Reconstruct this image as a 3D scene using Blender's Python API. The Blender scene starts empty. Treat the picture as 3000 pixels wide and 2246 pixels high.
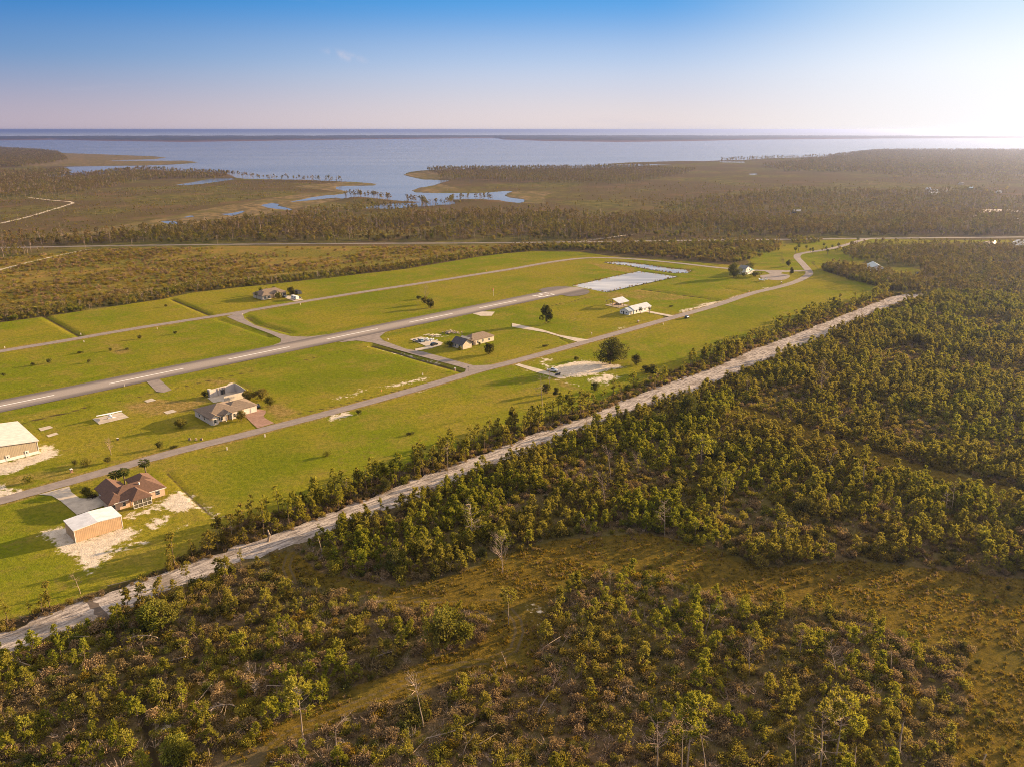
import bpy, math, random
import numpy as np
from mathutils import Vector, Matrix
R = math.radians
rnd = random.Random(7)
rng = np.random.default_rng(11)
S = bpy.context.scene
COL = S.collection

# ------------------------------------------------------------------ camera, sky, sun, exposure
CAM_H, FPX = 120.0, 2310.0
PITCH = math.atan((1123 - 380) / FPX)
cam_data = bpy.data.cameras.new("camera")
cam_data.sensor_width = 36.0
cam_data.lens = 36.0 * FPX / 3000.0
cam_data.clip_start = 1.0
cam_data.clip_end = 200000.0
cam = bpy.data.objects.new("camera", cam_data)
cam.location = (0, 0, CAM_H)
cam.rotation_euler = (R(90) - PITCH, 0, 0)
COL.objects.link(cam)
S.camera = cam

SUN_AZ, SUN_EL = R(61), R(11)          # clockwise from the view direction, above the horizon
world = bpy.data.worlds.new("World")
S.world = world
world.use_nodes = True
wn = world.node_tree
wn.nodes.clear()
sky = wn.nodes.new("ShaderNodeTexSky")
sky.sky_type = 'NISHITA'
sky.sun_disc = False
sky.sun_elevation = SUN_EL
sky.sun_rotation = SUN_AZ
sky.altitude = 0
sky.air_density = 1.0
sky.dust_density = 2.0
sky.ozone_density = 3.0
HAZE = 6.5e-5
EXPO = 1.9
# the evening sky: the Nishita sky, warmed and cleared towards the colours of this evening by height and by nearness to the sun; overhead it is added fill
def wmath(op, a, b=0.0, clamp=False):
    x = wn.nodes.new("ShaderNodeMath"); x.operation = op; x.use_clamp = clamp
    for i, v in enumerate((a, b)):
        if isinstance(v, bpy.types.NodeSocket): wn.links.new(v, x.inputs[i])
        else: x.inputs[i].default_value = v
    return x.outputs[0]
def wmix(f, a, b):
    x = wn.nodes.new("ShaderNodeMix"); x.data_type = 'RGBA'
    if isinstance(f, bpy.types.NodeSocket): wn.links.new(f, x.inputs[0])
    else: x.inputs[0].default_value = f
    for i, v in ((6, a), (7, b)):
        if isinstance(v, bpy.types.NodeSocket): wn.links.new(v, x.inputs[i])
        else: x.inputs[i].default_value = (*v, 1)
    return x.outputs[2]
def wstep(v, a, b):
    x = wn.nodes.new("ShaderNodeMapRange"); x.interpolation_type = 'SMOOTHSTEP'
    wn.links.new(v, x.inputs[0]); x.inputs[1].default_value = a; x.inputs[2].default_value = b
    return x.outputs[0]
wc = wn.nodes.new("ShaderNodeTexCoord"); wx = wn.nodes.new("ShaderNodeSeparateXYZ"); wn.links.new(wc.outputs['Generated'], wx.inputs[0])
near_sun = wmath('ADD', wmath('MULTIPLY', wx.outputs[0], math.sin(SUN_AZ)), wmath('MULTIPLY', wx.outputs[1], math.cos(SUN_AZ)))
el = wx.outputs[2]
S3 = 10.0 / 2 ** EXPO                       # display value -> background colour at strength 0.1 and this exposure
def D(r, g, b): return tuple(c * S3 for c in (r, g, b))
s_l, s_r = wstep(near_sun, -.15, .62), wstep(near_sun, .60, .95)
hor = wmix(s_r, wmix(s_l, D(.50, .42, .50), D(.82, .72, .72)), D(1.06, 1.05, 1.06))
mid = wmix(s_r, wmix(s_l, D(.17, .31, .56), D(.52, .64, .84)), D(1.06, 1.09, 1.12))
top = wmix(s_r, wmix(s_l, D(.012, .20, .58), D(.08, .36, .80)), D(.72, .90, 1.05))
high = wmix(wstep(near_sun, -.2, .9), D(.82, .77, .74), D(1.50, 1.28, 1.10))  # unseen upper dome, made brighter and less blue to fill the shadows below
g = wmix(wstep(el, .0, .085), hor, mid)
g = wmix(wstep(el, .055, .150), g, top)
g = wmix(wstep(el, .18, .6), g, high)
# thin cirrus
cn = wn.nodes.new("ShaderNodeTexNoise"); cn.inputs['Scale'].default_value = 3.2; cn.inputs['Detail'].default_value = 6; cn.inputs['Roughness'].default_value = .62
cm = wn.nodes.new("ShaderNodeMapping"); cm.inputs['Scale'].default_value = (1.0, 1.0, 7.0); cm.inputs['Location'].default_value = (1.7, .4, .2)
wn.links.new(wc.outputs['Generated'], cm.inputs[0]); wn.links.new(cm.outputs[0], cn.inputs['Vector'])
g = wmix(wmath('MULTIPLY', wstep(cn.outputs['Fac'], .60, .84), wmath('MULTIPLY', wstep(el, .19, .03), .45)), g, D(.62, .60, .70))
# one small wisp left of the middle
wu = wmath('DIVIDE', wx.outputs[0], wx.outputs[1]); we = wmath('DIVIDE', wx.outputs[2], wx.outputs[1])
du = wmath('MULTIPLY', wmath('ADD', wu, .1966), 30.0); de = wmath('MULTIPLY', wmath('ADD', wmath('ADD', we, -.0825), wmath('MULTIPLY', wmath('ADD', wu, .1966), .22)), 120.0)
wd = wmath('SQRT', wmath('ADD', wmath('MULTIPLY', du, du), wmath('MULTIPLY', de, de)))
c2 = wn.nodes.new("ShaderNodeTexNoise"); c2.inputs['Scale'].default_value = 60; c2.inputs['Detail'].default_value = 5
wn.links.new(wc.outputs['Generated'], c2.inputs['Vector'])
g = wmix(wmath('MULTIPLY', wmath('MULTIPLY', wmath('MULTIPLY', wmath('SUBTRACT', 1.0, wstep(wd, .0, 1.0)), wstep(c2.outputs['Fac'], .35, .65)), .5), wmath('GREATER_THAN', wx.outputs[1], 0.0)), g, D(.75, .66, .72))
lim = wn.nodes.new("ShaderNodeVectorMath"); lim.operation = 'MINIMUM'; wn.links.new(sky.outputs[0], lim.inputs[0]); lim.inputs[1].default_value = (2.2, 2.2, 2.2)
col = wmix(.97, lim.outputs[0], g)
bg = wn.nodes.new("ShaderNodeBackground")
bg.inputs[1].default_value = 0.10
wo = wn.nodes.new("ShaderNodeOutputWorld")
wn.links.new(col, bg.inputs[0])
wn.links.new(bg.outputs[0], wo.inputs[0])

sun_data = bpy.data.lights.new("sun", 'SUN')
sun_data.energy = 4.6
sun_data.angle = R(0.5)
sun_data.color = (1.0, 0.71, 0.39)
sun = bpy.data.objects.new("sun", sun_data)
to_sun = Vector((math.sin(SUN_AZ) * math.cos(SUN_EL), math.cos(SUN_AZ) * math.cos(SUN_EL), math.sin(SUN_EL)))
sun.rotation_euler = to_sun.to_track_quat('Z', 'Y').to_euler()
sun.location = (300, 200, 300)
COL.objects.link(sun)

S.render.engine = 'CYCLES'
S.view_settings.view_transform = 'Standard'
S.view_settings.look = 'None'
S.view_settings.gamma = 1.0
S.view_settings.exposure = EXPO
S.cycles.max_bounces = 5
S.cycles.diffuse_bounces = 2
S.cycles.glossy_bounces = 2
S.cycles.transmission_bounces = 3
S.cycles.transparent_max_bounces = 4
S.cycles.volume_bounces = 0
S.cycles.use_denoising = True
S.cycles.denoising_prefilter = 'NONE'
S.cycles.filter_width = 0.95

# ------------------------------------------------------------------ photo pixel -> ground point
def ray(px, py):
    dx = (px - 1500) / FPX
    dy = -(py - 1123) / FPX
    return (dx, math.cos(PITCH) + dy * math.sin(PITCH), -math.sin(PITCH) + dy * math.cos(PITCH))

def G(px, py, z=0.0):
    d = ray(px, py)
    t = (z - CAM_H) / d[2]
    return (d[0] * t, d[1] * t)

def GP(pts):
    return [G(x, y) for x, y in pts]

def ZM(x0, y0, s):
    return lambda *pts: [(x0 + x / s, y0 + y / s) for x, y in pts]

def lean_height(base, top):
    """base and top pixel of an upright thing -> ground x, y, height, sideways lean"""
    bx, by = G(*base)
    d = ray(*top)
    t = by / d[1]
    return bx, by, CAM_H + d[2] * t, d[0] * t - bx

AX = R(45.5)                       # the runway's bearing
U = (math.sin(AX), math.cos(AX))
V = (-math.cos(AX), math.sin(AX))
ROT = R(90) - AX

# ------------------------------------------------------------------ small helpers
def tag(o, label=None, cat=None, group=None, kind=None):
    if label: o['label'] = label
    if cat: o['category'] = cat
    if group: o['group'] = group
    if kind: o['kind'] = kind
    return o

def thing(name, label, cat, loc=(0, 0, 0), rz=0.0, group=None, scale=1.0):
    o = bpy.data.objects.new(name, None)
    o.empty_display_size = 0.5
    o.location = loc
    o.rotation_euler = (0, 0, rz)
    o.scale = (scale, scale, scale)
    COL.objects.link(o)
    return tag(o, label, cat, group)

class MB:
    """collects faces, built as one mesh object"""
    def __init__(s):
        s.v, s.f, s.t = [], [], []
    def poly(s, pts, tone=1.0):
        n = len(s.v)
        s.v.extend([tuple(p) for p in pts])
        s.f.append(tuple(range(n, n + len(pts))))
        s.t.append(tone)
    def box(s, x0, x1, y0, y1, z0, z1):
        n = len(s.v)
        s.v.extend([(x0, y0, z0), (x1, y0, z0), (x1, y1, z0), (x0, y1, z0), (x0, y0, z1), (x1, y0, z1), (x1, y1, z1), (x0, y1, z1)])
        for q in ((3, 2, 1, 0), (4, 5, 6, 7), (0, 1, 5, 4), (1, 2, 6, 5), (2, 3, 7, 6), (3, 0, 4, 7)):
            s.f.append(tuple(n + i for i in q)); s.t.append(1.0)
        return s
    def prism(s, pts, y0, y1):
        """outline in x,z pushed along y"""
        a = [(x, y0, z) for x, z in pts]; b = [(x, y1, z) for x, z in pts]
        s.solid(a, b); return s
    def prismx(s, pts, x0, x1):
        a = [(x0, y, z) for y, z in pts]; b = [(x1, y, z) for y, z in pts]
        s.solid(a, b); return s
    def prismz(s, pts, z0, z1):
        a = [(x, y, z0) for x, y in pts]; b = [(x, y, z1) for x, y in pts]
        s.solid(a, b); return s
    def solid(s, a, b):
        n = len(s.v); k = len(a)
        s.v.extend(a); s.v.extend(b)
        s.f.append(tuple(n + i for i in range(k))[::-1]); s.t.append(1.0)
        s.f.append(tuple(n + k + i for i in range(k))); s.t.append(1.0)
        for i in range(k):
            j = (i + 1) % k
            s.f.append((n + i, n + j, n + k + j, n + k + i)); s.t.append(1.0)
    def tube(s, pts, rad, n=6, tone=1.0):
        """pts: 3-D points, rad: one radius each"""
        pts = [Vector(p) for p in pts]
        base = len(s.v)
        for i, p in enumerate(pts):
            d = (pts[min(i + 1, len(pts) - 1)] - pts[max(i - 1, 0)])
            d = d.normalized() if d.length > 1e-6 else Vector((0, 0, 1))
            a = d.orthogonal().normalized(); b = d.cross(a)
            for k in range(n):
                w = 2 * math.pi * k / n
                s.v.append(tuple(p + (a * math.cos(w) + b * math.sin(w)) * rad[i]))
        for i in range(len(pts) - 1):
            for k in range(n):
                k2 = (k + 1) % n
                s.f.append((base + i * n + k, base + i * n + k2, base + (i + 1) * n + k2, base + (i + 1) * n + k)); s.t.append(tone)
        s.f.append(tuple(base + k for k in range(n))[::-1]); s.t.append(tone)
        s.f.append(tuple(base + (len(pts) - 1) * n + k for k in range(n))); s.t.append(tone)
    def blade(s, p, d, w, tone=1.0):
        p = Vector(p); d = Vector(d)
        side = d.cross(Vector((rnd.uniform(-1, 1), rnd.uniform(-1, 1), rnd.uniform(-1, 1))))
        side = side.normalized() * w if side.length > 1e-6 else Vector((w, 0, 0))
        s.poly([p - side * .6, p + side * .6, p + d * .6 + side, p + d, p + d * .55 - side], tone)
    def mesh(s, name, mats):
        me = bpy.data.meshes.new(name)
        me.from_pydata(s.v, [], s.f)
        for m in (mats if isinstance(mats, (list, tuple)) else [mats]):
            me.materials.append(m)
        if any(t != 1.0 for t in s.t):
            at = me.attributes.new("tone", 'FLOAT', 'FACE')
            at.data.foreach_set("value", s.t)
        me.update()
        return me
    def build(s, name, mat, parent=None, label=None):
        o = bpy.data.objects.new(name, s.mesh(name, mat))
        COL.objects.link(o)
        if parent is not None: o.parent = parent
        if label: o['label'] = label
        return o

# ------------------------------------------------------------------ materials
def new_mat(name):
    m = bpy.data.materials.new(name)
    m.use_nodes = True
    nt = m.node_tree
    nt.nodes.clear()
    return m, nt

class NT:
    """terse node building"""
    def __init__(s, nt): s.nt = nt
    def n(s, t, **kw):
        x = s.nt.nodes.new(t)
        for k, v in kw.items():
            if k.startswith('i_'):
                key = k[2:]
                key = int(key) if key.isdigit() else key
                s.set(x.inputs[key], v)
            else:
                setattr(x, k, v)
        return x
    def set(s, sock, v):
        if isinstance(v, bpy.types.NodeSocket): s.nt.links.new(v, sock)
        else: sock.default_value = v
    def math(s, op, a, b=0.0, c=None, clamp=False):
        x = s.n("ShaderNodeMath", operation=op, use_clamp=clamp)
        s.set(x.inputs[0], a); s.set(x.inputs[1], b)
        if c is not None: s.set(x.inputs[2], c)
        return x.outputs[0]
    def mix(s, f, a, b):
        x = s.n("ShaderNodeMix", data_type='RGBA')
        s.set(x.inputs[0], f)
        s.set(x.inputs[6], a if isinstance(a, bpy.types.NodeSocket) else (*a, 1)); s.set(x.inputs[7], b if isinstance(b, bpy.types.NodeSocket) else (*b, 1))
        return x.outputs[2]
    def noise(s, scale, detail=4.0, rough=0.6, vec=None, dist=0.0):
        x = s.n("ShaderNodeTexNoise")
        x.inputs['Scale'].default_value = scale; x.inputs['Detail'].default_value = detail; x.inputs['Roughness'].default_value = rough
        x.inputs['Distortion'].default_value = dist
        if vec is not None: s.nt.links.new(vec, x.inputs['Vector'])
        return x.outputs['Fac']
    def step(s, v, a, b):
        x = s.n("ShaderNodeMapRange", interpolation_type='SMOOTHSTEP')
        s.set(x.inputs[0], v); x.inputs[1].default_value = a; x.inputs[2].default_value = b
        return x.outputs[0]
    def coord(s): return s.n("ShaderNodeTexCoord").outputs['Object']
    def geo(s): return s.n("ShaderNodeNewGeometry").outputs['Position']
    def attr(s, name): return s.n("ShaderNodeAttribute", attribute_name=name).outputs['Fac']
    def scaled(s, vec, sx, sy, sz, rot=0.0):
        x = s.n("ShaderNodeMapping")
        s.nt.links.new(vec, x.inputs[0])
        x.inputs['Scale'].default_value = (sx, sy, sz); x.inputs['Rotation'].default_value = (0, 0, rot)
        return x.outputs[0]
    def out(s, shader):
        o = s.n("ShaderNodeOutputMaterial"); s.nt.links.new(shader, o.inputs[0]); return o

def surf(name, col, rough=0.7, var=0.12, scale=1.5, metal=0.0, spec=0.3, col2=None, ribs=None, stain=None):
    """general surface: a base colour broken up by two noises; ribs = (axis, pitch) pressed-metal ribs"""
    m, nt = new_mat(name); k = NT(nt)
    p = k.coord()
    n1 = k.noise(scale, 5, .65, p); n2 = k.noise(scale * 9, 3, .6, p)
    c2 = col2 or tuple(c * (1 - 2.2 * var) for c in col)
    c1 = tuple(min(1, c * (1 + var)) for c in col)
    f = k.step(k.math('ADD', k.math('MULTIPLY', n1, .65), k.math('MULTIPLY', n2, .35)), .3, .7)
    c = k.mix(f, c2, c1)
    b = k.n("ShaderNodeBsdfPrincipled")
    b.inputs['Roughness'].default_value = rough; b.inputs['Metallic'].default_value = metal
    b.inputs['Specular IOR Level'].default_value = spec
    if ribs:
        w = k.n("ShaderNodeTexWave", wave_type='BANDS', bands_direction=ribs[0])
        nt.links.new(p, w.inputs['Vector']); w.inputs['Scale'].default_value = 0.314 / ribs[1] ; w.inputs['Distortion'].default_value = 0
        bump = k.n("ShaderNodeBump"); bump.inputs['Strength'].default_value = .7; bump.inputs['Distance'].default_value = .05
        nt.links.new(w.outputs['Fac'], bump.inputs['Height']); nt.links.new(bump.outputs[0], b.inputs['Normal'])
        c = k.mix(k.math('MULTIPLY', k.step(w.outputs['Fac'], .0, .35), .22), c, tuple(x * .55 for x in col)) if False else c
    nt.links.new(c, b.inputs['Base Color'])
    k.out(b.outputs[0])
    return m

def leaf_mat(name, ca, cb, cc, trans=0.35):
    """foliage: each plant its own tint, each tuft its own tone, light passing through"""
    m, nt = new_mat(name); k = NT(nt)
    oi = k.n("ShaderNodeObjectInfo").outputs['Random']
    t = k.attr("tone")
    n = k.noise(.035, 2, .5, k.geo())
    c = k.mix(k.step(oi, .15, .85), ca, cb)
    c = k.mix(k.math('MULTIPLY', k.step(n, .44, .58), .8), c, cc)
    n2 = k.noise(.011, 3, .6, k.geo())
    c = k.mix(k.math('MULTIPLY', k.step(n2, .46, .60), .45), c, tuple(x * y for x, y in zip(cc, (.95, .78, .95))))
    hs = k.n("ShaderNodeHueSaturation"); nt.links.new(c, hs.inputs['Color'])
    nt.links.new(k.math('MULTIPLY', t, k.math('ADD', k.math('MULTIPLY', k.math('FRACT', k.math('MULTIPLY', oi, 7.31)), .6), 1.12)), hs.inputs['Value'])
    d = k.n("ShaderNodeBsdfDiffuse"); nt.links.new(hs.outputs[0], d.inputs[0])
    tr = k.n("ShaderNodeBsdfTranslucent")
    c2 = k.mix(.5, hs.outputs[0], (cb[0] * 1.5, cb[1] * 1.45, cb[2] * .7)); nt.links.new(c2, tr.inputs[0])
    mx = k.n("ShaderNodeMixShader"); mx.inputs[0].default_value = trans
    nt.links.new(d.outputs[0], mx.inputs[1]); nt.links.new(tr.outputs[0], mx.inputs[2])
    k.out(mx.outputs[0])
    return m

def water_mat(name, col, rough, bump_s, scale, spec=.5, patch=.0012):
    m, nt = new_mat(name); k = NT(nt)
    p = k.geo()
    b = k.n("ShaderNodeBsdfPrincipled")
    n0 = k.noise(patch, 4, .6, k.scaled(p, 1, 3.5, 1, R(20)))
    nt.links.new(k.mix(k.step(n0, .38, .62), tuple(c * .8 for c in col), tuple(min(1, c * 1.35) for c in col)), b.inputs['Base Color'])
    b.inputs['Roughness'].default_value = rough; b.inputs['IOR'].default_value = 1.33
    n = k.noise(scale, 4, .6, k.scaled(p, 1, .45, 1, R(-30)))
    n2 = k.noise(scale * .12, 3, .6, p)
    b.inputs['Specular IOR Level'].default_value = spec
    cal = k.noise(patch * 2.9, 4, .6, k.scaled(p, .35, 2.2, 1, R(-25)))
    bp = k.n("ShaderNodeBump"); bp.inputs['Distance'].default_value = .5; nt.links.new(k.math('MULTIPLY', k.math('ADD', k.step(cal, .40, .60), .25), bump_s), bp.inputs['Strength'])
    nt.links.new(k.math('ADD', n, k.math('MULTIPLY', n2, 2.5)), bp.inputs['Height']); nt.links.new(bp.outputs[0], b.inputs['Normal'])
    k.out(b.outputs[0])
    return m

M = {}
M['pine'] = leaf_mat('pine_needles', (.140, .148, .017), (.205, .195, .024), (.185, .150, .034), .42)
M['pine_far'] = leaf_mat('pine_needles_dull', (.11, .105, .024), (.165, .14, .033), (.15, .105, .042), .35)
M['broad'] = leaf_mat('broad_leaves', (.095, .105, .015), (.150, .145, .023), (.135, .112, .028), .35)
M['dark'] = leaf_mat('dark_leaves', (.052, .058, .014), (.08, .08, .02), (.07, .064, .02), .3)
M['brush'] = leaf_mat('dry_brush', (.16, .112, .066), (.21, .145, .080), (.125, .095, .045), .3)
M['twig'] = leaf_mat('grey_twigs', (.27, .205, .16), (.34, .26, .20), (.22, .165, .12), .1)
M['grass'] = leaf_mat('tall_grass', (.135, .092, .014), (.18, .118, .017), (.095, .078, .014), .4)
M['green_brush'] = leaf_mat('green_brush', (.14, .13, .02), (.20, .17, .027), (.165, .12, .033), .4)
M['palm'] = leaf_mat('palm_fronds', (.05, .065, .015), (.075, .085, .02), (.06, .065, .018), .25)
M['bark'] = surf('bark', (.17, .115, .075), .9, .2, 2.0)
M['deadwood'] = surf('dead_wood', (.34, .255, .18), .9, .2, 2.0)
M['palmbark'] = surf('palm_bark', (.17, .13, .10), .9, .2, 4.0)
# ------------------------------------------------------------------ the ground: one sheet on a polar grid
NA, NR = 760, 820
A0, A1 = R(-47), R(47)
R0, R1 = 88.0, 8200.0
ang = np.linspace(A0, A1, NA)
rad = R0 * (R1 / R0) ** (np.linspace(0, 1, NR) ** 1.0)
TH, RR = np.meshgrid(ang, rad)
GX = (np.sin(TH) * RR).ravel(); GY = (np.cos(TH) * RR).ravel()

def ribbon(pts, w):
    """smooth centre line -> outline of a strip w metres wide"""
    p = np.asarray(pts, float)
    for _ in range(2):                                    # Chaikin
        q = [p[0]]
        for a, b in zip(p[:-1], p[1:]):
            q += [a * .75 + b * .25, a * .25 + b * .75]
        q.append(p[-1]); p = np.array(q)
    d = np.gradient(p, axis=0); n = np.stack([-d[:, 1], d[:, 0]], 1); n /= np.linalg.norm(n, axis=1)[:, None]
    return (p + n * w / 2).tolist() + (p - n * w / 2).tolist()[::-1]

WHEEL = []
def in_poly(poly, x, y):
    p = np.asarray(poly); inside = np.zeros(x.shape, bool)
    x1, y1 = p[:, 0], p[:, 1]; x2, y2 = np.roll(x1, -1), np.roll(y1, -1)
    for a, b, c, d in zip(x1, y1, x2, y2):
        if b == d: continue
        cross = ((b > y) != (d > y))
        xi = (c - a) * (y - b) / (d - b) + a
        inside ^= cross & (x < xi)
    return inside

def seg_dist(pts, x, y, closed=False):
    best = np.full(x.shape, 1e9)
    n = len(pts)
    for i in range(n if closed else n - 1):
        a = pts[i]; b = pts[(i + 1) % n]
        dx, dy = b[0] - a[0], b[1] - a[1]
        L = dx * dx + dy * dy + 1e-12
        t = np.clip(((x - a[0]) * dx + (y - a[1]) * dy) / L, 0, 1)
        best = np.minimum(best, np.hypot(x - a[0] - t * dx, y - a[1] - t * dy))
    return best

def bbox_idx(pts, m):
    p = np.asarray(pts)
    return np.nonzero((GX > p[:, 0].min() - m) & (GX < p[:, 0].max() + m) & (GY > p[:, 1].min() - m) & (GY < p[:, 1].max() + m))[0]

def area_mask(out, pts, soft=3.0, val=1.0):
    """0.5 on the outline, rising inward over soft metres"""
    ix = bbox_idx(pts, soft * 2)
    if not len(ix): return
    x, y = GX[ix], GY[ix]
    ins = in_poly(pts, x, y)
    d = seg_dist(pts, x, y, True)
    m = np.clip(.5 + np.where(ins, d, -d) / (2 * soft), 0, 1) * val
    out[ix] = np.maximum(out[ix], m)

def line_mask(out, pts, w, soft=1.0, val=1.0):
    ix = bbox_idx(pts, w + soft * 2)
    if not len(ix): return
    d = seg_dist(pts, GX[ix], GY[ix])
    m = np.clip(.5 + (w / 2 - d) / (2 * soft), 0, 1) * val
    out[ix] = np.maximum(out[ix], m)

Z1, Z2, Z3 = ZM(0, 340, 2.212), ZM(1000, 340, 2.212), ZM(2000, 340, 2.212)
Q4, Q5, Q6, Q7 = ZM(0, 680, 2.765), ZM(700, 680, 2.765), ZM(1400, 680, 2.765), ZM(2100, 680, 2.458)
B1, B2, B3, B4 = ZM(0, 1080, 2.76), ZM(700, 1080, 2.76), ZM(1450, 1080, 2.76), ZM(2200, 1080, 2.76)
C1, C2, C3, C4 = ZM(0, 1646, 2.76), ZM(700, 1646, 2.76), ZM(1450, 1646, 2.76), ZM(2200, 1646, 2.76)
LOT = ZM(1520, 1000, 5.53)
ZW = ZM(0, 640, 4.424)
ZF = ZM(2650, 520, 6.32)

coast = (Z1((-1400, 205), (-300, 212), (0, 214), (200, 222), (380, 240), (600, 247), (1000, 262), (1080, 271), (1000, 281), (830, 285), (700, 290), (1000, 291),
            (1200, 290), (1290, 300), (1230, 308), (1100, 316), (930, 322), (700, 324), (430, 330), (420, 337), (470, 352), (380, 378), (240, 390), (260, 398), (400, 393), (600, 381), (740, 363),
            (800, 350), (930, 347), (1200, 360), (1400, 366), (1480, 376), (1530, 400), (1600, 408), (1700, 410), (1950, 413), (2212, 424))
         + Z2((100, 428), (230, 440), (215, 450), (60, 452), (-30, 458), (-40, 470), (0, 480), (40, 495), (10, 505), (-50, 512), (-60, 525), (0, 535), (100, 522), (200, 530), (330, 545),
              (420, 552), (520, 557), (470, 563), (300, 568), (160, 588), (160, 598), (300, 601), (420, 592), (560, 583), (640, 575), (700, 574), (732, 566), (720, 542), (800, 538),
              (900, 538), (1020, 545), (1080, 556), (1160, 563), (1190, 552), (1185, 540), (1090, 528), (1060, 515), (1075, 500), (1110, 488), (1060, 486), (960, 495), (880, 500),
              (740, 499), (600, 500), (480, 495), (455, 483), (500, 466), (600, 450), (650, 432), (700, 418), (620, 414), (530, 412), (450, 395), (405, 383), (430, 366), (500, 355),
              (570, 350), (800, 345), (1000, 342), (1300, 340), (1600, 338), (1850, 330), (2000, 320), (2140, 317), (1900, 312), (1730, 317), (1720, 310), (1850, 302), (2050, 296), (2212, 292))
         + Z3((140, 293), (250, 288), (400, 285), (540, 275), (800, 268), (950, 262), (1100, 248), (1215, 232), (1230, 222), (1500, 222), (1800, 223), (2212, 226), (3300, 232)))
LAND = GP(coast) + [(9000, 3000), (9000, -200), (-9000, -200), (-9000, 3500)]
CREEKS = [GP(q) for q in (
    Z1((1140, 447), (1250, 430), (1380, 405), (1500, 404), (1516, 410), (1420, 424), (1300, 440), (1200, 449)),
    Z1((1695, 577), (1760, 565), (1805, 570), (1790, 580), (1870, 599), (1888, 609), (1800, 601), (1740, 593)),
    Z1((1440, 635), (1500, 630), (1580, 614), (1560, 627), (1500, 644)),
    Z1((1050, 683), (1100, 679), (1160, 690), (1130, 702), (1090, 695)),
    Z1((915, 719), (960, 711), (1000, 713), (940, 724)), Z1((750, 746), (790, 738), (780, 750)),
    Z1((1880, 556), (1960, 541), (2030, 526), (2120, 514), (2240, 508), (2240, 522), (2100, 535), (2000, 546)),
    Z1((1190, 657), (1240, 645), (1250, 650)),
    Z3((435, 375), (480, 374), (480, 379), (440, 380)), Z3((240, 296), (400, 297), (400, 302), (260, 301)))]
POND = GP([(1682, 835.5), (1740, 823), (1800, 809), (1870, 795), (1925, 802), (1979, 810), (1900, 827), (1840, 840), (1776, 854), (1730, 845)])
POND2 = GP([(1772, 768), (1812, 766.5), (1860, 771), (1906, 777), (1960, 785), (2022, 791), (2011, 798), (1975, 799), (1942, 794.5), (1900, 788), (1870, 782.5), (1830, 776), (1798, 773)])
POND3 = GP(ZF((1990, 1190), (2080, 1150), (2260, 1140), (2400, 1160), (2400, 1290), (2150, 1290), (2040, 1240)))

gz = -np.abs(np.sin(GX * .061 + np.cos(GY * .043) * 2) * np.sin(GY * .052 + np.sin(GX * .031) * 2)) * .12
land = in_poly(LAND, GX, GY)
coastd = np.full(GX.shape, 1e9)
far = np.nonzero(GY > 900)[0]
coastd[far] = seg_dist(GP(coast), GX[far], GY[far])
wet_depth = np.where(land, 0, -np.clip(coastd * .12, .9, 3.0))
for c in CREEKS + [POND, POND2, POND3]:
    ix = bbox_idx(c, 12)
    ins = in_poly(c, GX[ix], GY[ix]); d = seg_dist(c, GX[ix], GY[ix], True)
    wet_depth[ix] = np.minimum(wet_depth[ix], np.where(ins, -np.clip(.8 + d * .3, .8, 2.0), np.minimum(0, -.8 + d * .25)))
A = {n: np.zeros(GX.shape) for n in ('lawn', 'sand', 'marsh', 'gold', 'sedge', 'wet', 'dirt', 'dry', 'lush')}

LAWN_TOP = [(-400, 990), (-100, 955), (0, 945), (130, 928), (250, 910), (480, 876), (560, 858), (700, 842), (850, 827), (1000, 810), (1190, 788), (1400, 753), (1480, 743), (1560, 736),
            (1700, 738), (1800, 752), (2000, 765), (2150, 778), (2300, 772), (2290, 730), (2310, 714), (2400, 704), (2530, 700), (2760, 704), (3100, 702), (3100, 709), (2760, 712), (2560, 716), (2480, 740), (2420, 757),
            (2375, 768), (2395, 788), (2450, 806), (2560, 836), (2600, 852)]
LAWN_BOT = [(2590, 862), (2500, 885), (2400, 916), (2330, 943), (2200, 998), (2100, 1038), (2000, 1078), (1900, 1110), (1780, 1165), (1690, 1200), (1600, 1225), (1450, 1270),
            (1300, 1330), (1150, 1385), (1000, 1440), (850, 1490), (700, 1530), (640, 1565), (560, 1622), (450, 1682), (300, 1742), (150, 1778), (-100, 1855), (-300, 1925)]
LAWN = GP(LAWN_TOP + LAWN_BOT)
TRACK_UP = [(-250, 1960), (0, 1854), (145, 1794), (254, 1755), (362, 1718), (507, 1668), (562, 1646), (700, 1596), (809, 1562), (925, 1518), (1109, 1446), (1171, 1422), (1352, 1350), (1500, 1299),
            (1559, 1272), (1722, 1218), (1885, 1149), (1968, 1118), (2100, 1072), (2198, 1026), (2328, 981), (2466, 924), (2608, 871), (2661, 860), (2710, 862)]
TRACK_LO = [(2702, 867), (2640, 886), (2507, 940), (2385, 1000), (2255, 1052), (2173, 1088), (2060, 1135), (1930, 1180), (1830, 1212), (1725, 1252), (1595, 1300), (1500, 1342), (1400, 1378), (1294, 1425), (1243, 1450), (1167, 1484),
            (1062, 1512), (1001, 1535), (874, 1590), (783, 1618), (700, 1646), (616, 1678), (543, 1708), (435, 1752), (362, 1786), (275, 1816), (232, 1834), (109, 1882), (0, 1925), (-250, 2030)]
TRACK = GP(TRACK_UP + TRACK_LO)
STRIP = GP(LAWN_BOT + TRACK_UP)
area_mask(A['lawn'], LAWN, 2.5)
area_mask(A['lawn'], GP([(2140, 745), (2180, 728), (2310, 703), (2305, 778), (2200, 775)]), 8, .62)
area_mask(A['lawn'], GP([(2385, 772), (2395, 748), (2470, 742), (2550, 752), (2520, 775), (2480, 792), (2400, 790)]), 4)
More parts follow.
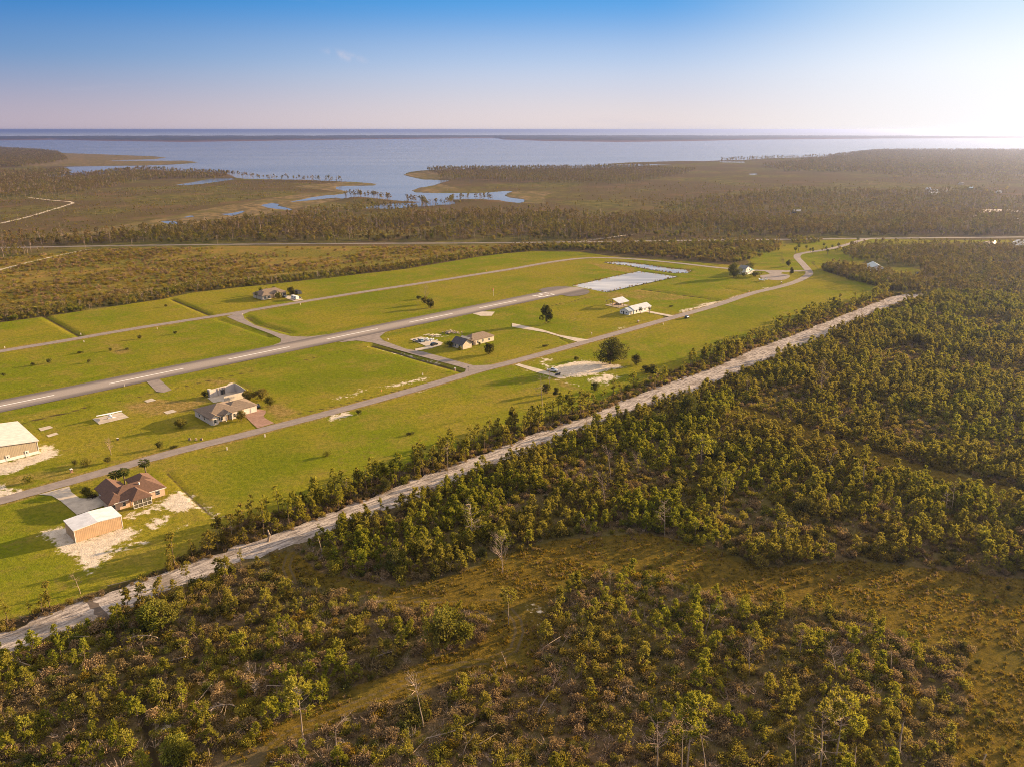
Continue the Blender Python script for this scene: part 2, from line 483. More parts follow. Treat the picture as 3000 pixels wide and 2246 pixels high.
area_mask(A['lawn'], GP(ZM(2480, 690, 4.254)((560, 400), (820, 400), (960, 440), (800, 500), (620, 520))), 3)
for q, v in ((B1((360, 1310), (480, 1265), (560, 1330), (640, 1400), (800, 1330), (1000, 1280), (1160, 1300), (1100, 1335), (900, 1430), (830, 1530), (740, 1640), (680, 1600), (640, 1500), (480, 1490), (440, 1400)), 1.0),
             (B1((1000, 1190), (1180, 1140), (1350, 1060), (1440, 970), (1530, 1030), (1560, 1080), (1500, 1130), (1430, 1160), (1300, 1120), (1060, 1210)), .9),
             (B1((1175, 1262), (1260, 1215), (1345, 1198), (1362, 1220), (1300, 1270), (1230, 1302)), 1.0), (B1((1400, 1305), (1490, 1265), (1500, 1280), (1420, 1318)), .8),
             (B1((1500, 1090), (1700, 1140), (1810, 1200), (1760, 1195)), .8), (B1((900, 1420), (1180, 1380), (1200, 1400), (900, 1500), (760, 1640), (640, 1656), (700, 1560)), .62),
             (B1((-100, 790), (0, 765), (300, 690), (330, 610), (420, 620), (470, 690), (300, 760), (130, 830), (0, 850), (-100, 880)), 1.0), (B1((-100, 940), (0, 950), (170, 1000), (40, 1030), (-100, 1060)), .9),
             (LOT((560, 410), (700, 372), (850, 330), (1050, 308), (1200, 320), (1350, 338), (1480, 368), (1700, 408), (1600, 432), (1450, 462), (1280, 512), (1050, 570), (780, 572), (640, 530), (590, 460)), 1.0),
             (LOT((250, 325), (420, 268), (620, 288), (440, 345), (600, 400), (420, 430), (350, 370)), .72), (LOT((1050, 620), (1280, 540), (1480, 510), (1680, 580), (1560, 640), (1380, 700), (1180, 680)), .62),
             (LOT((90, 470), (130, 460), (700, 640), (1000, 700), (980, 730), (600, 640)), .6),
             (B2((710, 385), (880, 343), (930, 372), (760, 412)), .9), (B2((640, 280), (900, 195), (1020, 150), (1040, 180), (900, 240)), .6), (B2((1070, 165), (1300, 110), (1520, 65), (1500, 95), (1250, 150)), .68),
             (B2((1430, 180), (1530, 165), (1450, 190)), .9), (Q6((1100, 790), (1190, 768), (1180, 780)), .9), (Q6((1600, 640), (1900, 560), (2150, 500), (2160, 515), (1900, 590), (1650, 660)), .62),
             (ZM(2120, 750, 7.373)((870, 690), (1060, 690), (1000, 720), (900, 720)), .9), (Q5((1060, 930), (1090, 925), (1380, 985), (1620, 1060), (1600, 1070), (1300, 990)), .66),
             (ZF((1250, 630), (1400, 595), (1650, 585), (2000, 600), (2300, 645), (2300, 662), (1900, 632), (1600, 640), (1400, 660)), .9), (ZF((1255, 695), (1300, 690), (1450, 760), (1500, 790), (1400, 795), (1300, 760)), .9),
             (ZF((1520, 740), (1740, 730), (1700, 750), (1560, 765)), .85), (ZF((1940, 770), (2130, 755), (2130, 775), (1950, 790)), .85),
             (C1((1240, 1310), (1320, 1230), (1400, 1300), (1330, 1370), (1270, 1400)), .7), (C3((300, 350), (420, 330), (400, 500), (330, 490)), .62), (C1((420, 505), (620, 510), (560, 545), (440, 530)), .9),
             (B3((1120, 230), (1290, 215), (1400, 205), (1330, 250), (1180, 290)), .85), (B4((-80, 380), (20, 385), (0, 395)), .8)):
    area_mask(A["sand"], GP(q), 4.0, v)
for q in CREEKS[1:7]:
    pass
for q in (Z1((330, 770), (700, 722), (1050, 665), (1300, 610), (1700, 540), (2000, 500), (2300, 490), (2300, 520), (1900, 605), (1600, 655), (1150, 708), (800, 750), (400, 778)),
          Z2((1060, 486), (1400, 490), (1310, 520), (1330, 570), (1190, 566), (1060, 515)), Z2((440, 483), (640, 442), (760, 470), (620, 500), (480, 498)), Z2((400, 383), (560, 352), (700, 390), (620, 414), (530, 412)),
          Z1((430, 238), (700, 250), (1090, 270), (1290, 300), (1000, 320), (150, 328), (100, 270), (300, 250)), Z1((1900, 455), (2212, 430), (2450, 440), (2260, 500), (2000, 470))):
    area_mask(A['marsh'], GP(q), 12)
GOLD = GP([(790, 1620), (868, 1614), (936, 1675), (1166, 1722), (1356, 1675), (1465, 1627), (1627, 1580), (1899, 1560), (2116, 1614), (2224, 1661), (2509, 1640), (3000, 1695), (3300, 1720), (3300, 2320), (2760, 2320),
           (2830, 2080), (2830, 1950), (2850, 1880), (2700, 1890), (2500, 1800), (2300, 1770), (2100, 1740), (1950, 1690), (1850, 1680), (1700, 1690), (1600, 1770), (1590, 1850), (1560, 2000), (1400, 1965),
           (1230, 2025), (1060, 2085), (830, 2180), (720, 2320), (560, 2320), (800, 2120), (1050, 2005), (1220, 1945), (1400, 1885), (1460, 1800), (1400, 1785), (1200, 1775), (950, 1720), (800, 1690)])
LANE = GP([(2150, 1200), (2240, 1225), (2430, 1296), (2580, 1345), (2700, 1385), (2850, 1425), (3000, 1455), (3200, 1500)])
area_mask(A['gold'], GOLD, 2.0)
line_mask(A['gold'], LANE, 15, 2.0)
area_mask(A['gold'], GP(C1((1450, 830), (1900, 760), (2208, 900), (2208, 1400), (2100, 1656), (1700, 1500), (1400, 1000))), 3, .8)
SEDGE = GP([(-300, 800), (60, 752), (300, 730), (700, 722), (1000, 721), (1500, 721), (1500, 735), (1200, 778), (850, 803), (560, 835), (250, 893), (0, 930), (-300, 980)])
area_mask(A['sedge'], SEDGE, 8)
area_mask(A['sedge'], GP([(600, 728), (1700, 716), (1560, 732), (1200, 760)]), 8, .6)
for q, w, v in ((ZW((-300, 735), (0, 665), (370, 570), (740, 485), (960, 440), (1190, 395)), 4, .72), (Z1((-300, 760), (0, 697), (180, 655), (440, 577), (474, 566), (455, 556), (350, 548), (190, 530)), 7, .68),
                (Z2((1540, 815), (1700, 792), (1900, 765)), 6, .6)):
    line_mask(A['sand'], GP(q), w, 1.5, v)
for q in ([(874, 1602), (848, 1628), (838, 1660), (855, 1700), (900, 1732), (1000, 1748), (1146, 1751), (1300, 1757), (1454, 1751)],
          [(1425, 1932), (1330, 1950), (1236, 1972), (1120, 2030), (980, 2090), (860, 2140), (758, 2211), (690, 2290)], [(1490, 1785), (1515, 1815), (1522, 1850), (1505, 1900), (1440, 1930)]):
    WHEEL.append(ribbon(GP(q), 3.2))
    p = np.array(GP(q)); d = np.gradient(p, axis=0); nrm = np.stack([-d[:, 1], d[:, 0]], 1); nrm /= np.linalg.norm(nrm, axis=1)[:, None]
    for s in (-.95, .95):
        line_mask(A['dirt'], (p + nrm * s).tolist(), .8, .35, .85)
area_mask(A['dirt'], GP([(560, 2260), (760, 2175), (800, 2195), (700, 2320), (560, 2320)]), 2, .8)

DITCHES = [  # pixels, width, depth, wetness
    ([(127, 925), (234, 985)], 5, 1.0, .7), ([(503, 876), (614, 922)], 5, 1.0, .75), ([(1090, 1012), (1166, 1032), (1206, 1045), (1351, 1086)], 6, 1.1, .75),
    ([(722, 928), (752, 948), (850, 974)], 6, 1.0, .55), ([(640, 934), (700, 955), (790, 986)], 5, .7, .45), ([(700, 1094), (760, 1082), (900, 1052), (1083, 1013)], 3, .4, .62),
    ([(514, 1136), (610, 1114), (760, 1082)], 3, .5, .7), ([(60, 1238), (150, 1216), (200, 1206), (250, 1191)], 4, .7, .8), ([(308, 1181), (400, 1163), (456, 1149)], 3, .4, .6),
    ([(0, 1148), (300, 1096), (800, 995)], 3, .2, .25), ([(874, 1210), (1000, 1183), (1150, 1146), (1294, 1110)], 3, .5, .68), ([(1881, 847), (1990, 862), (2102, 879)], 5, 1.0, .8),
    ([(1595, 900), (1650, 888), (1715, 873)], 3, .5, .7), ([(2120, 843), (2196, 856)], 4, .8, .7), ([(690, 1118), (750, 1147)], 3, .4, .5), ([(1700, 735), (1760, 745)], 4, .6, .6),
    ([(1940, 930), (1980, 922)], 4, .7, .8), ([(490, 1385), (560, 1455), (620, 1510)], 2.5, .3, .6), ([(1690, 1015), (1640, 990)], 3, .5, .6)]
for q, w, dep, wt in DITCHES:
    w *= .75
    line_mask(A['wet'], GP(q), w * .6, w * .3, min(1, wt * 1.15))
    ix = bbox_idx(GP(q), w)
    d = seg_dist(GP(q), GX[ix], GY[ix])
    wet_depth[ix] = np.minimum(wet_depth[ix], -dep * .8 * np.clip(1 - d / w, 0, 1))
BDITCH = GP(C1((745, 300), (800, 400), (860, 490), (940, 620), (1000, 760), (1080, 900), (1100, 1080), (1160, 1220), (1190, 1350), (1230, 1560), (1270, 1800)))
line_mask(A['wet'], BDITCH, 1.3, .9, 1.0)
ix = bbox_idx(BDITCH, 5); d = seg_dist(BDITCH, GX[ix], GY[ix])
wet_depth[ix] = np.minimum(wet_depth[ix], -1.5 * np.clip(1.3 - d / 1.3, 0, 1))
TU = GP(TRACK_UP[:20])
line_mask(A['wet'], [(x + V[0] * 1.2, y + V[1] * 1.2) for x, y in TU], 3.4, 1.2, 1.0)
ix = bbox_idx(TU, 5); d = seg_dist([(x + V[0] * 1.0, y + V[1] * 1.0) for x, y in TU], GX[ix], GY[ix])
wet_depth[ix] = np.minimum(wet_depth[ix], -.8 * np.clip(1 - d / 1.8, 0, 1))
RC1 = GP([(-200, 1520), (0, 1467), (150, 1425), (300, 1383), (435, 1344), (566, 1309), (700, 1277), (800, 1251.5), (1062, 1183.5), (1294, 1118), (1400, 1085), (1519, 1056), (1722, 1000), (1971, 930), (2200, 859)])
RC3 = GP([(-200, 1066), (0, 1029), (180, 1000), (362, 968), (680, 919), (881, 885), (1242, 829), (1500, 788.5), (1689, 758)])
line_mask(A['dry'], RC1, 11, 1.6, .8); line_mask(A['dry'], RC3, 11, 1.6, .8)
O0 = np.array((-199.9, 372.5))
for b_ in (14.5, -17.0):
    line_mask(A['lush'], [tuple(O0 + np.array(U) * a_ + np.array(V) * b_) for a_ in range(-330, 271, 20)], 7, 2.0, .75)
for b_, dep_ in ((19.5, .5), (-21.0, .45)):
    q = [tuple(O0 + np.array(U) * a_ + np.array(V) * b_) for a_ in list(range(-330, 20, 20))] if b_ > 0 else [tuple(O0 + np.array(U) * a_ + np.array(V) * b_) for a_ in range(30, 90, 20)]
    ix = bbox_idx(q, 6); d = seg_dist(q, GX[ix], GY[ix]); wet_depth[ix] = np.minimum(wet_depth[ix], -dep_ * np.clip(1 - d / 2.6, 0, 1))
for q, v_ in ((B1((1010, 290), (1280, 230), (1700, 250), (1600, 330), (1400, 380), (1180, 400), (1060, 350)), .85), (B2((150, 300), (330, 260), (520, 350), (300, 420), (180, 340)), .9), (B1((1640, 80), (1900, 80), (1950, 110), (1700, 150)), .7),
              (B1((0, 860), (500, 760), (900, 690), (800, 800), (400, 900), (0, 980)), .62), (Q6((700, 560), (1000, 490), (1330, 460), (1900, 550), (1400, 560), (1000, 530)), .62), (Q4((850, 900), (1000, 900), (1090, 960), (950, 1010), (850, 970)), .8),
              (LOT((480, 560), (760, 640), (1050, 760), (820, 800), (600, 720)), .85), (B2((0, 490), (400, 380), (900, 250), (900, 300), (400, 440), (0, 560)), .6), (Q6((850, 240), (1300, 290), (1260, 340), (1000, 300)), .8)):
    area_mask(A['dry'], GP(q), 5, v_)
for q, v_ in ((B2((-250, 850), (0, 640), (450, 580), (560, 800), (330, 960), (-100, 1100)), .9), (B2((100, 150), (600, 30), (1400, 20), (1300, 80), (500, 200)), .7), (Q5((620, 500), (1450, 440), (1500, 540), (900, 600)), .7), (Q6((300, 170), (700, 150), (800, 190), (400, 200)), .8),
              (LOT((1050, 590), (1700, 520), (1800, 560), (1500, 700), (1000, 720)), .8), (B1((0, 1130), (480, 1080), (560, 1240), (0, 1290)), .75), (Q7((0, 560), (500, 480), (420, 600), (0, 720)), .6)):
    area_mask(A['lush'], GP(q), 9, v_)
for q in (POND, POND2):
    ix = bbox_idx(q, 12); d = seg_dist(q, GX[ix], GY[ix], True)
    A['wet'][ix] = np.maximum(A['wet'][ix], np.clip(.75 - d / 7, 0, 1))
gz = gz + wet_depth

def grid_mesh(name, x, y, z, na, nr, attrs, mat, smooth=True):
    me = bpy.data.meshes.new(name)
    n = na * nr
    me.vertices.add(n)
    me.vertices.foreach_set("co", np.stack([x, y, z], 1).astype(np.float32).ravel())
    i = np.arange((nr - 1) * (na - 1)); r = i // (na - 1); c = i % (na - 1)
    a = r * na + c
    loops = np.stack([a, a + 1, a + na + 1, a + na], 1)[:, ::-1].ravel() if False else np.stack([a, a + na, a + na + 1, a + 1], 1)[:, ::-1].ravel()
    me.loops.add(len(loops)); me.loops.foreach_set("vertex_index", loops.astype(np.int32))
    me.polygons.add(len(i)); me.polygons.foreach_set("loop_start", (i * 4).astype(np.int32))
    me.polygons.foreach_set("use_smooth", np.full(len(i), smooth))
    for k, v in attrs.items():
        at = me.attributes.new(k, 'FLOAT', 'POINT'); at.data.foreach_set("value", v.astype(np.float32))
    me.update(calc_edges=True); me.validate()
    me.materials.append(mat)
    o = bpy.data.objects.new(name, me); COL.objects.link(o)
    return o

def ground_mat():
    m, nt = new_mat('ground'); k = NT(nt)
    p = k.geo()
    nL = k.noise(.011, 4, .6, p)            # big patches
    nM = k.noise(.06, 5, .65, p)            # a dozen metres
    nS = k.noise(.45, 5, .7, p)             # metres
    nF = k.noise(2.2, 4, .75, p)            # clumps
    fine = k.math('ADD', k.math('MULTIPLY', nS, .55), k.math('MULTIPLY', nF, .45))
    # scrub floor
    base = k.mix(k.step(fine, .36, .62), (.050, .036, .020), (.135, .095, .050))
    base = k.mix(k.math('MULTIPLY', k.step(nM, .45, .66), .7), base, k.mix(k.step(fine, .38, .6), (.055, .055, .018), (.115, .105, .028)))
    nX = k.noise(.0042, 4, .6, p)
    base = k.mix(k.math('MULTIPLY', k.step(nX, .45, .60), .8), base, k.mix(k.step(nM, .42, .58), (.075, .075, .020), (.15, .125, .036)))
    base = k.mix(k.math('MULTIPLY', k.step(nL, .54, .66), .55), base, (.155, .098, .056))
    # lawn
    g = k.mix(k.step(nL, .40, .60), (.150, .170, .010), (.238, .192, .022))
    g = k.mix(k.math('MULTIPLY', k.step(nM, .46, .64), .6), g, (.26, .185, .042))
    g = k.mix(k.math('MULTIPLY', k.step(fine, .56, .43), .45), g, (.085, .105, .007))
    g = k.mix(k.math('MULTIPLY', k.step(k.noise(.19, 5, .7, p, .8), .52, .70), .5), g, (.20, .135, .045))
    g = k.mix(k.math('MULTIPLY', k.attr('lush'), .75), g, k.mix(k.step(fine, .38, .62), (.070, .105, .005), (.150, .165, .010)))
    g = k.mix(k.step(k.math('ADD', k.attr('dry'), k.math('MULTIPLY', k.math('SUBTRACT', nM, .5), 1.0)), .35, .85), g, k.mix(k.step(fine, .42, .58), (.155, .105, .028), (.31, .21, .075)))
    g = k.mix(k.math('MULTIPLY', k.step(k.noise(.7, 5, .8, p), .51, .60), .5), g, (.075, .075, .012))
    mr = k.n("ShaderNodeVectorRotate", rotation_type='Z_AXIS'); nt.links.new(p, mr.inputs['Vector']); mr.inputs['Angle'].default_value = -ROT
    mow = k.noise(1.0, 3, .6, k.scaled(mr.outputs[0], .012, .42, 1))
    g = k.mix(k.math('MULTIPLY', k.step(mow, .45, .57), .22), g, (.115, .125, .010))
    # golden clearing
    c = k.mix(k.step(fine, .36, .64), (.050, .038, .010), (.165, .108, .018))
    c = k.mix(k.math('MULTIPLY', k.step(nM, .44, .64), .6), c, (.085, .07, .016))
    # broomsedge field
    s = k.mix(k.step(nM, .4, .62), (.165, .132, .030), (.24, .15, .044))
    s = k.mix(k.math('MULTIPLY', k.step(nL, .44, .56), .85), s, k.mix(k.step(nS, .43, .57), (.085, .09, .018), (.185, .15, .03)))
    s = k.mix(k.math('MULTIPLY', k.step(fine, .55, .38), .5), s, (.13, .10, .026))
    # marsh
    ms = k.mix(k.step(nM, .43, .58), (.105, .082, .042), (.215, .152, .076))
    ms = k.mix(k.math('MULTIPLY', k.step(nL, .47, .60), .7), ms, k.mix(nS, (.075, .07, .025), (.15, .125, .045)))
    sand = k.mix(k.step(fine, .36, .60), (.40, .325, .245), (.60, .51, .41))
    wet = k.mix(fine, (.028, .022, .016), (.075, .055, .03))
    dirt = k.mix(fine, (.075, .056, .032), (.13, .098, .055))
    def m_(name, amp, w=.12):
        return k.step(k.math('ADD', k.attr(name), k.math('MULTIPLY', k.math('SUBTRACT', k.math('ADD', k.math('MULTIPLY', nS, .6), k.math('MULTIPLY', nM, .4)), .5), amp)), .5 - w, .5 + w)
    col = k.mix(m_('marsh', .8), base, ms)
    col = k.mix(m_('sedge', .8), col, s)
    col = k.mix(m_('gold', .9), col, c)
    col = k.mix(m_('lawn', .5), col, g)
    col = k.mix(k.math('MULTIPLY', m_('dirt', .9), .8), col, dirt)
    col = k.mix(m_('sand', 2.5), col, sand)
    col = k.mix(k.math('MULTIPLY', m_('wet', 1.1, .25), .9), col, wet)
    b = k.n("ShaderNodeBsdfDiffuse"); nt.links.new(col, b.inputs[0])
    bp = k.n("ShaderNodeBump"); bp.inputs['Strength'].default_value = .8; bp.inputs['Distance'].default_value = .4
    nt.links.new(k.math('ADD', k.math('MULTIPLY', nS, .8), k.math('MULTIPLY', nF, .35)), bp.inputs['Height']); nt.links.new(bp.outputs[0], b.inputs['Normal'])
    k.out(b.outputs[0])
    return m

ground = tag(grid_mesh('ground', GX, GY, gz, NA, NR, A, ground_mat()), 'grass, scrub and marsh ground running to the bay', 'ground', kind='structure')

def sheet(name, pts, z, mat, label=None, kind='structure', cat=None, parent=None, thick=None):
    from mathutils.geometry import tessellate_polygon
    me = bpy.data.meshes.new(name)
    vs = [Vector((x, y, z)) for x, y in pts]
    tri = tessellate_polygon([vs])
    fs = []
    for t in tri:
        a, b, c = (vs[i] for i in t)
        fs.append(tuple(t) if (b - a).cross(c - a).z > 0 else tuple(t)[::-1])
    v = [tuple(p) for p in vs]
    if thick:
        n = len(v)
        v += [(x, y, z - thick) for x, y in pts]
        for i in range(n):
            fs.append((i, (i + 1) % n, n + (i + 1) % n, n + i))
    me.from_pydata(v, [], fs)
    me.materials.append(mat); me.update()
    o = bpy.data.objects.new(name, me); COL.objects.link(o)
    if parent: o.parent = parent
    return tag(o, label, cat, kind=kind)

def road_mat(name, c1, c2, streak=0.0, worn=None):
    m, nt = new_mat(name); k = NT(nt); p = k.geo()
    lon = k.noise(.35, 5, .65, k.scaled(p, .16, 1.3, 1, -ROT) if False else k.scaled(p, 1, 1, 1))
    # wear running along the runway's bearing
    rp = k.n("ShaderNodeVectorRotate", rotation_type='Z_AXIS'); nt.links.new(p, rp.inputs['Vector']); rp.inputs['Angle'].default_value = -ROT
    st = k.noise(.5, 5, .6, k.scaled(rp.outputs[0], .05, 1, 1))
    f = k.math('ADD', k.math('MULTIPLY', lon, 1 - streak), k.math('MULTIPLY', st, streak))
    n2 = k.noise(6, 3, .7, p)
    c = k.mix(k.step(f, .36, .64), c1, c2)
    c = k.mix(k.math('MULTIPLY', k.step(n2, .4, .7), .25), c, tuple(x * .7 for x in c1))
    if worn:                                       # rubbed pale along the middle
        dt = k.n("ShaderNodeVectorMath", operation='DOT_PRODUCT'); nt.links.new(p, dt.inputs[0]); dt.inputs[1].default_value = (V[0], V[1], 0)
        av = k.math('ABSOLUTE', k.math('SUBTRACT', dt.outputs['Value'], -199.9 * V[0] + 372.5 * V[1]))
        c = k.mix(k.math('MULTIPLY', k.step(k.math('ADD', av, k.math('MULTIPLY', k.math('SUBTRACT', st, .5), 9)), 8.5, 2.5), .8), c, worn)
    b = k.n("ShaderNodeBsdfPrincipled"); b.inputs['Roughness'].default_value = .92; b.inputs['Specular IOR Level'].default_value = .15
    nt.links.new(c, b.inputs['Base Color']); k.out(b.outputs[0])
    return m

M['asphalt'] = road_mat('worn_asphalt', (.20, .165, .15), (.28, .23, .205), .4)
M['runway'] = road_mat('runway_asphalt', (.115, .095, .09), (.155, .13, .12), .8, (.33, .275, .24))
M['highway'] = road_mat('highway_asphalt', (.17, .145, .13), (.22, .185, .16))
M['concrete'] = road_mat('concrete', (.40, .335, .27), (.52, .44, .35))
M['pavers'] = road_mat('brick_pavers', (.25, .145, .105), (.33, .20, .15))
M['paint'] = surf('road_paint', (.78, .76, .72), .7, .1, .8)
M['trackdirt'] = None

# sandy cleared track with raked ridges along it
def track_mat():
    m, nt = new_mat('track_sand'); k = NT(nt); p = k.geo()
    rp = k.n("ShaderNodeVectorRotate", rotation_type='Z_AXIS'); nt.links.new(p, rp.inputs['Vector']); rp.inputs['Angle'].default_value = -ROT
    st = k.noise(1.1, 6, .7, k.scaled(rp.outputs[0], .16, 1, 1), .4)
    n1 = k.noise(.09, 4, .6, p); n2 = k.noise(1.6, 4, .75, p)
    c = k.mix(k.step(k.math('ADD', k.math('MULTIPLY', st, .7), k.math('MULTIPLY', n2, .3)), .36, .62), (.115, .095, .09), (.50, .43, .385))
    c = k.mix(k.math('MULTIPLY', k.step(n1, .5, .66), .6), c, (.15, .115, .085))
    b = k.n("ShaderNodeBsdfDiffuse"); nt.links.new(c, b.inputs[0])
    bp = k.n("ShaderNodeBump"); bp.inputs['Strength'].default_value = .6; bp.inputs['Distance'].default_value = .3
    nt.links.new(k.math('ADD', st, k.math('MULTIPLY', n2, .4)), bp.inputs['Height']); nt.links.new(bp.outputs[0], b.inputs['Normal'])
    k.out(b.outputs[0])
    return m

def rough_edge(pts, amp, step=2.0):
    p = np.asarray(pts + [pts[0]]); out = []
    for a, b in zip(p[:-1], p[1:]):
        L = np.hypot(*(b - a)); n = max(1, int(L / step))
        for i in range(n):
            q = a + (b - a) * i / n
            j = rng.uniform(-amp, amp, 2) if i else rng.uniform(-amp, amp, 2) * .5
            out.append((q[0] + j[0], q[1] + j[1]))
    return out
mudm, mnt = new_mat('wet_mud'); mk_ = NT(mnt); mb_ = mk_.n('ShaderNodeBsdfDiffuse')
mnt.links.new(mk_.mix(mk_.noise(.8, 4, .7, mk_.geo()), (.06, .046, .038), (.19, .15, .125)), mb_.inputs[0]); mk_.out(mb_.outputs[0])
sheet('mud_crossing', rough_edge(GP(C1((690, 315), (735, 285), (790, 330), (850, 400), (900, 470), (830, 520), (790, 430), (735, 370))), .5, 1.2), .045, mudm, 'dark muddy crossing where the ditch meets the sandy track', cat='mud')
sheet('sandy_track', rough_edge(TRACK, 1.3, 2.4), .03, track_mat(), 'pale sandy cleared track between the lawn and the forest', cat='track')

# roads
R1C = GP([(-200, 1520), (0, 1467), (150, 1425), (300, 1383), (435, 1344), (566, 1309), (700, 1277), (800, 1251.5), (930, 1218), (1062, 1183.5), (1294, 1118), (1400, 1085), (1519, 1056), (1722, 1000), (1880, 956), (1971, 930),
          (2100, 895), (2200, 859), (2263, 846), (2325, 829), (2362, 812), (2374, 800), (2364, 787), (2347, 768), (2333, 754), (2338, 745), (2362, 740), (2400, 735), (2446, 727), (2495, 713), (2527, 703), (2560, 698)])
sheet('road', rough_edge(ribbon(R1C, 6.4), .16, 1.6), .05, M['asphalt'], 'long grey residential road crossing the airpark to the highway', cat='road')
R3C = GP([(-200, 1066), (0, 1029), (180, 1000), (362, 968), (500, 946), (680, 919), (760, 905), (881, 885), (1060, 856), (1242, 829), (1400, 804), (1500, 788.5), (1545, 780), (1620, 767), (1689, 758), (1743, 755), (1834, 757),
          (1979, 770), (2112, 786), (2215, 793), (2310, 795), (2372, 793)])
sheet('road', rough_edge(ribbon(R3C, 6.4), .2, 2.2), .056, M['asphalt'], 'narrow grey road running along the far side of the lots', cat='road')
HWY = GP([(-400, 728), (0, 726.5), (339, 720), (700, 716), (1000, 714), (1500, 712), (2041, 704.5), (2411, 700.5), (2700, 697.5), (3000, 695), (3400, 692)])
sheet('highway', ribbon(HWY, 8.5), .062, M['highway'], 'pale highway crossing the woods behind the airpark', cat='road')
# runway in its own frame
o0 = np.array((-199.9, 372.5)); ru = np.array(U); rv = np.array(V)
def RF(a, b): return tuple(o0 + ru * a + rv * b)
bulb = np.array(G(1652, 854)) - o0
be = float(bulb @ ru)
bc = float(bulb @ rv)
rw = [RF(-330, -9.7), RF(be - 12, -9.7)]
for i in range(19):
    a = R(-125 + 250 * i / 18)
    rw.append(RF(be + 20 * math.cos(a), (bc if abs(bc) < 12 else 6) + 20 * math.sin(a)))
rw += [RF(be - 12, 9.7), RF(-330, 9.7)]
sheet('runway', rw, .068, M['runway'], 'grey runway with a white dashed centre line and round turning bulb', cat='runway')
MK = MB()
def quad(a0, a1, b0, b1, z=.08):
    MK.poly([(*RF(a0, b0), z), (*RF(a1, b0), z), (*RF(a1, b1), z), (*RF(a0, b1), z)])
for i in range(-6, 7):
    a = i * 62.0
    if a + 37 < be - 40: quad(a, a + 37.2, -.42, .42)
# painted runway number at the far end, read from the bulb side
def digit(segs, a, b, h, w):
    for (x0, y0, x1, y1) in segs:      # 0..1 boxes, y up the digit
        MK.poly([(*RF(a - q * h, b - p * w), .08) for p, q in ((x0, y0), (x1, y0), (x1, y1), (x0, y1))])
T_ = .16
two = [(0, .92, 1, 1), (1 - T_, .54, 1, .92), (0, .46, 1, .54), (0, .08, T_, .46), (0, 0, 1, .08)]
three = [(0, .92, 1, 1), (1 - T_, .54, 1, .92), (.2, .46, 1, .54), (1 - T_, .08, 1, .46), (0, 0, 1, .08)]
digit(two, be - 14, 5.2, 15, 4.2); digit(three, be - 14, -.9, 15, 4.2)
mk = MK.build('runway_marking', M['paint'])
tag(mk, 'white painted dashes and number along the runway', 'marking', kind='structure')
# taxi links
sheet('taxiway', GP([(664, 928), (700, 944), (794, 979), (823, 993), (822, 1003), (800, 1012), (772, 1024), (860, 1006), (960, 980), (902, 987), (855, 986), (819, 977), (747, 953), (716, 934), (712, 922), (730, 914), (700, 916)]), .045, M['asphalt'],
      'grey taxiway linking the far road with the runway', cat='taxiway')
sheet('taxiway', GP([(990, 1004), (1043.6, 998), (1090.6, 1004), (1166.5, 1026), (1206, 1037), (1344, 1074), (1365, 1081), (1362, 1089), (1315, 1106), (1330, 1108), (1423, 1080), (1440, 1069), (1387, 1070.6), (1358, 1063), (1242, 1031),
                    (1188, 1022), (1123, 998), (1112, 987), (1130, 973), (1190, 957), (1170, 955), (1080, 975)]), .045, M['asphalt'], 'grey taxiway linking the runway with the near road', cat='taxiway')
sheet('taxiway', GP([(418, 1108), (436, 1124), (458, 1147), (480, 1149.5), (503, 1142), (478, 1120), (464, 1108), (470, 1100), (440, 1100)]), .045, M['asphalt'], 'short paved stub beside the runway', cat='taxiway')
sheet('turning_circle', GP(ZM(2120, 750, 7.373)((700, 320), (900, 335), (980, 375), (1000, 400), (800, 420), (780, 450), (850, 490), (960, 510), (1080, 525), (1230, 530), (1330, 510), (1400, 480), (1440, 440), (1400, 410), (1300, 395), (1230, 380), (1270, 355), (1420, 350), (1420, 330))),
      .045, M['asphalt'], 'grey paved turning circle beside the far house', cat='turning area')

# water
def disc_grid(name, r0, r1, na, nr, z, mat, a0, a1):
    an = np.linspace(a0, a1, na); ra = r0 * (r1 / r0) ** np.linspace(0, 1, nr)
    T, Q = np.meshgrid(an, ra)
    return grid_mesh(name, (np.sin(T) * Q).ravel(), (np.cos(T) * Q).ravel(), np.full(na * nr, z), na, nr, {}, mat)
M['bay'] = water_mat('bay_water', (.115, .105, .095), .15, .13, .05, .38)
M['pond'] = water_mat('pond_water', (.42, .39, .345), .2, .012, .4, .35, .012)
bay = tag(disc_grid('bay', 1150, 15800, 90, 60, -.45, M['bay'], R(-48), R(48)), 'wide blue bay with pale streaks before the far shore', 'water', kind='structure')
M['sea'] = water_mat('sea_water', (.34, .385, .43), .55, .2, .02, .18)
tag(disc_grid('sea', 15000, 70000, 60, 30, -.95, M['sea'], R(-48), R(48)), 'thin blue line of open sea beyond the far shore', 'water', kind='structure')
M['darkpond'] = water_mat('dark_pond_water', (.34, .315, .27), .07, .03, .4, .35, .02)
for q, lab in ((POND, 'pale rectangular pond on the lawn past the runway end'), (POND2, 'narrow reed-edged pond behind the rectangular one'), (POND3, 'small blue pond among trees by the highway')):
    c = np.mean(q, axis=0)
    tag(sheet('pond', rough_edge([tuple(c + (np.array(p) - c) * 1.03) for p in q], .35), -.42, M['pond' if q is POND else 'darkpond'], lab), cat='pond')

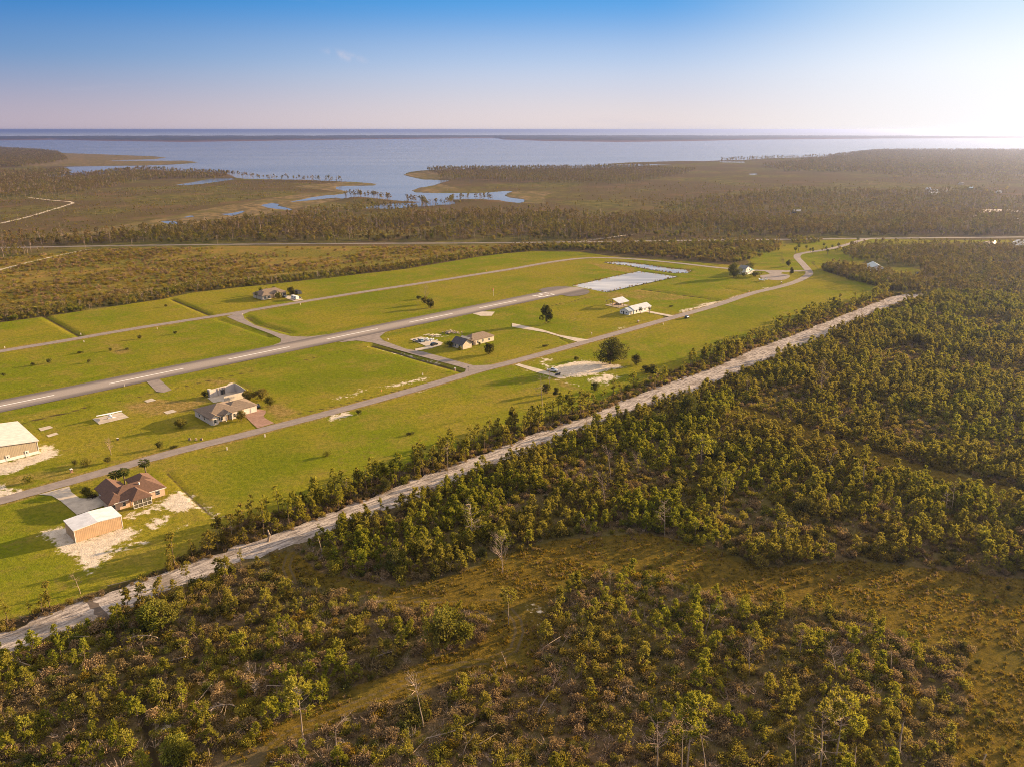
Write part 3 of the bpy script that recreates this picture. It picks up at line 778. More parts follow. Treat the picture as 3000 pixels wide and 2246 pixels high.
# the far shore across the bay
fa = np.linspace(R(-46), R(46), 420)
fpx = 1500 + FPX / math.cos(PITCH) * np.tan(fa) * (1.0)
near_px = np.interp(fpx, [-800, 0, 154, 271, 542, 1000, 1316, 1452, 1475, 1610, 1814, 2000, 2226, 2588, 3000, 3800], [412, 412, 410, 413, 417, 410, 406.5, 405, 410, 414.5, 417, 415, 410, 406.5, 405.5, 405])
far_n = []
for a, py in zip(fa, near_px):
    d = ray(1500, py); y = -CAM_H / d[2] * d[1]
    far_n.append(y / math.cos(a))
far_n = np.array(far_n)
FN = 26
t = np.linspace(0, 1, FN)[:, None]
FR = far_n[None] * (1 - t) + (far_n[None] * 0 + 16500) * t
FX = (np.sin(fa)[None] * FR).ravel(); FY = (np.cos(fa)[None] * FR).ravel()
wood = np.clip((t - .05) / .06, 0, 1) * np.ones_like(FR)
nz = 10 + 5 * np.sin(FX * .004 + 2 * np.sin(FY * .0011)) * np.sin(FY * .0031 + FX * .0017) + rng.uniform(-2.5, 2.5, FX.shape)
FZ = (wood.ravel() * (nz + 3)) + .3 * (t * np.ones_like(FR)).ravel()
FZ[:420] = -.8
FZ[-420:] = -.8
def shore_mat():
    m, nt = new_mat('far_shore'); k = NT(nt); p = k.geo()
    n = k.noise(.0035, 5, .65, k.scaled(p, 1, .4, 1)); n2 = k.noise(.02, 4, .7, p)
    w = k.mix(k.step(n2, .38, .64), (.026, .030, .014), (.066, .056, .03))
    w = k.mix(k.math('MULTIPLY', k.step(n, .52, .66), .7), w, (.11, .075, .04))
    c = k.mix(k.attr('wood'), (.14, .075, .045), w)
    b = k.n("ShaderNodeBsdfDiffuse"); nt.links.new(c, b.inputs[0]); k.out(b.outputs[0])
    return m
tag(grid_mesh('far_shore', FX, FY, FZ, 420, FN, {'wood': wood.ravel()}, shore_mat(), False), 'low dark wooded shore across the bay', 'shore', kind='structure')
# ------------------------------------------------------------------ plants: prototypes
def joined(name, parts):
    """several MBs with their materials -> one mesh"""
    v, f, t, mi, mats = [], [], [], [], []
    for i, (mb, mat) in enumerate(parts):
        n = len(v); v += mb.v; f += [tuple(n + q for q in x) for x in mb.f]; t += mb.t; mi += [i] * len(mb.f); mats.append(mat)
    me = bpy.data.meshes.new(name); me.from_pydata(v, [], f)
    for m in mats: me.materials.append(m)
    at = me.attributes.new("tone", 'FLOAT', 'FACE'); at.data.foreach_set("value", t)
    me.polygons.foreach_set("material_index", mi); me.update()
    return me

def tuft(mb, c, out, L, n, w, tone):
    for _ in range(n):
        d = Vector((out[0] * .55 + rnd.uniform(-.8, .8), out[1] * .55 + rnd.uniform(-.8, .8), .35 + rnd.uniform(-.55, .85)))
        mb.blade(c, d.normalized() * L * rnd.uniform(.7, 1.25), w * rnd.uniform(.7, 1.2), tone * rnd.uniform(.85, 1.15))

def pine(h, rad, base, ntuft, nbl, L, w, power=.75, limbs=True, flat=0.0, bend=0.0, thick=None):
    """young or tall pine: trunk mesh builder and crown mesh builder"""
    tr, cr = MB(), MB()
    th = thick or h * .013 + .03
    pts = [(bend * (i / 6) ** 2 * h, .04 * math.sin(i * 1.7) * h * .1, h * i / 6 * .97) for i in range(7)]
    tr.tube(pts, [th * (1 - .85 * i / 6) for i in range(7)], 6)
    lob = [rnd.uniform(.65, 1.2) for _ in range(9)]
    per = 6
    for k in range(ntuft // per + 1):
        f = 1.0 if k == 0 else base + (1 - base) * (rnd.random() ** .8) * .97
        q = (f - base) / (1 - base)
        env = (.14 + .86 * (1 - q ** 1.6) ** power) * (.5 + .5 * min(1, q * 4 + .25)) if not flat else math.sin(math.pi * (.18 + .78 * q)) ** .7
        az = rnd.uniform(0, 2 * math.pi)
        r = rad * env * lob[int(az / 6.2832 * 8.99)] * math.sqrt(rnd.uniform(.18, 1)) + .08
        bx = bend * f * f * h
        c = (bx + math.cos(az) * r, math.sin(az) * r, f * h + r * .18)
        tone = rnd.uniform(.62, 1.3)
        sg = L * .42
        for j in range(per):
            cj = (c[0] + rnd.gauss(0, sg), c[1] + rnd.gauss(0, sg), max(.15, c[2] + rnd.gauss(sg * .3, sg * .8)))
            tuft(cr, cj, (math.cos(az), math.sin(az)), L * .82, nbl, w, tone * rnd.uniform(.9, 1.1))
        if limbs and r > .5:
            tr.tube([(bx * .96, 0, f * h - r * .25), (bx + math.cos(az) * r * .6, math.sin(az) * r * .6, f * h - r * .05), c], [th * .32, th * .2, th * .08], 3)
    return tr, cr

def shrub(h, rad, n, size, thick_base=True):
    tr, cr = MB(), MB()
    for k in range(7):
        az = rnd.uniform(0, 6.28); q = rnd.uniform(.4, .9)
        tr.tube([(0, 0, 0), (math.cos(az) * rad * q * .4, math.sin(az) * rad * q * .4, h * .4), (math.cos(az) * rad * q * .8, math.sin(az) * rad * q * .8, h * q)], [.05 * h ** .5, .03 * h ** .5, .012], 3)
    lumps = [(rnd.uniform(-.6, .6) * rad, rnd.uniform(-.6, .6) * rad, rnd.uniform(.35, .8) * h, rnd.uniform(.32, .6) * rad, rnd.uniform(.7, 1.3)) for _ in range(9)]
    for k in range(n):
        lx, ly, lz, lr, tone = rnd.choice(lumps)
        d = Vector((rnd.gauss(0, 1), rnd.gauss(0, 1), rnd.gauss(0, 1) * .85)).normalized() * lr * rnd.uniform(.6, 1.05)
        p = (lx + d.x, ly + d.y, max(.03, lz + d.z))
        e = Vector((d.x + rnd.uniform(-.4, .4), d.y + rnd.uniform(-.4, .4), d.z + rnd.uniform(-.2, .5))).normalized()
        cr.blade(p, e * size * rnd.uniform(.7, 1.3), size * .32, tone * rnd.uniform(.8, 1.2))
    return tr, cr

def big_tree(h, rad, n, size, trunk_h=.3, lumps_n=22):
    tr, cr = MB(), MB()
    trunk_h *= .55
    tr.tube([(0, 0, 0), (.1, .05, h * trunk_h * .6), (.05, 0, h * trunk_h), (0, 0, h * .7)], [h * .03, h * .024, h * .02, h * .008], 8)
    lumps = []
    for k in range(lumps_n):
        az = rnd.uniform(0, 6.28); q = rnd.random(); r = rad * math.sqrt(rnd.random()) * math.sin(math.pi * (.2 + .7 * q)) * .9
        p = (math.cos(az) * r, math.sin(az) * r, h * (trunk_h + .08 + (1 - trunk_h - .2) * q))
        lumps.append((*p, rad * rnd.uniform(.24, .46), rnd.uniform(.62, 1.35)))
        tr.tube([(0, 0, h * trunk_h * .9), (p[0] * .5, p[1] * .5, h * trunk_h + (p[2] - h * trunk_h) * .55), p], [h * .012, h * .008, h * .003], 4)
    for k in range(n):
        lx, ly, lz, lr, tone = rnd.choice(lumps)
        d = Vector((rnd.gauss(0, 1), rnd.gauss(0, 1), rnd.gauss(0, 1))).normalized() * lr * rnd.uniform(.5, 1.08)
        e = Vector((d.x + rnd.uniform(-.5, .5), d.y + rnd.uniform(-.5, .5), d.z + rnd.uniform(-.5, .5))).normalized()
        cr.blade((lx + d.x, ly + d.y, lz + d.z * .8), e * size * rnd.uniform(.7, 1.3), size * .35, tone * rnd.uniform(.8, 1.2))
    return tr, cr

def branch(mb, p, d, L, r, depth, spread):
    p = Vector(p); d = Vector(d).normalized()
    mid = p + d * L * .5 + Vector((rnd.uniform(-1, 1), rnd.uniform(-1, 1), 0)) * L * .05
    e = p + d * L + Vector((rnd.uniform(-1, 1), rnd.uniform(-1, 1), rnd.uniform(-.3, .6))) * L * .1
    mb.tube([p, mid, e], [r, r * .75, r * .45], 4 if depth > 1 else 3, rnd.uniform(.85, 1.15))
    if depth <= 0: return
    for _ in range(3 if depth > 1 else rnd.choice((3, 4))):
        q = rnd.uniform(.35, 1.0)
        s = p + (e - p) * q
        nd = d + Vector((rnd.uniform(-1, 1), rnd.uniform(-1, 1), rnd.uniform(-.5, .7))) * spread
        branch(mb, s, nd, L * rnd.uniform(.4, .62), r * (1 - .45 * q) * .5, depth - 1, spread)

def dead_tree(h, lean=0.0, style='bare', spread=.8):
    """trunk builder, limb builder: 'bare' limbs up the trunk, 'fan' limbs from low down, 'snag' broken trunk with stubs, 'fork' two leaders, 'top' limbs only at the top"""
    tr, br = MB(), MB()
    th = h * .010 + .055
    top = 1.0
    pts = [(lean * (i / 6) ** 1.3, .012 * h * math.sin(i * 2.1), h * top * i / 6) for i in range(7)]
    if style == 'fork':
        a = pts[3]
        tr.tube(pts[:4], [th * (1 - .1 * i) for i in range(4)], 6)
        for s in (-1, 1):
            e = (a[0] + s * h * .16 + lean * .5, a[1] + s * .06 * h, h)
            tr.tube([a, ((a[0] * .4 + e[0] * .6), a[1], h * .78), e], [th * .62, th * .42, th * .12], 5)
            for _ in range(6):
                q = rnd.uniform(.2, 1); b0 = Vector(a).lerp(Vector(e), q)
                branch(br, b0, (s * .6 + rnd.uniform(-.7, .7), rnd.uniform(-1, 1), rnd.uniform(.1, 1)), h * .16, th * .22, 1, spread)
        return tr, br
    if style == 'snag':
        tr.tube(pts[:-1] + [(pts[-1][0] + h * .012, 0, h * .97), (pts[-1][0] + h * .03, 0, h)], [th * 1.25 * (1 - .35 * i / 6) for i in range(6)] + [th * .62, th * .1], 6)
        for _ in range(6):
            q = rnd.uniform(.35, .95); p = Vector(pts[int(q * 6)])
            branch(br, (p.x, p.y, h * q), (rnd.uniform(-1, 1), rnd.uniform(-1, 1), rnd.uniform(-.1, .5)), h * rnd.uniform(.06, .16), th * .28, 0, spread)
        return tr, br
    tr.tube(pts, [th * (1 - .86 * i / 6) for i in range(7)], 6)
    lo = {'bare': .35, 'fan': .15, 'top': .62}[style]
    for k in range({'bare': 24, 'fan': 28, 'top': 16}[style]):
        q = lo + (1 - lo) * rnd.random()
        i = min(5, int(q * 6)); p = Vector(pts[i]).lerp(Vector(pts[i + 1]), q * 6 - i)
        az = rnd.uniform(0, 6.28)
        up = {'bare': rnd.uniform(.0, .8), 'fan': rnd.uniform(.8, 1.8), 'top': rnd.uniform(.3, 1.3)}[style]
        branch(br, p, (math.cos(az), math.sin(az), up), h * rnd.uniform(.13, .26) * (1.25 - .5 * q) * (1.6 if style == 'fan' else 1), th * .24, 2, spread)
    return tr, br

def grass_clump(n, h, w):
    cr = MB()
    for _ in range(n):
        az = rnd.uniform(0, 6.28); r = rnd.random() * w
        p = (math.cos(az) * r, math.sin(az) * r, 0)
        cr.blade(p, (rnd.uniform(-.5, .5) * h, rnd.uniform(-.5, .5) * h, h * rnd.uniform(.6, 1.1)), .06, rnd.uniform(.65, 1.3))
    return cr

def twig_bush(h, rad, n):
    br = MB()
    for _ in range(n):
        az = rnd.uniform(0, 6.28)
        branch(br, (rnd.uniform(-.3, .3) * rad, rnd.uniform(-.3, .3) * rad, 0), (math.cos(az) * rad / h, math.sin(az) * rad / h, rnd.uniform(.4, 1.2)), h * rnd.uniform(.45, .8), .035, 2, .8)
    return br

def palm(h):
    tr, cr = MB(), MB()
    tr.tube([(0, 0, 0), (.05, 0, h * .4), (0, .04, h * .8), (0, 0, h)], [.24, .19, .17, .2], 8)
    for k in range(34):
        az = k * 2.39996; el = 1.2 - 2.1 * (k / 33)
        L = rnd.uniform(1.5, 2.1)
        p0 = Vector((0, 0, h)); d = Vector((math.cos(az) * math.cos(el), math.sin(az) * math.cos(el), math.sin(el)))
        p1 = p0 + d * L * .55; p2 = p1 + (d + Vector((0, 0, -.55))).normalized() * L * .5
        tone = rnd.uniform(.75, 1.2) * (.7 if el < -.5 else 1)
        side = d.cross(Vector((0, 0, 1)));  side = side.normalized() if side.length > .05 else Vector((1, 0, 0))
        for q in range(9):
            b = p1.lerp(p2, q / 14.0)
            for s in (-1, 1):
                cr.blade(b, side * s * L * .33 * (1 - q / 18) + (p2 - p1) * .5 + Vector((0, 0, -.1 * L)), .07, tone * rnd.uniform(.85, 1.15))
        cr.tube([p0, p1], [.03, .02], 3, tone)
    return tr, cr

PROT = {}
def proto(kind, builder, mats, n):
    L = []
    for i in range(n):
        tr, cr = builder(i)
        L.append((tr.mesh(kind + '_trunk', mats[0]) if tr else None, cr.mesh(kind + '_crown', mats[1]), tr, cr))
    PROT[kind] = L
# unit sizes: every prototype is about as tall as named here and is scaled when planted
proto('young', lambda i: pine(6.0, 1.35 + .2 * (i % 3), .12 + .06 * (i % 2), 96 + 14 * i, 8, .62, .085, .8 + .1 * (i % 2), bend=.03 * (i - 2)), (M['bark'], M['pine']), 6)
proto('slim', lambda i: pine(7.0, .95, .38, 58, 9, .55, .07, .6, bend=.05 * (i - 1)), (M['bark'], M['pine']), 3)
proto('tall', lambda i: pine(13.0, 3.7 + .3 * i, .52 + .05 * i, 230, 10, .75, .09, .6, flat=1, bend=.02 * (i - 1), thick=.19), (M['deadwood'], M['pine']), 3)
proto('shrub', lambda i: shrub(2.0, 1.35 + .15 * i, 700, .26), (M['bark'], M['broad']), 4)
proto('darkshrub', lambda i: shrub(2.2, 1.3, 800, .24), (M['bark'], M['dark']), 3)
proto('greenbrush', lambda i: shrub(1.5, 1.3, 420, .26), (M['bark'], M['green_brush']), 3)
proto('dryshrub', lambda i: shrub(1.6, 1.2, 480, .26), (M['twig'], M['brush']), 3)
proto('oak', lambda i: big_tree(11, 5.6, 5200, .42, .22, 30), (M['bark'], M['dark']), 2)
proto('yard', lambda i: big_tree(6, 3.1, 2600, .36, .3, 20), (M['bark'], M['broad']), 3)
proto('darktree', lambda i: big_tree(6.5, 3.0, 2600, .36, .2, 20), (M['bark'], M['dark']), 3)
proto('palm', lambda i: palm(5.0 + .6 * i), (M['palmbark'], M['palm']), 3)

def stuff_proto(name, parts):
    o = bpy.data.objects.new(name, joined(name, parts)); return o
SP = {}
def sp(kind, L):
    c = bpy.data.collections.new(kind)
    for i, parts in enumerate(L):
        c.objects.link(stuff_proto('%s_plant_%02d' % (kind, i), parts))
    SP[kind] = (c, len(L))
sp('stand', [[(p[3], M['pine']), (p[2], M['bark'])] for p in PROT['young'] + PROT['slim']] + [[(p[3], M['broad']), (p[2], M['bark'])] for p in PROT['shrub'][:2]])
def far_pine(i):
    tr, cr = pine(11.0, 1.5 + .25 * (i % 3), (.45, .55, .3, .62)[i % 4], 42, 6, 1.0, .2, .6, limbs=False, flat=i % 2, bend=.05 * (i % 3 - 1), thick=.17)
    return [(cr, M['pine_far']), (tr, M['bark'])]
def far_broad(i):
    tr, cr = shrub(5.0 + i, 2.6, 340, .75)
    return [(cr, (M['green_brush'], M['pine_far'], M['broad'])[i % 3]), (tr, M['bark'])]
def far_snag(i):
    tr, br = dead_tree(11.0, .6 * (i - 1), ('bare', 'snag', 'top')[i], .8)
    return [(tr, M['twig']), (br, M['twig'])]
sp('woods', [far_pine(i) for i in range(6)] + [far_broad(i) for i in range(3)] + [far_snag(i) for i in range(3)])
sp('scrub', [far_broad(0), [(PROT['dryshrub'][0][3], M['brush'])], [(PROT['darkshrub'][0][3], M['dark'])], [(PROT['shrub'][0][3], M['broad'])], [(PROT['shrub'][1][3], M['green_brush'])]])
def twigs(i):
    return [(twig_bush(1.3 + .2 * i, 1.1, 7), M['twig'] if i % 2 else M['brush'])]
def leafy(i, m, h=1.3, n=300):
    tr, cr = shrub(h, 1.2, n, .26); return [(cr, M[m])]
sp('under', [twigs(0), twigs(1), twigs(2), leafy(0, 'brush'), leafy(1, 'brush', 1.0), leafy(2, 'green_brush', 1.1), leafy(3, 'dark', 1.2), leafy(4, 'grass', .9, 220)])
sp('grass', [[(grass_clump(26, .75, .45), M['grass'])], [(grass_clump(20, .5, .6), M['grass'])], [(grass_clump(20, .9, .35), M['brush'])], [(grass_clump(18, .45, .5), M['green_brush'])]])

def scatter(name, kind, pts, scl, pick, label, cat, tilt=.08):
    """stuff: one object whose points carry plant instances"""
    pts = np.asarray(pts, np.float32); n = len(pts)
    me = bpy.data.meshes.new(name)
    me.vertices.add(n); me.vertices.foreach_set("co", pts.ravel())
    me.attributes.new("scl", 'FLOAT', 'POINT').data.foreach_set("value", np.asarray(scl, np.float32))
    me.attributes.new("pick", 'INT', 'POINT').data.foreach_set("value", np.asarray(pick, np.int32))
    rot = np.stack([rng.normal(0, tilt, n), rng.normal(0, tilt, n), rng.uniform(0, 6.283, n)], 1).astype(np.float32)
    me.attributes.new("rot", 'FLOAT_VECTOR', 'POINT').data.foreach_set("vector", rot.ravel())
    o = bpy.data.objects.new(name, me); COL.objects.link(o)
    ng = bpy.data.node_groups.new(name, 'GeometryNodeTree')
    ng.interface.new_socket("Geometry", in_out='INPUT', socket_type='NodeSocketGeometry')
    ng.interface.new_socket("Geometry", in_out='OUTPUT', socket_type='NodeSocketGeometry')
    N = ng.nodes.new; Lk = ng.links.new
    gi, go = N("NodeGroupInput"), N("NodeGroupOutput")
    iop = N("GeometryNodeInstanceOnPoints"); ci = N("GeometryNodeCollectionInfo")
    ci.inputs['Collection'].default_value = SP[kind][0]; ci.inputs['Separate Children'].default_value = True; ci.inputs['Reset Children'].default_value = True
    def na(nm, t):
        x = N("GeometryNodeInputNamedAttribute"); x.data_type = t; x.inputs[0].default_value = nm; return x.outputs[0]
    Lk(gi.outputs[0], iop.inputs['Points']); Lk(ci.outputs[0], iop.inputs['Instance']); iop.inputs['Pick Instance'].default_value = True
    Lk(na("pick", 'INT'), iop.inputs['Instance Index']); Lk(na("rot", 'FLOAT_VECTOR'), iop.inputs['Rotation']); Lk(na("scl", 'FLOAT'), iop.inputs['Scale'])
    Lk(iop.outputs[0], go.inputs[0])
    md = o.modifiers.new("plants", 'NODES'); md.node_group = ng
    return tag(o, label, cat, kind='stuff')

# ------------------------------------------------------------------ where plants grow
def cells(poly, spacing, keep=1.0, margin=.72, exclude=(), ymax=9000):
    p = np.asarray(poly); x0, y0 = p.min(0); x1, y1 = p.max(0)
    y0 = max(y0, 95); y1 = min(y1, ymax); x0 = max(x0, -margin * y1 - 40); x1 = min(x1, margin * y1 + 40)
    nx, ny = int((x1 - x0) / spacing) + 1, int((y1 - y0) / spacing) + 1
    if nx < 1 or ny < 1: return np.zeros((0, 2))
    gx, gy = np.meshgrid(x0 + np.arange(nx) * spacing, y0 + np.arange(ny) * spacing)
    x = gx.ravel() + rng.uniform(-.5, .5, gx.size) * spacing * 1.3; y = gy.ravel() + rng.uniform(-.5, .5, gx.size) * spacing * 1.3
    k = (np.abs(x) < margin * y + 30) & (rng.random(x.size) < keep)
    x, y = x[k], y[k]
    k = in_poly(p, x, y)
    for e in exclude: k &= ~in_poly(e, x, y)
    return np.stack([x[k], y[k]], 1)

def clump(xy, scale, seed, lo, hi):
    """keeps points in the light of a soft random field, so growth comes in clumps with gaps"""
    x, y = xy[:, 0] / scale, xy[:, 1] / scale
    f = (np.sin(x + seed) * np.cos(y * 1.13 + seed * 2) + np.sin(x * 2.3 - y * 1.7 + seed) * .6 + np.sin(x * .43 + y * .6 + seed * 3) * .7) / 2.3
    return xy[rng.random(len(xy)) < np.clip((f + .5 - lo) / (hi - lo + 1e-6), 0, 1)]

STAND = GP([(868, 1612), (936, 1672), (1166, 1718), (1356, 1672), (1465, 1624), (1627, 1577), (1899, 1557), (2116, 1611), (2224, 1658), (2509, 1637), (3000, 1690), (3500, 1740), (3500, 880), (3000, 872), (2760, 868), (2705, 876)]) + TRACK[len(TRACK_UP) + 1:len(TRACK_UP) + 17]
LOW_R = GP([(1600, 1775), (1700, 1692), (1850, 1682), (1950, 1692), (2100, 1742), (2300, 1772), (2500, 1802), (2700, 1892), (2850, 1885), (2830, 1950), (2825, 2080), (2755, 2320), (1530, 2320), (1400, 2240), (1230, 2030), (1400, 1970), (1560, 2004), (1590, 1850)])
LOW_M = GP([(700, 2330), (830, 2185), (1060, 2090), (1230, 2030), (1400, 2240), (1530, 2320)])
LOW_L = GP([(-300, 2060), (0, 1930), (109, 1888), (232, 1840), (275, 1822), (435, 1757), (620, 1690), (780, 1640), (800, 1692), (950, 1722), (1200, 1777), (1400, 1787), (1455, 1802), (1395, 1885), (1215, 1945), (1045, 2005), (800, 2118), (560, 2320), (-300, 2340)])
BD_EX = ribbon(BDITCH, 1.4)
LANE_EX = ribbon(LANE, 13.0)
TLO_EX = ribbon(GP(TRACK_LO[1:18]), 4.5)
PINES = []       # (x, y, height, proto, zone)
SHRUBS = []
for zone, poly, sp_, keep, hlo, hhi, ex in (('strip', STRIP, 2.8, .55, 3.5, 9.5, ()), ('dense', STAND, 2.3, .95, 1.6, 6.8, (LANE_EX, TLO_EX)), ('right', LOW_R, 3.0, .36, 2.2, 6.2, ()),
                                            ('middle', LOW_M, 3.2, .24, 1.8, 4.2, ()), ('left', LOW_L, 3.0, .48, 2.5, 6.5, (BD_EX,))):
    c = cells(poly, sp_, keep, exclude=ex, ymax=900)
    c = clump(c, 14.0, 1.7, *((-.1, .6) if zone != 'dense' else (-.1, .45)))
    if zone == 'dense': c = clump(c, 4.2, .6, -.25, .5)
    if zone == 'strip': c = np.concatenate([c, cells(STRIP, 3.4, .55, ymax=330)])
    if zone == 'left':                                     # the grassy hollow at lower left stays open
        c = c[~in_poly(GP(C1((1450, 830), (1900, 760), (2208, 900), (2208, 1250), (1900, 1500), (1500, 1200))), c[:, 0], c[:, 1])]
    for x, y in c:
        if zone == 'strip' and y > 560 and rnd.random() < .3: continue
        kind = 'slim' if rnd.random() < (.72 if zone == 'strip' else .16) else 'young'
        PINES.append((x, y, (hlo + (hhi - hlo) * rnd.random() ** 1.35 if zone == 'dense' else rnd.uniform(hlo, hhi)) * (1.12 if kind == 'slim' else 1), kind, zone))
for zone, poly, sp_, keep, ex in (('strip', STRIP, 2.8, .42, ()), ('dense', STAND, 3.2, .6, (LANE_EX, TLO_EX)), ('right', LOW_R, 4.0, .34, ()), ('middle', LOW_M, 4.0, .25, ()), ('left', LOW_L, 3.6, .42, (BD_EX,)), ('clearing', GOLD, 6.0, .3, tuple(WHEEL)), ('clearing', GP([(2780, 2060), (3100, 2000), (3100, 2300), (2740, 2300)]), 3.0, .5, ())):
    c = cells(poly, sp_, keep, exclude=ex, ymax=900)
    if zone == 'clearing': c = clump(c, 9.0, 2.2, .1, .7)
    for x, y in c:
        kind = rnd.choice(('shrub', 'darkshrub', 'greenbrush', 'greenbrush', 'dryshrub', 'dryshrub') if zone == 'dense' else ('shrub', 'greenbrush', 'greenbrush', 'dryshrub', 'dryshrub') if zone == 'strip' else ('shrub', 'darkshrub', 'greenbrush', 'greenbrush', 'dryshrub'))
        SHRUBS.append((x, y, rnd.uniform(.9, 2.2) * (1.25 if zone in ('dense', 'strip') else .6 if zone == 'clearing' else 1), kind, zone))
# ------------------------------------------------------------------ building materials
M['peach'] = surf('peach_stucco', (.56, .40, .29), .85, .06, .6)
M['offwhite'] = surf('off_white_stucco', (.60, .52, .45), .85, .06, .6)
M['cream'] = surf('cream_wall', (.60, .50, .38), .85, .07, .6)
M['white'] = surf('white_paint', (.74, .71, .67), .6, .06, .8)
M['brownroof'] = surf('brown_shingles', (.135, .075, .052), .9, .16, 1.6)
M['greyroof'] = surf('grey_brown_shingles', (.205, .15, .11), .9, .16, 1.6)
M['darkroof'] = surf('dark_shingles', (.095, .085, .09), .9, .16, 1.6)
def ribbed(name, col, axis, pitch, rough=.55, dark=.8):
    """pressed sheet metal with ribs running up the wall or down the roof"""
    m, nt = new_mat(name); k = NT(nt); p = k.coord()
    sx = k.n("ShaderNodeSeparateXYZ"); nt.links.new(p, sx.inputs[0])
    fr = k.math('FRACT', k.math('MULTIPLY', sx.outputs[axis], 1.0 / pitch))
    rib = k.math('SUBTRACT', 1.0, k.step(k.math('ABSOLUTE', k.math('SUBTRACT', fr, .5)), .12, .3))
    n = k.noise(.5, 4, .6, p)
    c = k.mix(k.step(n, .3, .7), tuple(x * .86 for x in col), tuple(min(1, x * 1.08) for x in col))
    c = k.mix(k.math('MULTIPLY', rib, 1 - dark), c, tuple(x * .45 for x in col))
    b = k.n("ShaderNodeBsdfPrincipled"); b.inputs['Roughness'].default_value = rough; b.inputs['Specular IOR Level'].default_value = .3
    nt.links.new(c, b.inputs['Base Color'])
    bp = k.n("ShaderNodeBump"); bp.inputs['Strength'].default_value = .22; bp.inputs['Distance'].default_value = .05
    nt.links.new(rib, bp.inputs['Height']); nt.links.new(bp.outputs[0], b.inputs['Normal'])
    k.out(b.outputs[0]); return m
M['tanrib'] = ribbed('tan_ribbed_metal', (.48, .32, .19), 0, .52, .55, .93)
M['tanrib_side'] = ribbed('tan_ribbed_metal_side', (.50, .315, .165), 1, .52, .55, .55)
M['beigerib'] = ribbed('beige_ribbed_metal', (.40, .325, .225), 0, .55, .55, .92)
M['beigerib_side'] = ribbed('beige_ribbed_metal_side', (.40, .325, .225), 1, .55, .55, .6)
M['whitemetal'] = ribbed('white_metal_roof', (.68, .66, .66), 1, .6, .4, .9)
M['whitemetal_x'] = ribbed('white_metal_roof_sheet', (.47, .48, .51), 0, .6, .4, .88)
M['palemetal'] = ribbed('pale_metal_roof', (.62, .55, .48), 1, .6, .45, .9)
M['block'] = surf('pale_block', (.50, .44, .38), .9, .1, .8)
M['glass'] = surf('window_glass', (.035, .045, .055), .12, .1, 1, 0, .5)
M['screen'] = surf('porch_screen', (.10, .085, .06), .8, .2, 2)
M['door'] = surf('white_door', (.70, .67, .62), .5, .05, 1)
M['garage'] = surf('garage_door_panel', (.66, .60, .53), .5, .05, 1)
M['dark'+'metal'] = surf('dark_metal', (.05, .05, .055), .5, .1, 2, .3)
M['wood'] = surf('weathered_wood', (.26, .19, .13), .85, .15, 2)
M['blackpaint'] = surf('black_car_paint', (.025, .026, .03), .25, .1, 1, .2, .5)
M['greypaint'] = surf('grey_car_paint', (.10, .11, .125), .3, .1, 1, .3, .5)
M['bluepaint'] = surf('blue_car_paint', (.06, .13, .32), .3, .1, 1, .2, .5)
M['paleroof'] = surf('pale_green_metal_roof', (.46, .50, .48), .5, .06, 1)
M['greymetalroof'] = surf('grey_metal_roof', (.30, .34, .38), .5, .08, 1)
M['palebluepaint'] = surf('pale_blue_paint', (.35, .48, .55), .35, .08, 1, .1, .5)
M['whitepaint'] = surf('white_car_paint', (.72, .72, .72), .3, .04, 1, 0, .5)
M['tyre'] = surf('tyre_rubber', (.025, .024, .023), .9, .1, 3)
M['orange'] = surf('orange_cloth', (.75, .30, .12), .8, .08, 2)
M['brick'] = surf('red_brick', (.34, .20, .14), .9, .2, 3)
M['rubble'] = surf('pale_rubble', (.50, .39, .31), .9, .2, 1.2)
M['planegrey'] = surf('aircraft_white', (.80, .79, .78), .3, .03, .8, 0, .5)
M['teal'] = surf('teal_metal_roof', (.17, .36, .33), .5, .1, 1)
M['mulch'] = surf('dark_mulch_shrub', (.035, .022, .016), .95, .3, 3)

# ------------------------------------------------------------------ building pieces
EPS = .004
def hip_roof(mb, x0, x1, y0, y1, z, h, ov=.5, t=.16):
    x0 -= ov; x1 += ov; y0 -= ov; y1 += ov; z0 = z + EPS
    w = min(x1 - x0, y1 - y0) / 2
    if x1 - x0 >= y1 - y0: a, b = (x0 + w, (y0 + y1) / 2), (x1 - w, (y0 + y1) / 2)
    else: a, b = ((x0 + x1) / 2, y0 + w), ((x0 + x1) / 2, y1 - w)
    c = [(x0, y0), (x1, y0), (x1, y1), (x0, y1)]
    B = [(*q, z0) for q in c]; T = [(*q, z0 + t) for q in c]
    ra, rb = (*a, z0 + t + h), (*b, z0 + t + h)
    mb.poly(B[::-1])
    for i in range(4): mb.poly([B[i], B[(i + 1) % 4], T[(i + 1) % 4], T[i]])
    if x1 - x0 >= y1 - y0:
        mb.poly([T[0], T[1], rb, ra]); mb.poly([T[1], T[2], rb]); mb.poly([T[2], T[3], ra, rb]); mb.poly([T[3], T[0], ra])
    else:
        mb.poly([T[0], T[1], ra]); mb.poly([T[1], T[2], rb, ra]); mb.poly([T[2], T[3], rb]); mb.poly([T[3], T[0], ra, rb])

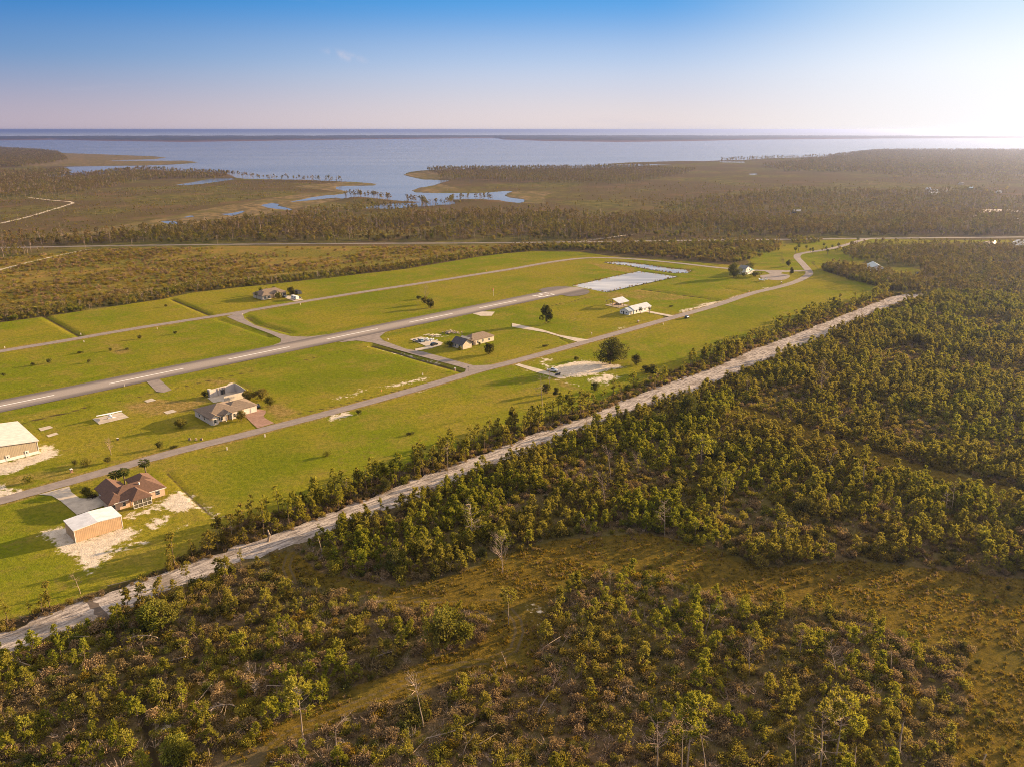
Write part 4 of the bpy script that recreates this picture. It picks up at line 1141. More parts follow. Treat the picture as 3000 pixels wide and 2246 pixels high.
def gable_roof(mb, x0, x1, y0, y1, z, h, axis='x', ov=.4, t=.14, oe=.35):
    """two sloping slabs; ridge along axis"""
    z0 = z + EPS
    if axis == 'y':
        xm = (x0 + x1) / 2; k = h / (x1 - xm); d = k * ov
        mb.prism([(x0 - ov, z0 - d), (xm, z0 + h), (x1 + ov, z0 - d), (x1 + ov, z0 - d + t), (xm, z0 + h + t), (x0 - ov, z0 - d + t)], y0 - oe, y1 + oe)
    else:
        ym = (y0 + y1) / 2; k = h / (y1 - ym); d = k * ov
        mb.prismx([(y0 - ov, z0 - d), (ym, z0 + h), (y1 + ov, z0 - d), (y1 + ov, z0 - d + t), (ym, z0 + h + t), (y0 - ov, z0 - d + t)], x0 - oe, x1 + oe)

def gable_walls(mb, x0, x1, y0, y1, z, h, axis):
    if axis == 'y': mb.prism([(x0, 0), (x1, 0), (x1, z), ((x0 + x1) / 2, z + h), (x0, z)], y0, y1)
    else: mb.prismx([(y0, 0), (y1, 0), (y1, z), ((y0 + y1) / 2, z + h), (y0, z)], x0, x1)

def facebox(face, c, a0, a1, z0, z1, proud):
    """box proud of a wall: face f/b at y=c, l/r at x=c"""
    if face == 'f': return MB().box(a0, a1, c - proud, c + .02, z0, z1)
    if face == 'b': return MB().box(a0, a1, c - .02, c + proud, z0, z1)
    if face == 'l': return MB().box(c - proud, c + .02, a0, a1, z0, z1)
    return MB().box(c - .02, c + proud, a0, a1, z0, z1)

def window(par, face, c, a, z, w=1.1, h=1.4, name='window'):
    f = facebox(face, c, a - w / 2 - .09, a + w / 2 + .09, z - .09, z + h + .09, .05).build(name, M['white'], par)
    pm = MB()
    for s in (0, 1):
        b = facebox(face, c, a - w / 2, a + w / 2, z + s * (h / 2 + .03), z + (h / 2 - .03) + s * (h / 2 + .03), .08)
        n = len(pm.v); pm.v += b.v; pm.f += [tuple(n + i for i in q) for q in b.f]; pm.t += b.t
    pm.build('pane', M['glass'], f)

def door(par, face, c, a, w=.95, h=2.1, mat='door', name='door', handle=True):
    d = facebox(face, c, a - w / 2, a + w / 2, .05, h, .07).build(name, M[mat], par)
    if handle: facebox(face, c, a + w * .3, a + w * .4, .95, 1.08, .14).build('handle', M['darkmetal'], d)
    return d

def at(px, py, z=0.0): return (*G(px, py), z)

# ---- tan metal hangar, lower left
t = thing('metal_hangar', 'tan ribbed metal hangar with a white low-gabled roof beside the brown-roofed house', 'hangar', at(222.5, 1588.8), ROT)
w = MB(); w.prism([(0, 0), (13.8, 0), (13.8, 4.1), (6.9, 4.6), (0, 4.1)], 0, 9.2); hw = w.build('wall', M['tanrib'], t)
sw = MB().box(-.03, -.004, .1, 9.1, .02, 4.08); sw.build('side_cladding', M['tanrib_side'], t)
r = MB(); gable_roof(r, 0, 13.8, 0, 9.2, 4.1, .5, 'y', .22, .1, .2); r.build('roof', M['whitemetal'], t)
tr = MB()
for x in (-.06, 13.72):
    tr.box(x, x + .16, -.05, -.006, 0, 4.06)
tr.prism([(0, 3.9), (6.9, 4.4), (13.8, 3.9), (13.8, 4.06), (6.9, 4.56), (0, 4.06)], -.035, -.005)
tr.build('trim', M['white'], t)
facebox('b', 9.2, 3.5, 10.3, .05, 3.6, .08).build('hangar_door', M['garage'], t)

# ---- brown-roofed house, lower left
t = thing('brick_house', 'peach house with a sprawling brown shingle roof and white screened porch', 'house', at(484.4, 1449), ROT)
w = MB(); w.box(-16.4, 0, 0, 9, 0, 2.9); w.box(-7, -.02, 9, 15.2, 0, 2.9); w.box(-18, -11.9, -.6, 6, 0, 2.85); w.box(-16.6, -9.6, 5.9, 15.6, 0, 2.88); w.build('wall', M['peach'], t)
r = MB()
hip_roof(r, -16.4, 0, 0, 9.2, 2.9, 2.9, .55); hip_roof(r, -7, 0, 6, 15.4, 2.92, 2.5, .5); hip_roof(r, -18.2, -12.4, -.7, 7.5, 2.86, 1.9, .45)
gable_roof(r, -17.0, -9.4, 4, 15.8, 2.9, 2.3, 'y', .5, .16, .5); hip_roof(r, -11.7, -5.7, -3.4, 5.4, 2.84, 2.3, .35)
rf = r.build('roof', M['brownroof'], t)
v = MB(); v.tube([(-6.8, 3.4, 5.0), (-6.8, 3.4, 5.9)], [.22, .22], 8); v.build('vent', M['white'], rf)
p = MB()
for x in (-11.7, -8.75, -5.85): p.box(x, x + .16, -3.4, -3.24, 0, 2.8)
for x in (-10.2, -7.3): p.box(x, x + .08, -3.37, -3.29, 0, 2.7)
p.box(-11.7, -5.7, -3.38, -3.26, 2.62, 2.8); p.box(-11.7, -5.7, -3.36, -3.28, 1.25, 1.37); p.box(-11.7, -5.7, -3.4, -3.24, 0, .12)
for y in (-1.7,): p.box(-5.8, -5.66, y, y + .12, 0, 2.8); p.box(-11.74, -11.6, y, y + .12, 0, 2.8)
pf = p.build('porch_frame', M['white'], t)
MB().box(-11.6, -5.8, -3.32, -3.30, .12, 2.6).build('screen', M['screen'], pf)
MB().box(-16.9, -11.9, -1.2, -1.12, 2.72, 2.98).build('fascia', M['white'], t); MB().box(-5.5, .5, -.62, -.54, 2.78, 3.02).build('fascia', M['white'], t)
window(t, 'f', 0, -2.3, 1.0, 1.2, 1.3); window(t, 'f', -.6, -16.9, .9, .9, 1.3); window(t, 'f', -.6, -13.6, .9, .9, 1.3); window(t, 'r', 0, 4.0, 1.0, 1.2, 1.3)
facebox('l', -16.6, 9.4, 14.6, .05, 2.4, .05).build('garage_door', M['garage'], t)

# ---- big beige metal building on the left edge
t = thing('metal_building', 'large beige ribbed metal building with a pale roof cut by the left picture edge', 'building', at(115.5, 1327), ROT)
w = MB(); w.prism([(-24, 0), (0, 0), (0, 5.2), (-12, 6.5), (-24, 5.2)], 0, 29.4); w.build('wall', M['beigerib'], t)
MB().box(.004, .03, .1, 29.3, 1.25, 5.15).build('side_cladding', M['beigerib_side'], t)
r = MB(); gable_roof(r, -24, 0, 0, 29.4, 5.2, 1.3, 'y', .7, .12, .5); r.build('roof', M['palemetal'], t)
b = MB().box(-24, .05, -.06, -.006, 0, 1.15); b.box(.006, .06, -.06, 29.4, 0, 1.15); b.build('wainscot', M['white'], t)
b = MB(); b.box(-.12, .07, -.08, -.062, 0, 5.1); b.prism([(-24, 5.0), (-12, 6.3), (0, 5.0), (0, 5.18), (-12, 6.48), (-24, 5.18)], -.07, -.008); b.build('trim', M['white'], t)
for a in (-10.6, -4.1):
    d = door(t, 'f', -.06, a, 1.3, 2.35)
    facebox('f', -.06, a - .2, a + .2, 1.25, 1.95, .10).build('door_glass', M['glass'], d)

# ---- grey-brown hip-roofed house with bay and entry gable
t = thing('stucco_house', 'off-white house with grey-brown hip roof, gabled entry and paved driveway', 'house', at(621, 1246.5), ROT)
w = MB(); w.box(0, 15, 2.2, 16.6, 0, 3.0); w.box(14.9, 22.4, 3.2, 14.2, 0, 2.98); w.prismz([(.6, 0), (2.7, 0), (3.6, 1.0), (3.6, 2.3), (-.0, 2.3), (0, .8)], 0, 2.96)
w.box(10.2, 14.2, 1.6, 2.3, 0, 2.9); w.build('wall', M['offwhite'], t)
r = MB(); hip_roof(r, 0, 15, 2.2, 16.8, 3.0, 3.0, .55); hip_roof(r, 9, 22.4, 3.2, 14.4, 3.0, 2.4, .5)
gable_roof(r, -.2, 3.9, .1, 7, 2.96, 1.3, 'y', .45, .14, .5); gable_roof(r, 6.4, 10.0, .6, 7, 2.92, 1.35, 'y', .3, .14, .35); r.build('roof', M['greyroof'], t)
MB().prism([(-.1, 2.98), (3.8, 2.98), (1.85, 4.1)], .3, .42).build('gable', M['white'], t); MB().prism([(6.5, 2.94), (9.9, 2.94), (8.2, 4.1)], .75, .85).build('gable', M['white'], t)
for x in (6.7, 9.5): MB().box(x, x + .3, .75, 1.05, 0, 2.9).build('porch_column', M['white'], t)
door(t, 'f', 2.2, 8.2, 1.3, 2.3, 'wood')
window(t, 'f', 0, 1.65, .9, 1.0, 1.5)
for a in (4.4, 5.6): window(t, 'f', 2.2, a, .8, .8, 1.5)
for a in (11.2, 12.9): window(t, 'f', 1.6, a, .8, .8, 1.5)
window(t, 'l', 0, 7, 1.0, 1.0, 1.2); window(t, 'l', 0, 12, 1.0, 1.0, 1.2)
facebox('f', 3.2, 15.6, 18.4, .05, 2.4, .06).build('garage_door', M['garage'], t)
facebox('f', 3.2, 19.4, 21.6, .05, 2.4, .06).build('garage_door', M['garage'], t)
ax_ = t.location
def LP(th, x, y, z=0.0):
    c, s = math.cos(ROT), math.sin(ROT)
    return (th[0] + x * c - y * s, th[1] + x * s + y * c, z)
hb = tuple(t.location)
t = thing('roofless_hangar', 'roofless pale block hangar with open front behind the grey-brown house', 'hangar', LP(hb, 17.2, 24.5), ROT)
MB().box(0, 11.5, 0, .25, 0, 3.0).build('front_wall', M['offwhite'], t)
bw = MB(); bw.prism([(0, 0), (11.5, 0), (11.5, 3.9), (10.0, 4.6), (8.6, 4.6), (7.4, 3.9), (0, 3.6)], 12.3, 12.55); bw.build('back_wall', M['offwhite'], t)
MB().prismx([(.26, 0), (12.28, 0), (12.28, 4.2), (6, 3.9), (.26, 3.1)], 11.26, 11.5).build('side_wall', M['block'], t)
MB().box(-1.3, -.01, 12.0, 14.6, 0, 3.6).build('pillar', M['offwhite'], t)
b = MB()
for x in (2.6, 4.0, 5.2, 6.0): b.box(x, x + .16, 12.1, 12.29, 0, 3.5)
b.build('stud', M['wood'], t)
MB().box(4.3, 5.9, 12.2, 12.29, 0, 2.3).build('opening', M['glass'], t)
sheet('hangar_slab', [LP(hb, *q)[:2] for q in ((13.6, 28.2), (17.2, 27.6), (17.2, 24.4), (28.7, 24.4), (28.7, 36.8), (14.6, 36.9))], .06, M['concrete'], 'white concrete floor of the roofless hangar', cat='slab')
sheet('paver_driveway', [LP(hb, *q)[:2] for q in ((15.2, 3.1), (15.0, -2), (13.6, -9), (12.5, -16.2), (20.6, -15.6), (20.6, -8), (21.4, -4.5), (24, -1.5), (25.7, 1.5), (24.5, 5.5), (22.5, 6.5), (22.5, 3.1))], .07, M['pavers'], 'reddish paved driveway of the grey-brown house', cat='driveway')
# driveway of the brown-roofed house
ha = (*G(484.4, 1449), 0)
sheet('concrete_driveway', [LP(ha, *q)[:2] for q in ((-31, 31), (-28.2, 27), (-27.2, 20), (-26.6, 5.5), (-18.4, 6.2), (-17, 6.2), (-16.7, 15.2), (-20, 15.8), (-21.9, 18), (-22.4, 25), (-21.5, 30.8))], .07, M['concrete'], 'concrete driveway curving up to the brown-roofed house', cat='driveway')

# ---- far-left house with palms
t = thing('hip_roof_house', 'cream house with grey hip roof beside palms and a white trailer', 'house', at(769.6, 879.6), ROT)
w = MB(); w.box(0, 21, 3, 14, 0, 3.0); w.box(0, 7, 0, 6, 0, 2.96); w.box(10.5, 15.5, 1, 5, 0, 2.9); w.build('wall', M['cream'], t)
r = MB(); hip_roof(r, -.2, 21.2, 3, 14.4, 3.0, 3.1, .6); hip_roof(r, 0, 7, 0, 9, 2.96, 2.2, .5); gable_roof(r, 10.5, 15.5, 1, 8, 2.9, 1.9, 'y', .4, .14, .3); r.build('roof', M['greyroof'], t)
MB().prism([(10.6, 2.9), (15.4, 2.9), (13, 4.6)], .85, .97).build('gable', M['offwhite'], t)
window(t, 'f', 0, 2.0, .8, 1.1, 1.6); window(t, 'f', 0, 5.2, .8, 1.1, 1.6); window(t, 'f', 1, 12.0, .8, .9, 1.5); window(t, 'f', 3, 17, .9, 1.0, 1.4)
door(t, 'f', 1, 14.2, 1.2, 2.3, 'wood'); facebox('f', 3, 18, 20.6, .05, 2.4, .06).build('garage_door', M['glass'], t)
hd = tuple(t.location)
sheet('concrete_driveway', [LP(hd, *q)[:2] for q in ((16.5, 2.5), (15.5, -8), (14.5, -20.5), (22, -20.5), (24, -8), (21.5, 2.5))], .07, M['concrete'], 'concrete driveway of the house beside the white trailer', cat='driveway')
t = thing('garden_shed', 'small dark grey shed standing alone on the grass near the far house', 'shed', LP(hd, 29.3, .5), ROT)
w = MB(); gable_walls(w, 0, 3.4, 0, 5, 2.2, .7, 'y'); w.build('wall', M['greypaint'], t); r = MB(); gable_roof(r, 0, 3.4, 0, 5, 2.2, .7, 'y', .2, .08, .15); r.build('roof', M['darkroof'], t); door(t, 'f', 0, 1.7, 1.2, 1.9, 'darkmetal')

# ---- brick-gabled house behind the slab
t = thing('gabled_house', 'tan brick house with steep dark gable and a long grey wing', 'house', at(1356, 1024.7), ROT)
w = MB(); gable_walls(w, 0, 6.8, 0, 9.5, 3.0, 2.6, 'y'); gable_walls(w, 6.81, 11.2, 3.5, 11, 3.0, 1.8, 'y'); w.box(11.2, 27, 2.6, 11.5, 0, 2.95); w.build('wall', M['cream'], t)
r = MB(); gable_roof(r, 0, 6.8, 0, 9.5, 3.0, 2.6, 'y', .5, .16, .5); rf = r.build('roof', M['darkroof'], t)
r = MB(); gable_roof(r, 7.2, 11.2, 3.5, 11, 3.05, 1.7, 'y', .4, .15, .4); hip_roof(r, 9, 27, 2.6, 11.7, 2.95, 2.6, .5); r.build('roof', M['greyroof'], t)
b = MB()
for i in range(4): b.box(.25, 6.55, -.03, -.005, .5 + i * .85, .62 + i * .85)
b.build('brick_band', M['peach'], t)
MB().box(7.6, 10.8, 3.42, 3.49, 0, 2.3).build('porch_opening', M['screen'], t)
window(t, 'f', 2.6, 14, .9, .9, 1.4); window(t, 'f', 2.6, 18, .9, .9, 1.4); window(t, 'f', 2.6, 23, .9, .9, 1.4); door(t, 'f', 2.6, 11.9, 1.0, 2.1, 'wood')
window(t, 'l', 0, 3, .8, 1.0, 1.4); window(t, 'l', 0, 6.5, .8, 1.0, 1.4)
he = tuple(t.location)
sheet('concrete_slab', [LP(he, *q)[:2] for q in ((-7.5, 40), (-8.5, 33), (-9.1, 27.8), (-10.4, 20), (-18.5, 20.5), (-21, 16.8), (-11.3, 15), (-3, 16), (1.8, 19.9), (2.4, 26.4), (1.9, 33), (1.4, 40.3))], .07, M['concrete'], 'pale concrete slab with parked vehicles left of the gabled house', cat='slab')

# ---- white metal-roofed house and pavilion
t = thing('white_house', 'long white house with pale metal gable roof and two palms in front', 'house', at(1844, 924), ROT)
w = MB(); gable_walls(w, 0, 5, .3, 8.2, 2.6, 1.7, 'x'); gable_walls(w, 5.01, 24.5, 0, 8.5, 2.75, 2.0, 'x'); w.build('wall', M['white'], t)
r = MB(); gable_roof(r, 5.1, 24.5, 0, 8.5, 2.75, 2.0, 'x', .5, .12, .3); r.build('roof', M['whitemetal_x'], t)
r = MB(); gable_roof(r, 0, 4.7, .3, 8.2, 2.6, 1.7, 'x', .4, .12, .25); r.build('annex_roof', M['greymetalroof'], t)
window(t, 'l', 0, 2.6, 1.2, 1.2, .7); window(t, 'l', 0, 6.6, 1.2, 1.2, .7); door(t, 'l', 0, 5.0, 1.0, 2.0, 'darkmetal'); door(t, 'f', .3, 2.2, 1.0, 2.1, 'wood')
for a in (8, 11, 14, 17.5): window(t, 'f', 0, a, .8, 1.0, 1.4)
facebox('f', 0, 19.6, 23.4, .05, 2.3, .06).build('garage_door', M['garage'], t)
hf = tuple(t.location)
t = thing('pavilion', 'open-sided pavilion with white metal roof on dark posts behind the white house', 'pavilion', LP(hf, 14, 20), ROT)
r = MB(); gable_roof(r, 0, 11, 0, 12, 3.2, 2.2, 'x', .5, .12, .4); r.build('roof', M['whitemetal_x'], t)
for x in (.1, 5.4, 10.7):
    for y in (.1, 5.9, 11.7): MB().box(x, x + .24, y, y + .24, 0, (3.18 + 2.2 * (1 - abs(y - 5.9) / 6)) - .05).build('post', M['wood'], t)
b = MB()
for x in (.1, 10.7): b.box(x - .02, x + .26, 0, 12, 3.0, 3.16)
b.build('beam', M['wood'], t)
b = MB(); b.box(3.5, 8.5, 8.5, 8.9, .05, 1.0); b.box(8.6, 9, 4.2, 8.9, .05, 1.0); b.build('counter', M['peach'], t)
sheet('pavilion_floor', [LP(hf, *q)[:2] for q in ((13.4, 19.4), (25.6, 19.4), (25.6, 32.6), (13.4, 32.6))], .06, M['concrete'], 'pink concrete floor under the open pavilion', cat='slab')
sheet('concrete_driveway', [LP(hf, *q)[:2] for q in ((20.8, -.1), (20.4, -9), (20.8, -21.5), (16, -21), (16, -8), (16.2, -2), (10, -2), (10, -.1))], .07, M['concrete'], 'pale driveway from the road up to the white house', cat='driveway')
sheet('concrete_driveway', GP([(1500, 947), (1590, 966.5), (1640, 982), (1725, 996), (1692, 1002), (1600, 975), (1500, 958)]), .07, M['concrete'], 'long straight pale driveway ending at the road with no house', cat='driveway')
sheet('concrete_driveway', GP(LOT((0, 360), (120, 395), (300, 440), (480, 490), (640, 540), (760, 580), (755, 605), (660, 605), (520, 560), (300, 505), (120, 445), (0, 405), (-60, 385))), .07, M['concrete'], 'narrow concrete drive leading onto the sandy lot', cat='driveway')
sheet('apron', GP([(1385, 919), (1412, 913), (1450, 914), (1440, 926), (1408, 926)]), .06, M['concrete'], 'small pale apron on the near side of the runway', cat='apron')

# ---- houses further off
t = thing('tall_house', 'two-storey white house half hidden by yellow-green trees near the turning circle', 'house', at(2184, 806), ROT)
w = MB(); gable_walls(w, 0, 8, 0, 7, 5.4, 2.0, 'y'); w.box(8, 13, 0, 5, 0, 2.9); w.build('wall', M['white'], t)
r = MB(); gable_roof(r, 0, 8, 0, 7, 5.4, 2.0, 'y', .5, .15, .4); r.build('roof', M['greypaint'], t)
r = MB(); gable_roof(r, 8.02, 13, 0, 5, 2.9, 1.0, 'x', .4, .12, .3); r.build('annex_roof', M['teal'], t)
window(t, 'f', 0, 2, 3.4, 1.0, 1.3); window(t, 'f', 0, 6, 3.4, 1.0, 1.3); window(t, 'f', 0, 2, .8, 1.0, 1.3); window(t, 'l', 0, 3.5, 3.4, 1.0, 1.3)
MB().box(8.6, 12.6, -2.0, -.02, 2.5, 2.6).build('porch_roof', M['offwhite'], t)
t = thing('barn', 'long white barn with pale green roof behind trees on the right', 'barn', at(2570, 788), ROT + R(35))
w = MB(); gable_walls(w, -20, 0, 0, 9, 4.2, 2.4, 'x'); w.build('wall', M['white'], t)
r = MB(); gable_roof(r, -20, 0, 0, 9, 4.2, 2.4, 'x', .5, .15, .4); r.build('roof', M['paleroof'], t)
door(t, 'r', 0, 4.5, 2.6, 3.0, 'wood'); window(t, 'r', 0, 4.5, 4.2, 1.2, 1.0)
for (px, py, w_, d_, h_, rz, roof, wall, lab) in (
        (2739, 563, 16, 9, 3.2, 20, 'whitemetal_x', 'white', 'white-roofed house in the distant clearing on the right'), (2742, 571, 20, 8, 3, 10, 'palemetal', 'cream', 'long pale-roofed house at the near edge of the distant clearing'),
        (2776, 561, 9, 8, 3.5, 40, 'brownroof', 'white', 'small bright-walled house with dark roof in the distant clearing'), (2848, 556, 14, 9, 3.2, 0, 'palebluepaint', 'greypaint', 'blue-grey roofed house at the right end of the distant clearing'),
        (2722, 557, 8, 7, 2.6, 0, 'whitemetal_x', 'white', 'tiny pale shed beside a dark tree in the distant clearing'), (2821, 541, 10, 8, 3, 30, 'darkroof', 'cream', 'grey-roofed cottage behind the distant clearing'),
        (2898, 722, 9, 7, 3, 35, 'greyroof', 'cream', 'small pink-grey house among trees by the highway pond'), (2912, 720, 9, 3, 2.6, 35, 'whitemetal_x', 'white', 'white trailer-like cabin beside the pink-grey house'),
        (2928, 567, 8, 6, 3, 0, 'palemetal', 'white', 'pale cabin deep in the woods at far right'), (2335, 625, 12, 5, 3, 0, 'palemetal', 'greypaint', 'lone grey cabin standing in the far woods')):
    t = thing('distant_house', lab, 'house', at(px, py), R(rz))
    w = MB(); gable_walls(w, -w_ / 2, w_ / 2, 0, d_, h_, 2, 'x'); w.build('wall', M[wall], t)
    r = MB(); gable_roof(r, -w_ / 2, w_ / 2, 0, d_, h_, 2, 'x', .5, .15, .4); r.build('roof', M[roof], t)
    window(t, 'f', 0, -w_ / 4, .9, 1.2, 1.4); door(t, 'f', 0, w_ / 6, 1.2, 2.2, 'wood')

# ------------------------------------------------------------------ vehicles
def vehicle(name, label, cat, loc, rz, paint, kind='suv'):
    t = thing(name, label, cat, loc, rz)
    b = MB()
    if kind == 'pickup':
        b.prism([(-2.8, .45), (2.75, .45), (2.8, .8), (2.6, 1.1), (1.3, 1.18), (-.7, 1.18), (-.72, .75), (-2.65, .75), (-2.66, 1.15), (-2.8, 1.15)], -.95, .95)
        b.box(-2.66, -.72, -.95, -.85, .74, 1.15); b.box(-2.66, -.72, .85, .95, .74, 1.15)
        g = [(-.65, 1.18), (1.25, 1.18), (.55, 1.74), (-.5, 1.74)]; rf = [(-.52, 1.745), (.57, 1.745), (.45, 1.83), (-.42, 1.83)]; ax = (-1.75, 1.75); wr = .40
    elif kind == 'car':
        b.prism([(-2.2, .32), (2.2, .32), (2.25, .62), (2.05, .8), (.95, .9), (-1.5, .92), (-2.15, .86), (-2.25, .6)], -.88, .88)
        g = [(-1.6, .92), (.95, .9), (.25, 1.38), (-.95, 1.38)]; rf = [(-.97, 1.385), (.27, 1.385), (.15, 1.45), (-.85, 1.45)]; ax = (-1.35, 1.35); wr = .32
    else:
        b.prism([(-2.35, .4), (2.3, .4), (2.38, .75), (2.2, 1.05), (1.1, 1.13), (-2.3, 1.13), (-2.4, .8)], -.94, .94)
        g = [(-2.22, 1.13), (1.1, 1.13), (.4, 1.68), (-2.0, 1.68)]; rf = [(-2.02, 1.685), (.42, 1.685), (.3, 1.78), (-1.9, 1.78)]; ax = (-1.45, 1.45); wr = .37
    b.build('body', M[paint], t)
    gm = MB(); gm.prism(g, -.78, .78); gm.build('window', M['glass'], t)
    rm = MB(); rm.prism(rf, -.76, .76); rm.build('roof', M[paint], t)
    for x in ax:
        for y in (-.82, .82):
            wm = MB(); wm.tube([(x, y - .14, wr), (x, y + .14, wr)], [wr, wr], 14); wl = wm.build('wheel', M['tyre'], t)
            hm = MB(); hm.tube([(x, y - .16, wr), (x, y + .16, wr)], [wr * .5, wr * .5], 10); hm.build('hubcap', M['greypaint'], wl)
    for y in (-.7, .7):
        x = {'pickup': 2.7, 'car': 2.16, 'suv': 2.28}[kind]
        MB().box(x - .05, x + .09, y - .16, y + .16, .68, .84).build('headlight', M['white'], t)
    return t
vehicle('parked_car', 'dark SUV parked on the concrete slab left of the gabled house', 'car', at(1272, 1012), ROT + R(5), 'blackpaint')
vehicle('parked_car', 'pale blue car among clutter at the left of the concrete slab', 'car', LP(he, -5.2, 31, .07), ROT + R(60), 'palebluepaint', 'car')
vehicle('parked_car', 'dark blocky SUV standing on the grass just off the road', 'car', at(2013, 932), ROT + R(8), 'blackpaint')
vehicle('pickup_truck', 'white pickup truck parked on the drive at the sandy lot', 'pickup', (*G(1618, 1088), .07), -R(14), 'whitepaint', 'pickup')
vehicle('parked_car', 'black car behind the garage of the grey-brown house', 'car', LP(hb, 25.2, 8.5, .07), ROT + R(80), 'blackpaint', 'car')
vehicle('parked_car', 'black car parked at the right of the white trailer', 'car', LP(hd, 22.3, -13, .07), ROT - R(80), 'blackpaint', 'car')
vehicle('parked_car', 'dark red-grey car in front of the far house garage', 'car', LP(hd, 16.4, -2.5, .07), ROT - R(70), 'greypaint', 'car')
vehicle('parked_car', 'bright blue car on the grass clearing by the right woods', 'car', at(2690, 802.5), R(20), 'bluepaint', 'car')
vehicle('parked_car', 'white car parked on dry grass beside the winding road', 'car', at(2423, 777), R(10), 'whitepaint', 'car')
vehicle('pickup_truck', 'white pickup half hidden by bushes near the winding road', 'pickup', at(2449, 775), R(0), 'whitepaint', 'pickup')
t = thing('trailer', 'white enclosed trailer parked in front of the far house', 'trailer', LP(hd, 18.3, -14.5, .07), ROT + R(92))
b = MB(); b.prism([(-3.6, .6), (3.4, .6), (3.7, 1.5), (3.4, 2.9), (-3.6, 2.9)], -1.15, 1.15); b.build('body', M['white'], t)
for x in (-1.5, -.6):
    for y in (-1.05, 1.05):
        w = MB(); w.tube([(x, y - .12, .36), (x, y + .12, .36)], [.36, .36], 12); w.build('wheel', M['tyre'], t)
window(t, 'b', 1.15, 1.5, 1.6, 1.4, .6); window(t, 'b', 1.15, -1.5, 1.6, 1.4, .6)
b = MB(); b.tube([(3.5, 0, .6), (4.8, 0, .55)], [.07, .07], 5); b.build('hitch', M['darkmetal'], t)

# ------------------------------------------------------------------ aircraft
def aircraft(label, loc, rz, high=True):
    t = thing('light_aircraft', label, 'aircraft', loc, rz)
    f = MB()
    prof = [(-4.2, 1.35, .10), (-2.6, 1.3, .28), (-.9, 1.35, .55), (.6, 1.35, .62), (1.6, 1.25, .52), (2.4, 1.2, .36), (2.6, 1.2, .18)]
    f.tube([(0, y, z) for y, z, r in prof], [r for y, z, r in prof], 10); f.build('fuselage', M['planegrey'], t)
    wz = 2.05 if high else .95
    w = MB()
    for s in (-1, 1):
        tip = wz + (.12 if high else .55)
        w.solid([(0, -.5, wz), (0, 1.0, wz), (0, 1.0, wz + .14), (0, .2, wz + .22), (0, -.5, wz + .12)][::s], [(s * 5.2, -.2, tip), (s * 5.2, .85, tip), (s * 5.2, .85, tip + .07), (s * 5.2, .3, tip + .1), (s * 5.2, -.2, tip + .05)][::s])
    w.build('wing', M['planegrey'], t)
    tp = MB(); tp.prismz([(-1.7, -4.3), (1.7, -4.3), (1.6, -3.6), (.3, -3.2), (-.3, -3.2), (-1.6, -3.6)], 1.38, 1.46); tp.build('tailplane', M['planegrey'], t)
    fn = MB(); fn.prismx([(-4.4, 1.4), (-3.0, 1.4), (-3.9, 2.6), (-4.5, 2.6)], -.05, .05); fn.build('fin', M['planegrey'], t)
    MB().box(-.5, .5, .55, 1.3, 1.62, 2.0).build('windscreen', M['glass'], t)
    p = MB(); p.tube([(-.95, 2.68, 1.2), (0, 2.68, 1.2), (.95, 2.68, 1.2)], [.03, .08, .03], 5); p.build('propeller', M['darkmetal'], t)
    for x, y in ((-1.1, .1), (1.1, .1), (0, 2.0)):
        l = MB(); l.tube([(x * .3, y, .95), (x, y, .22)], [.06, .05], 5); g = l.build('landing_gear', M['planegrey'], t)
        k = MB(); k.tube([(x - .09, y, .2), (x + .09, y, .2)], [.2, .2], 10); k.build('wheel', M['tyre'], g)
    if high:
        for s in (-1, 1):
            k = MB(); k.tube([(s * .5, .4, 1.0), (s * 2.4, .4, wz + .02)], [.05, .05], 5); k.build('wing_strut', M['planegrey'], t)
    return t
pp = (-176.7, 316.0, 0)
sheet('aircraft_pad', [LP(pp, *q)[:2] for q in ((0, 0), (12.3, .1), (12.4, 9.5), (.2, 9.4))], .06, M['concrete'], 'pale concrete pad under the white high-wing aircraft', cat='slab')
aircraft('white high-wing aircraft parked on the concrete pad', LP(pp, 6.0, 4.6, .06), ROT - R(4), True)
aircraft('white low-wing aircraft parked on grass near the turning circle', at(2232, 824), R(100), False)
for q, lab in ((((655, 430), (700, 478), (910, 420), (850, 385)), 'larger bare concrete pad right of the beige metal building'), (((790, 550), (830, 582), (1000, 530), (960, 500)), 'smaller bare concrete pad right of the beige metal building')):
    sheet('bare_pad', GP(ZM(0, 1180, 5.82)(*q)), .05, M['concrete'], lab, cat='slab')
for q, lab in ((B1((1165, 258), (1190, 272), (1265, 255), (1225, 238)), 'small concrete pad on the grass near the runway stub'), (B1((1322, 348), (1350, 366), (1432, 345), (1395, 328)), 'small concrete pad between the runway stub and the grey-brown house')):
    sheet('bare_pad', GP(q), .05, M['concrete'], lab, cat='slab')

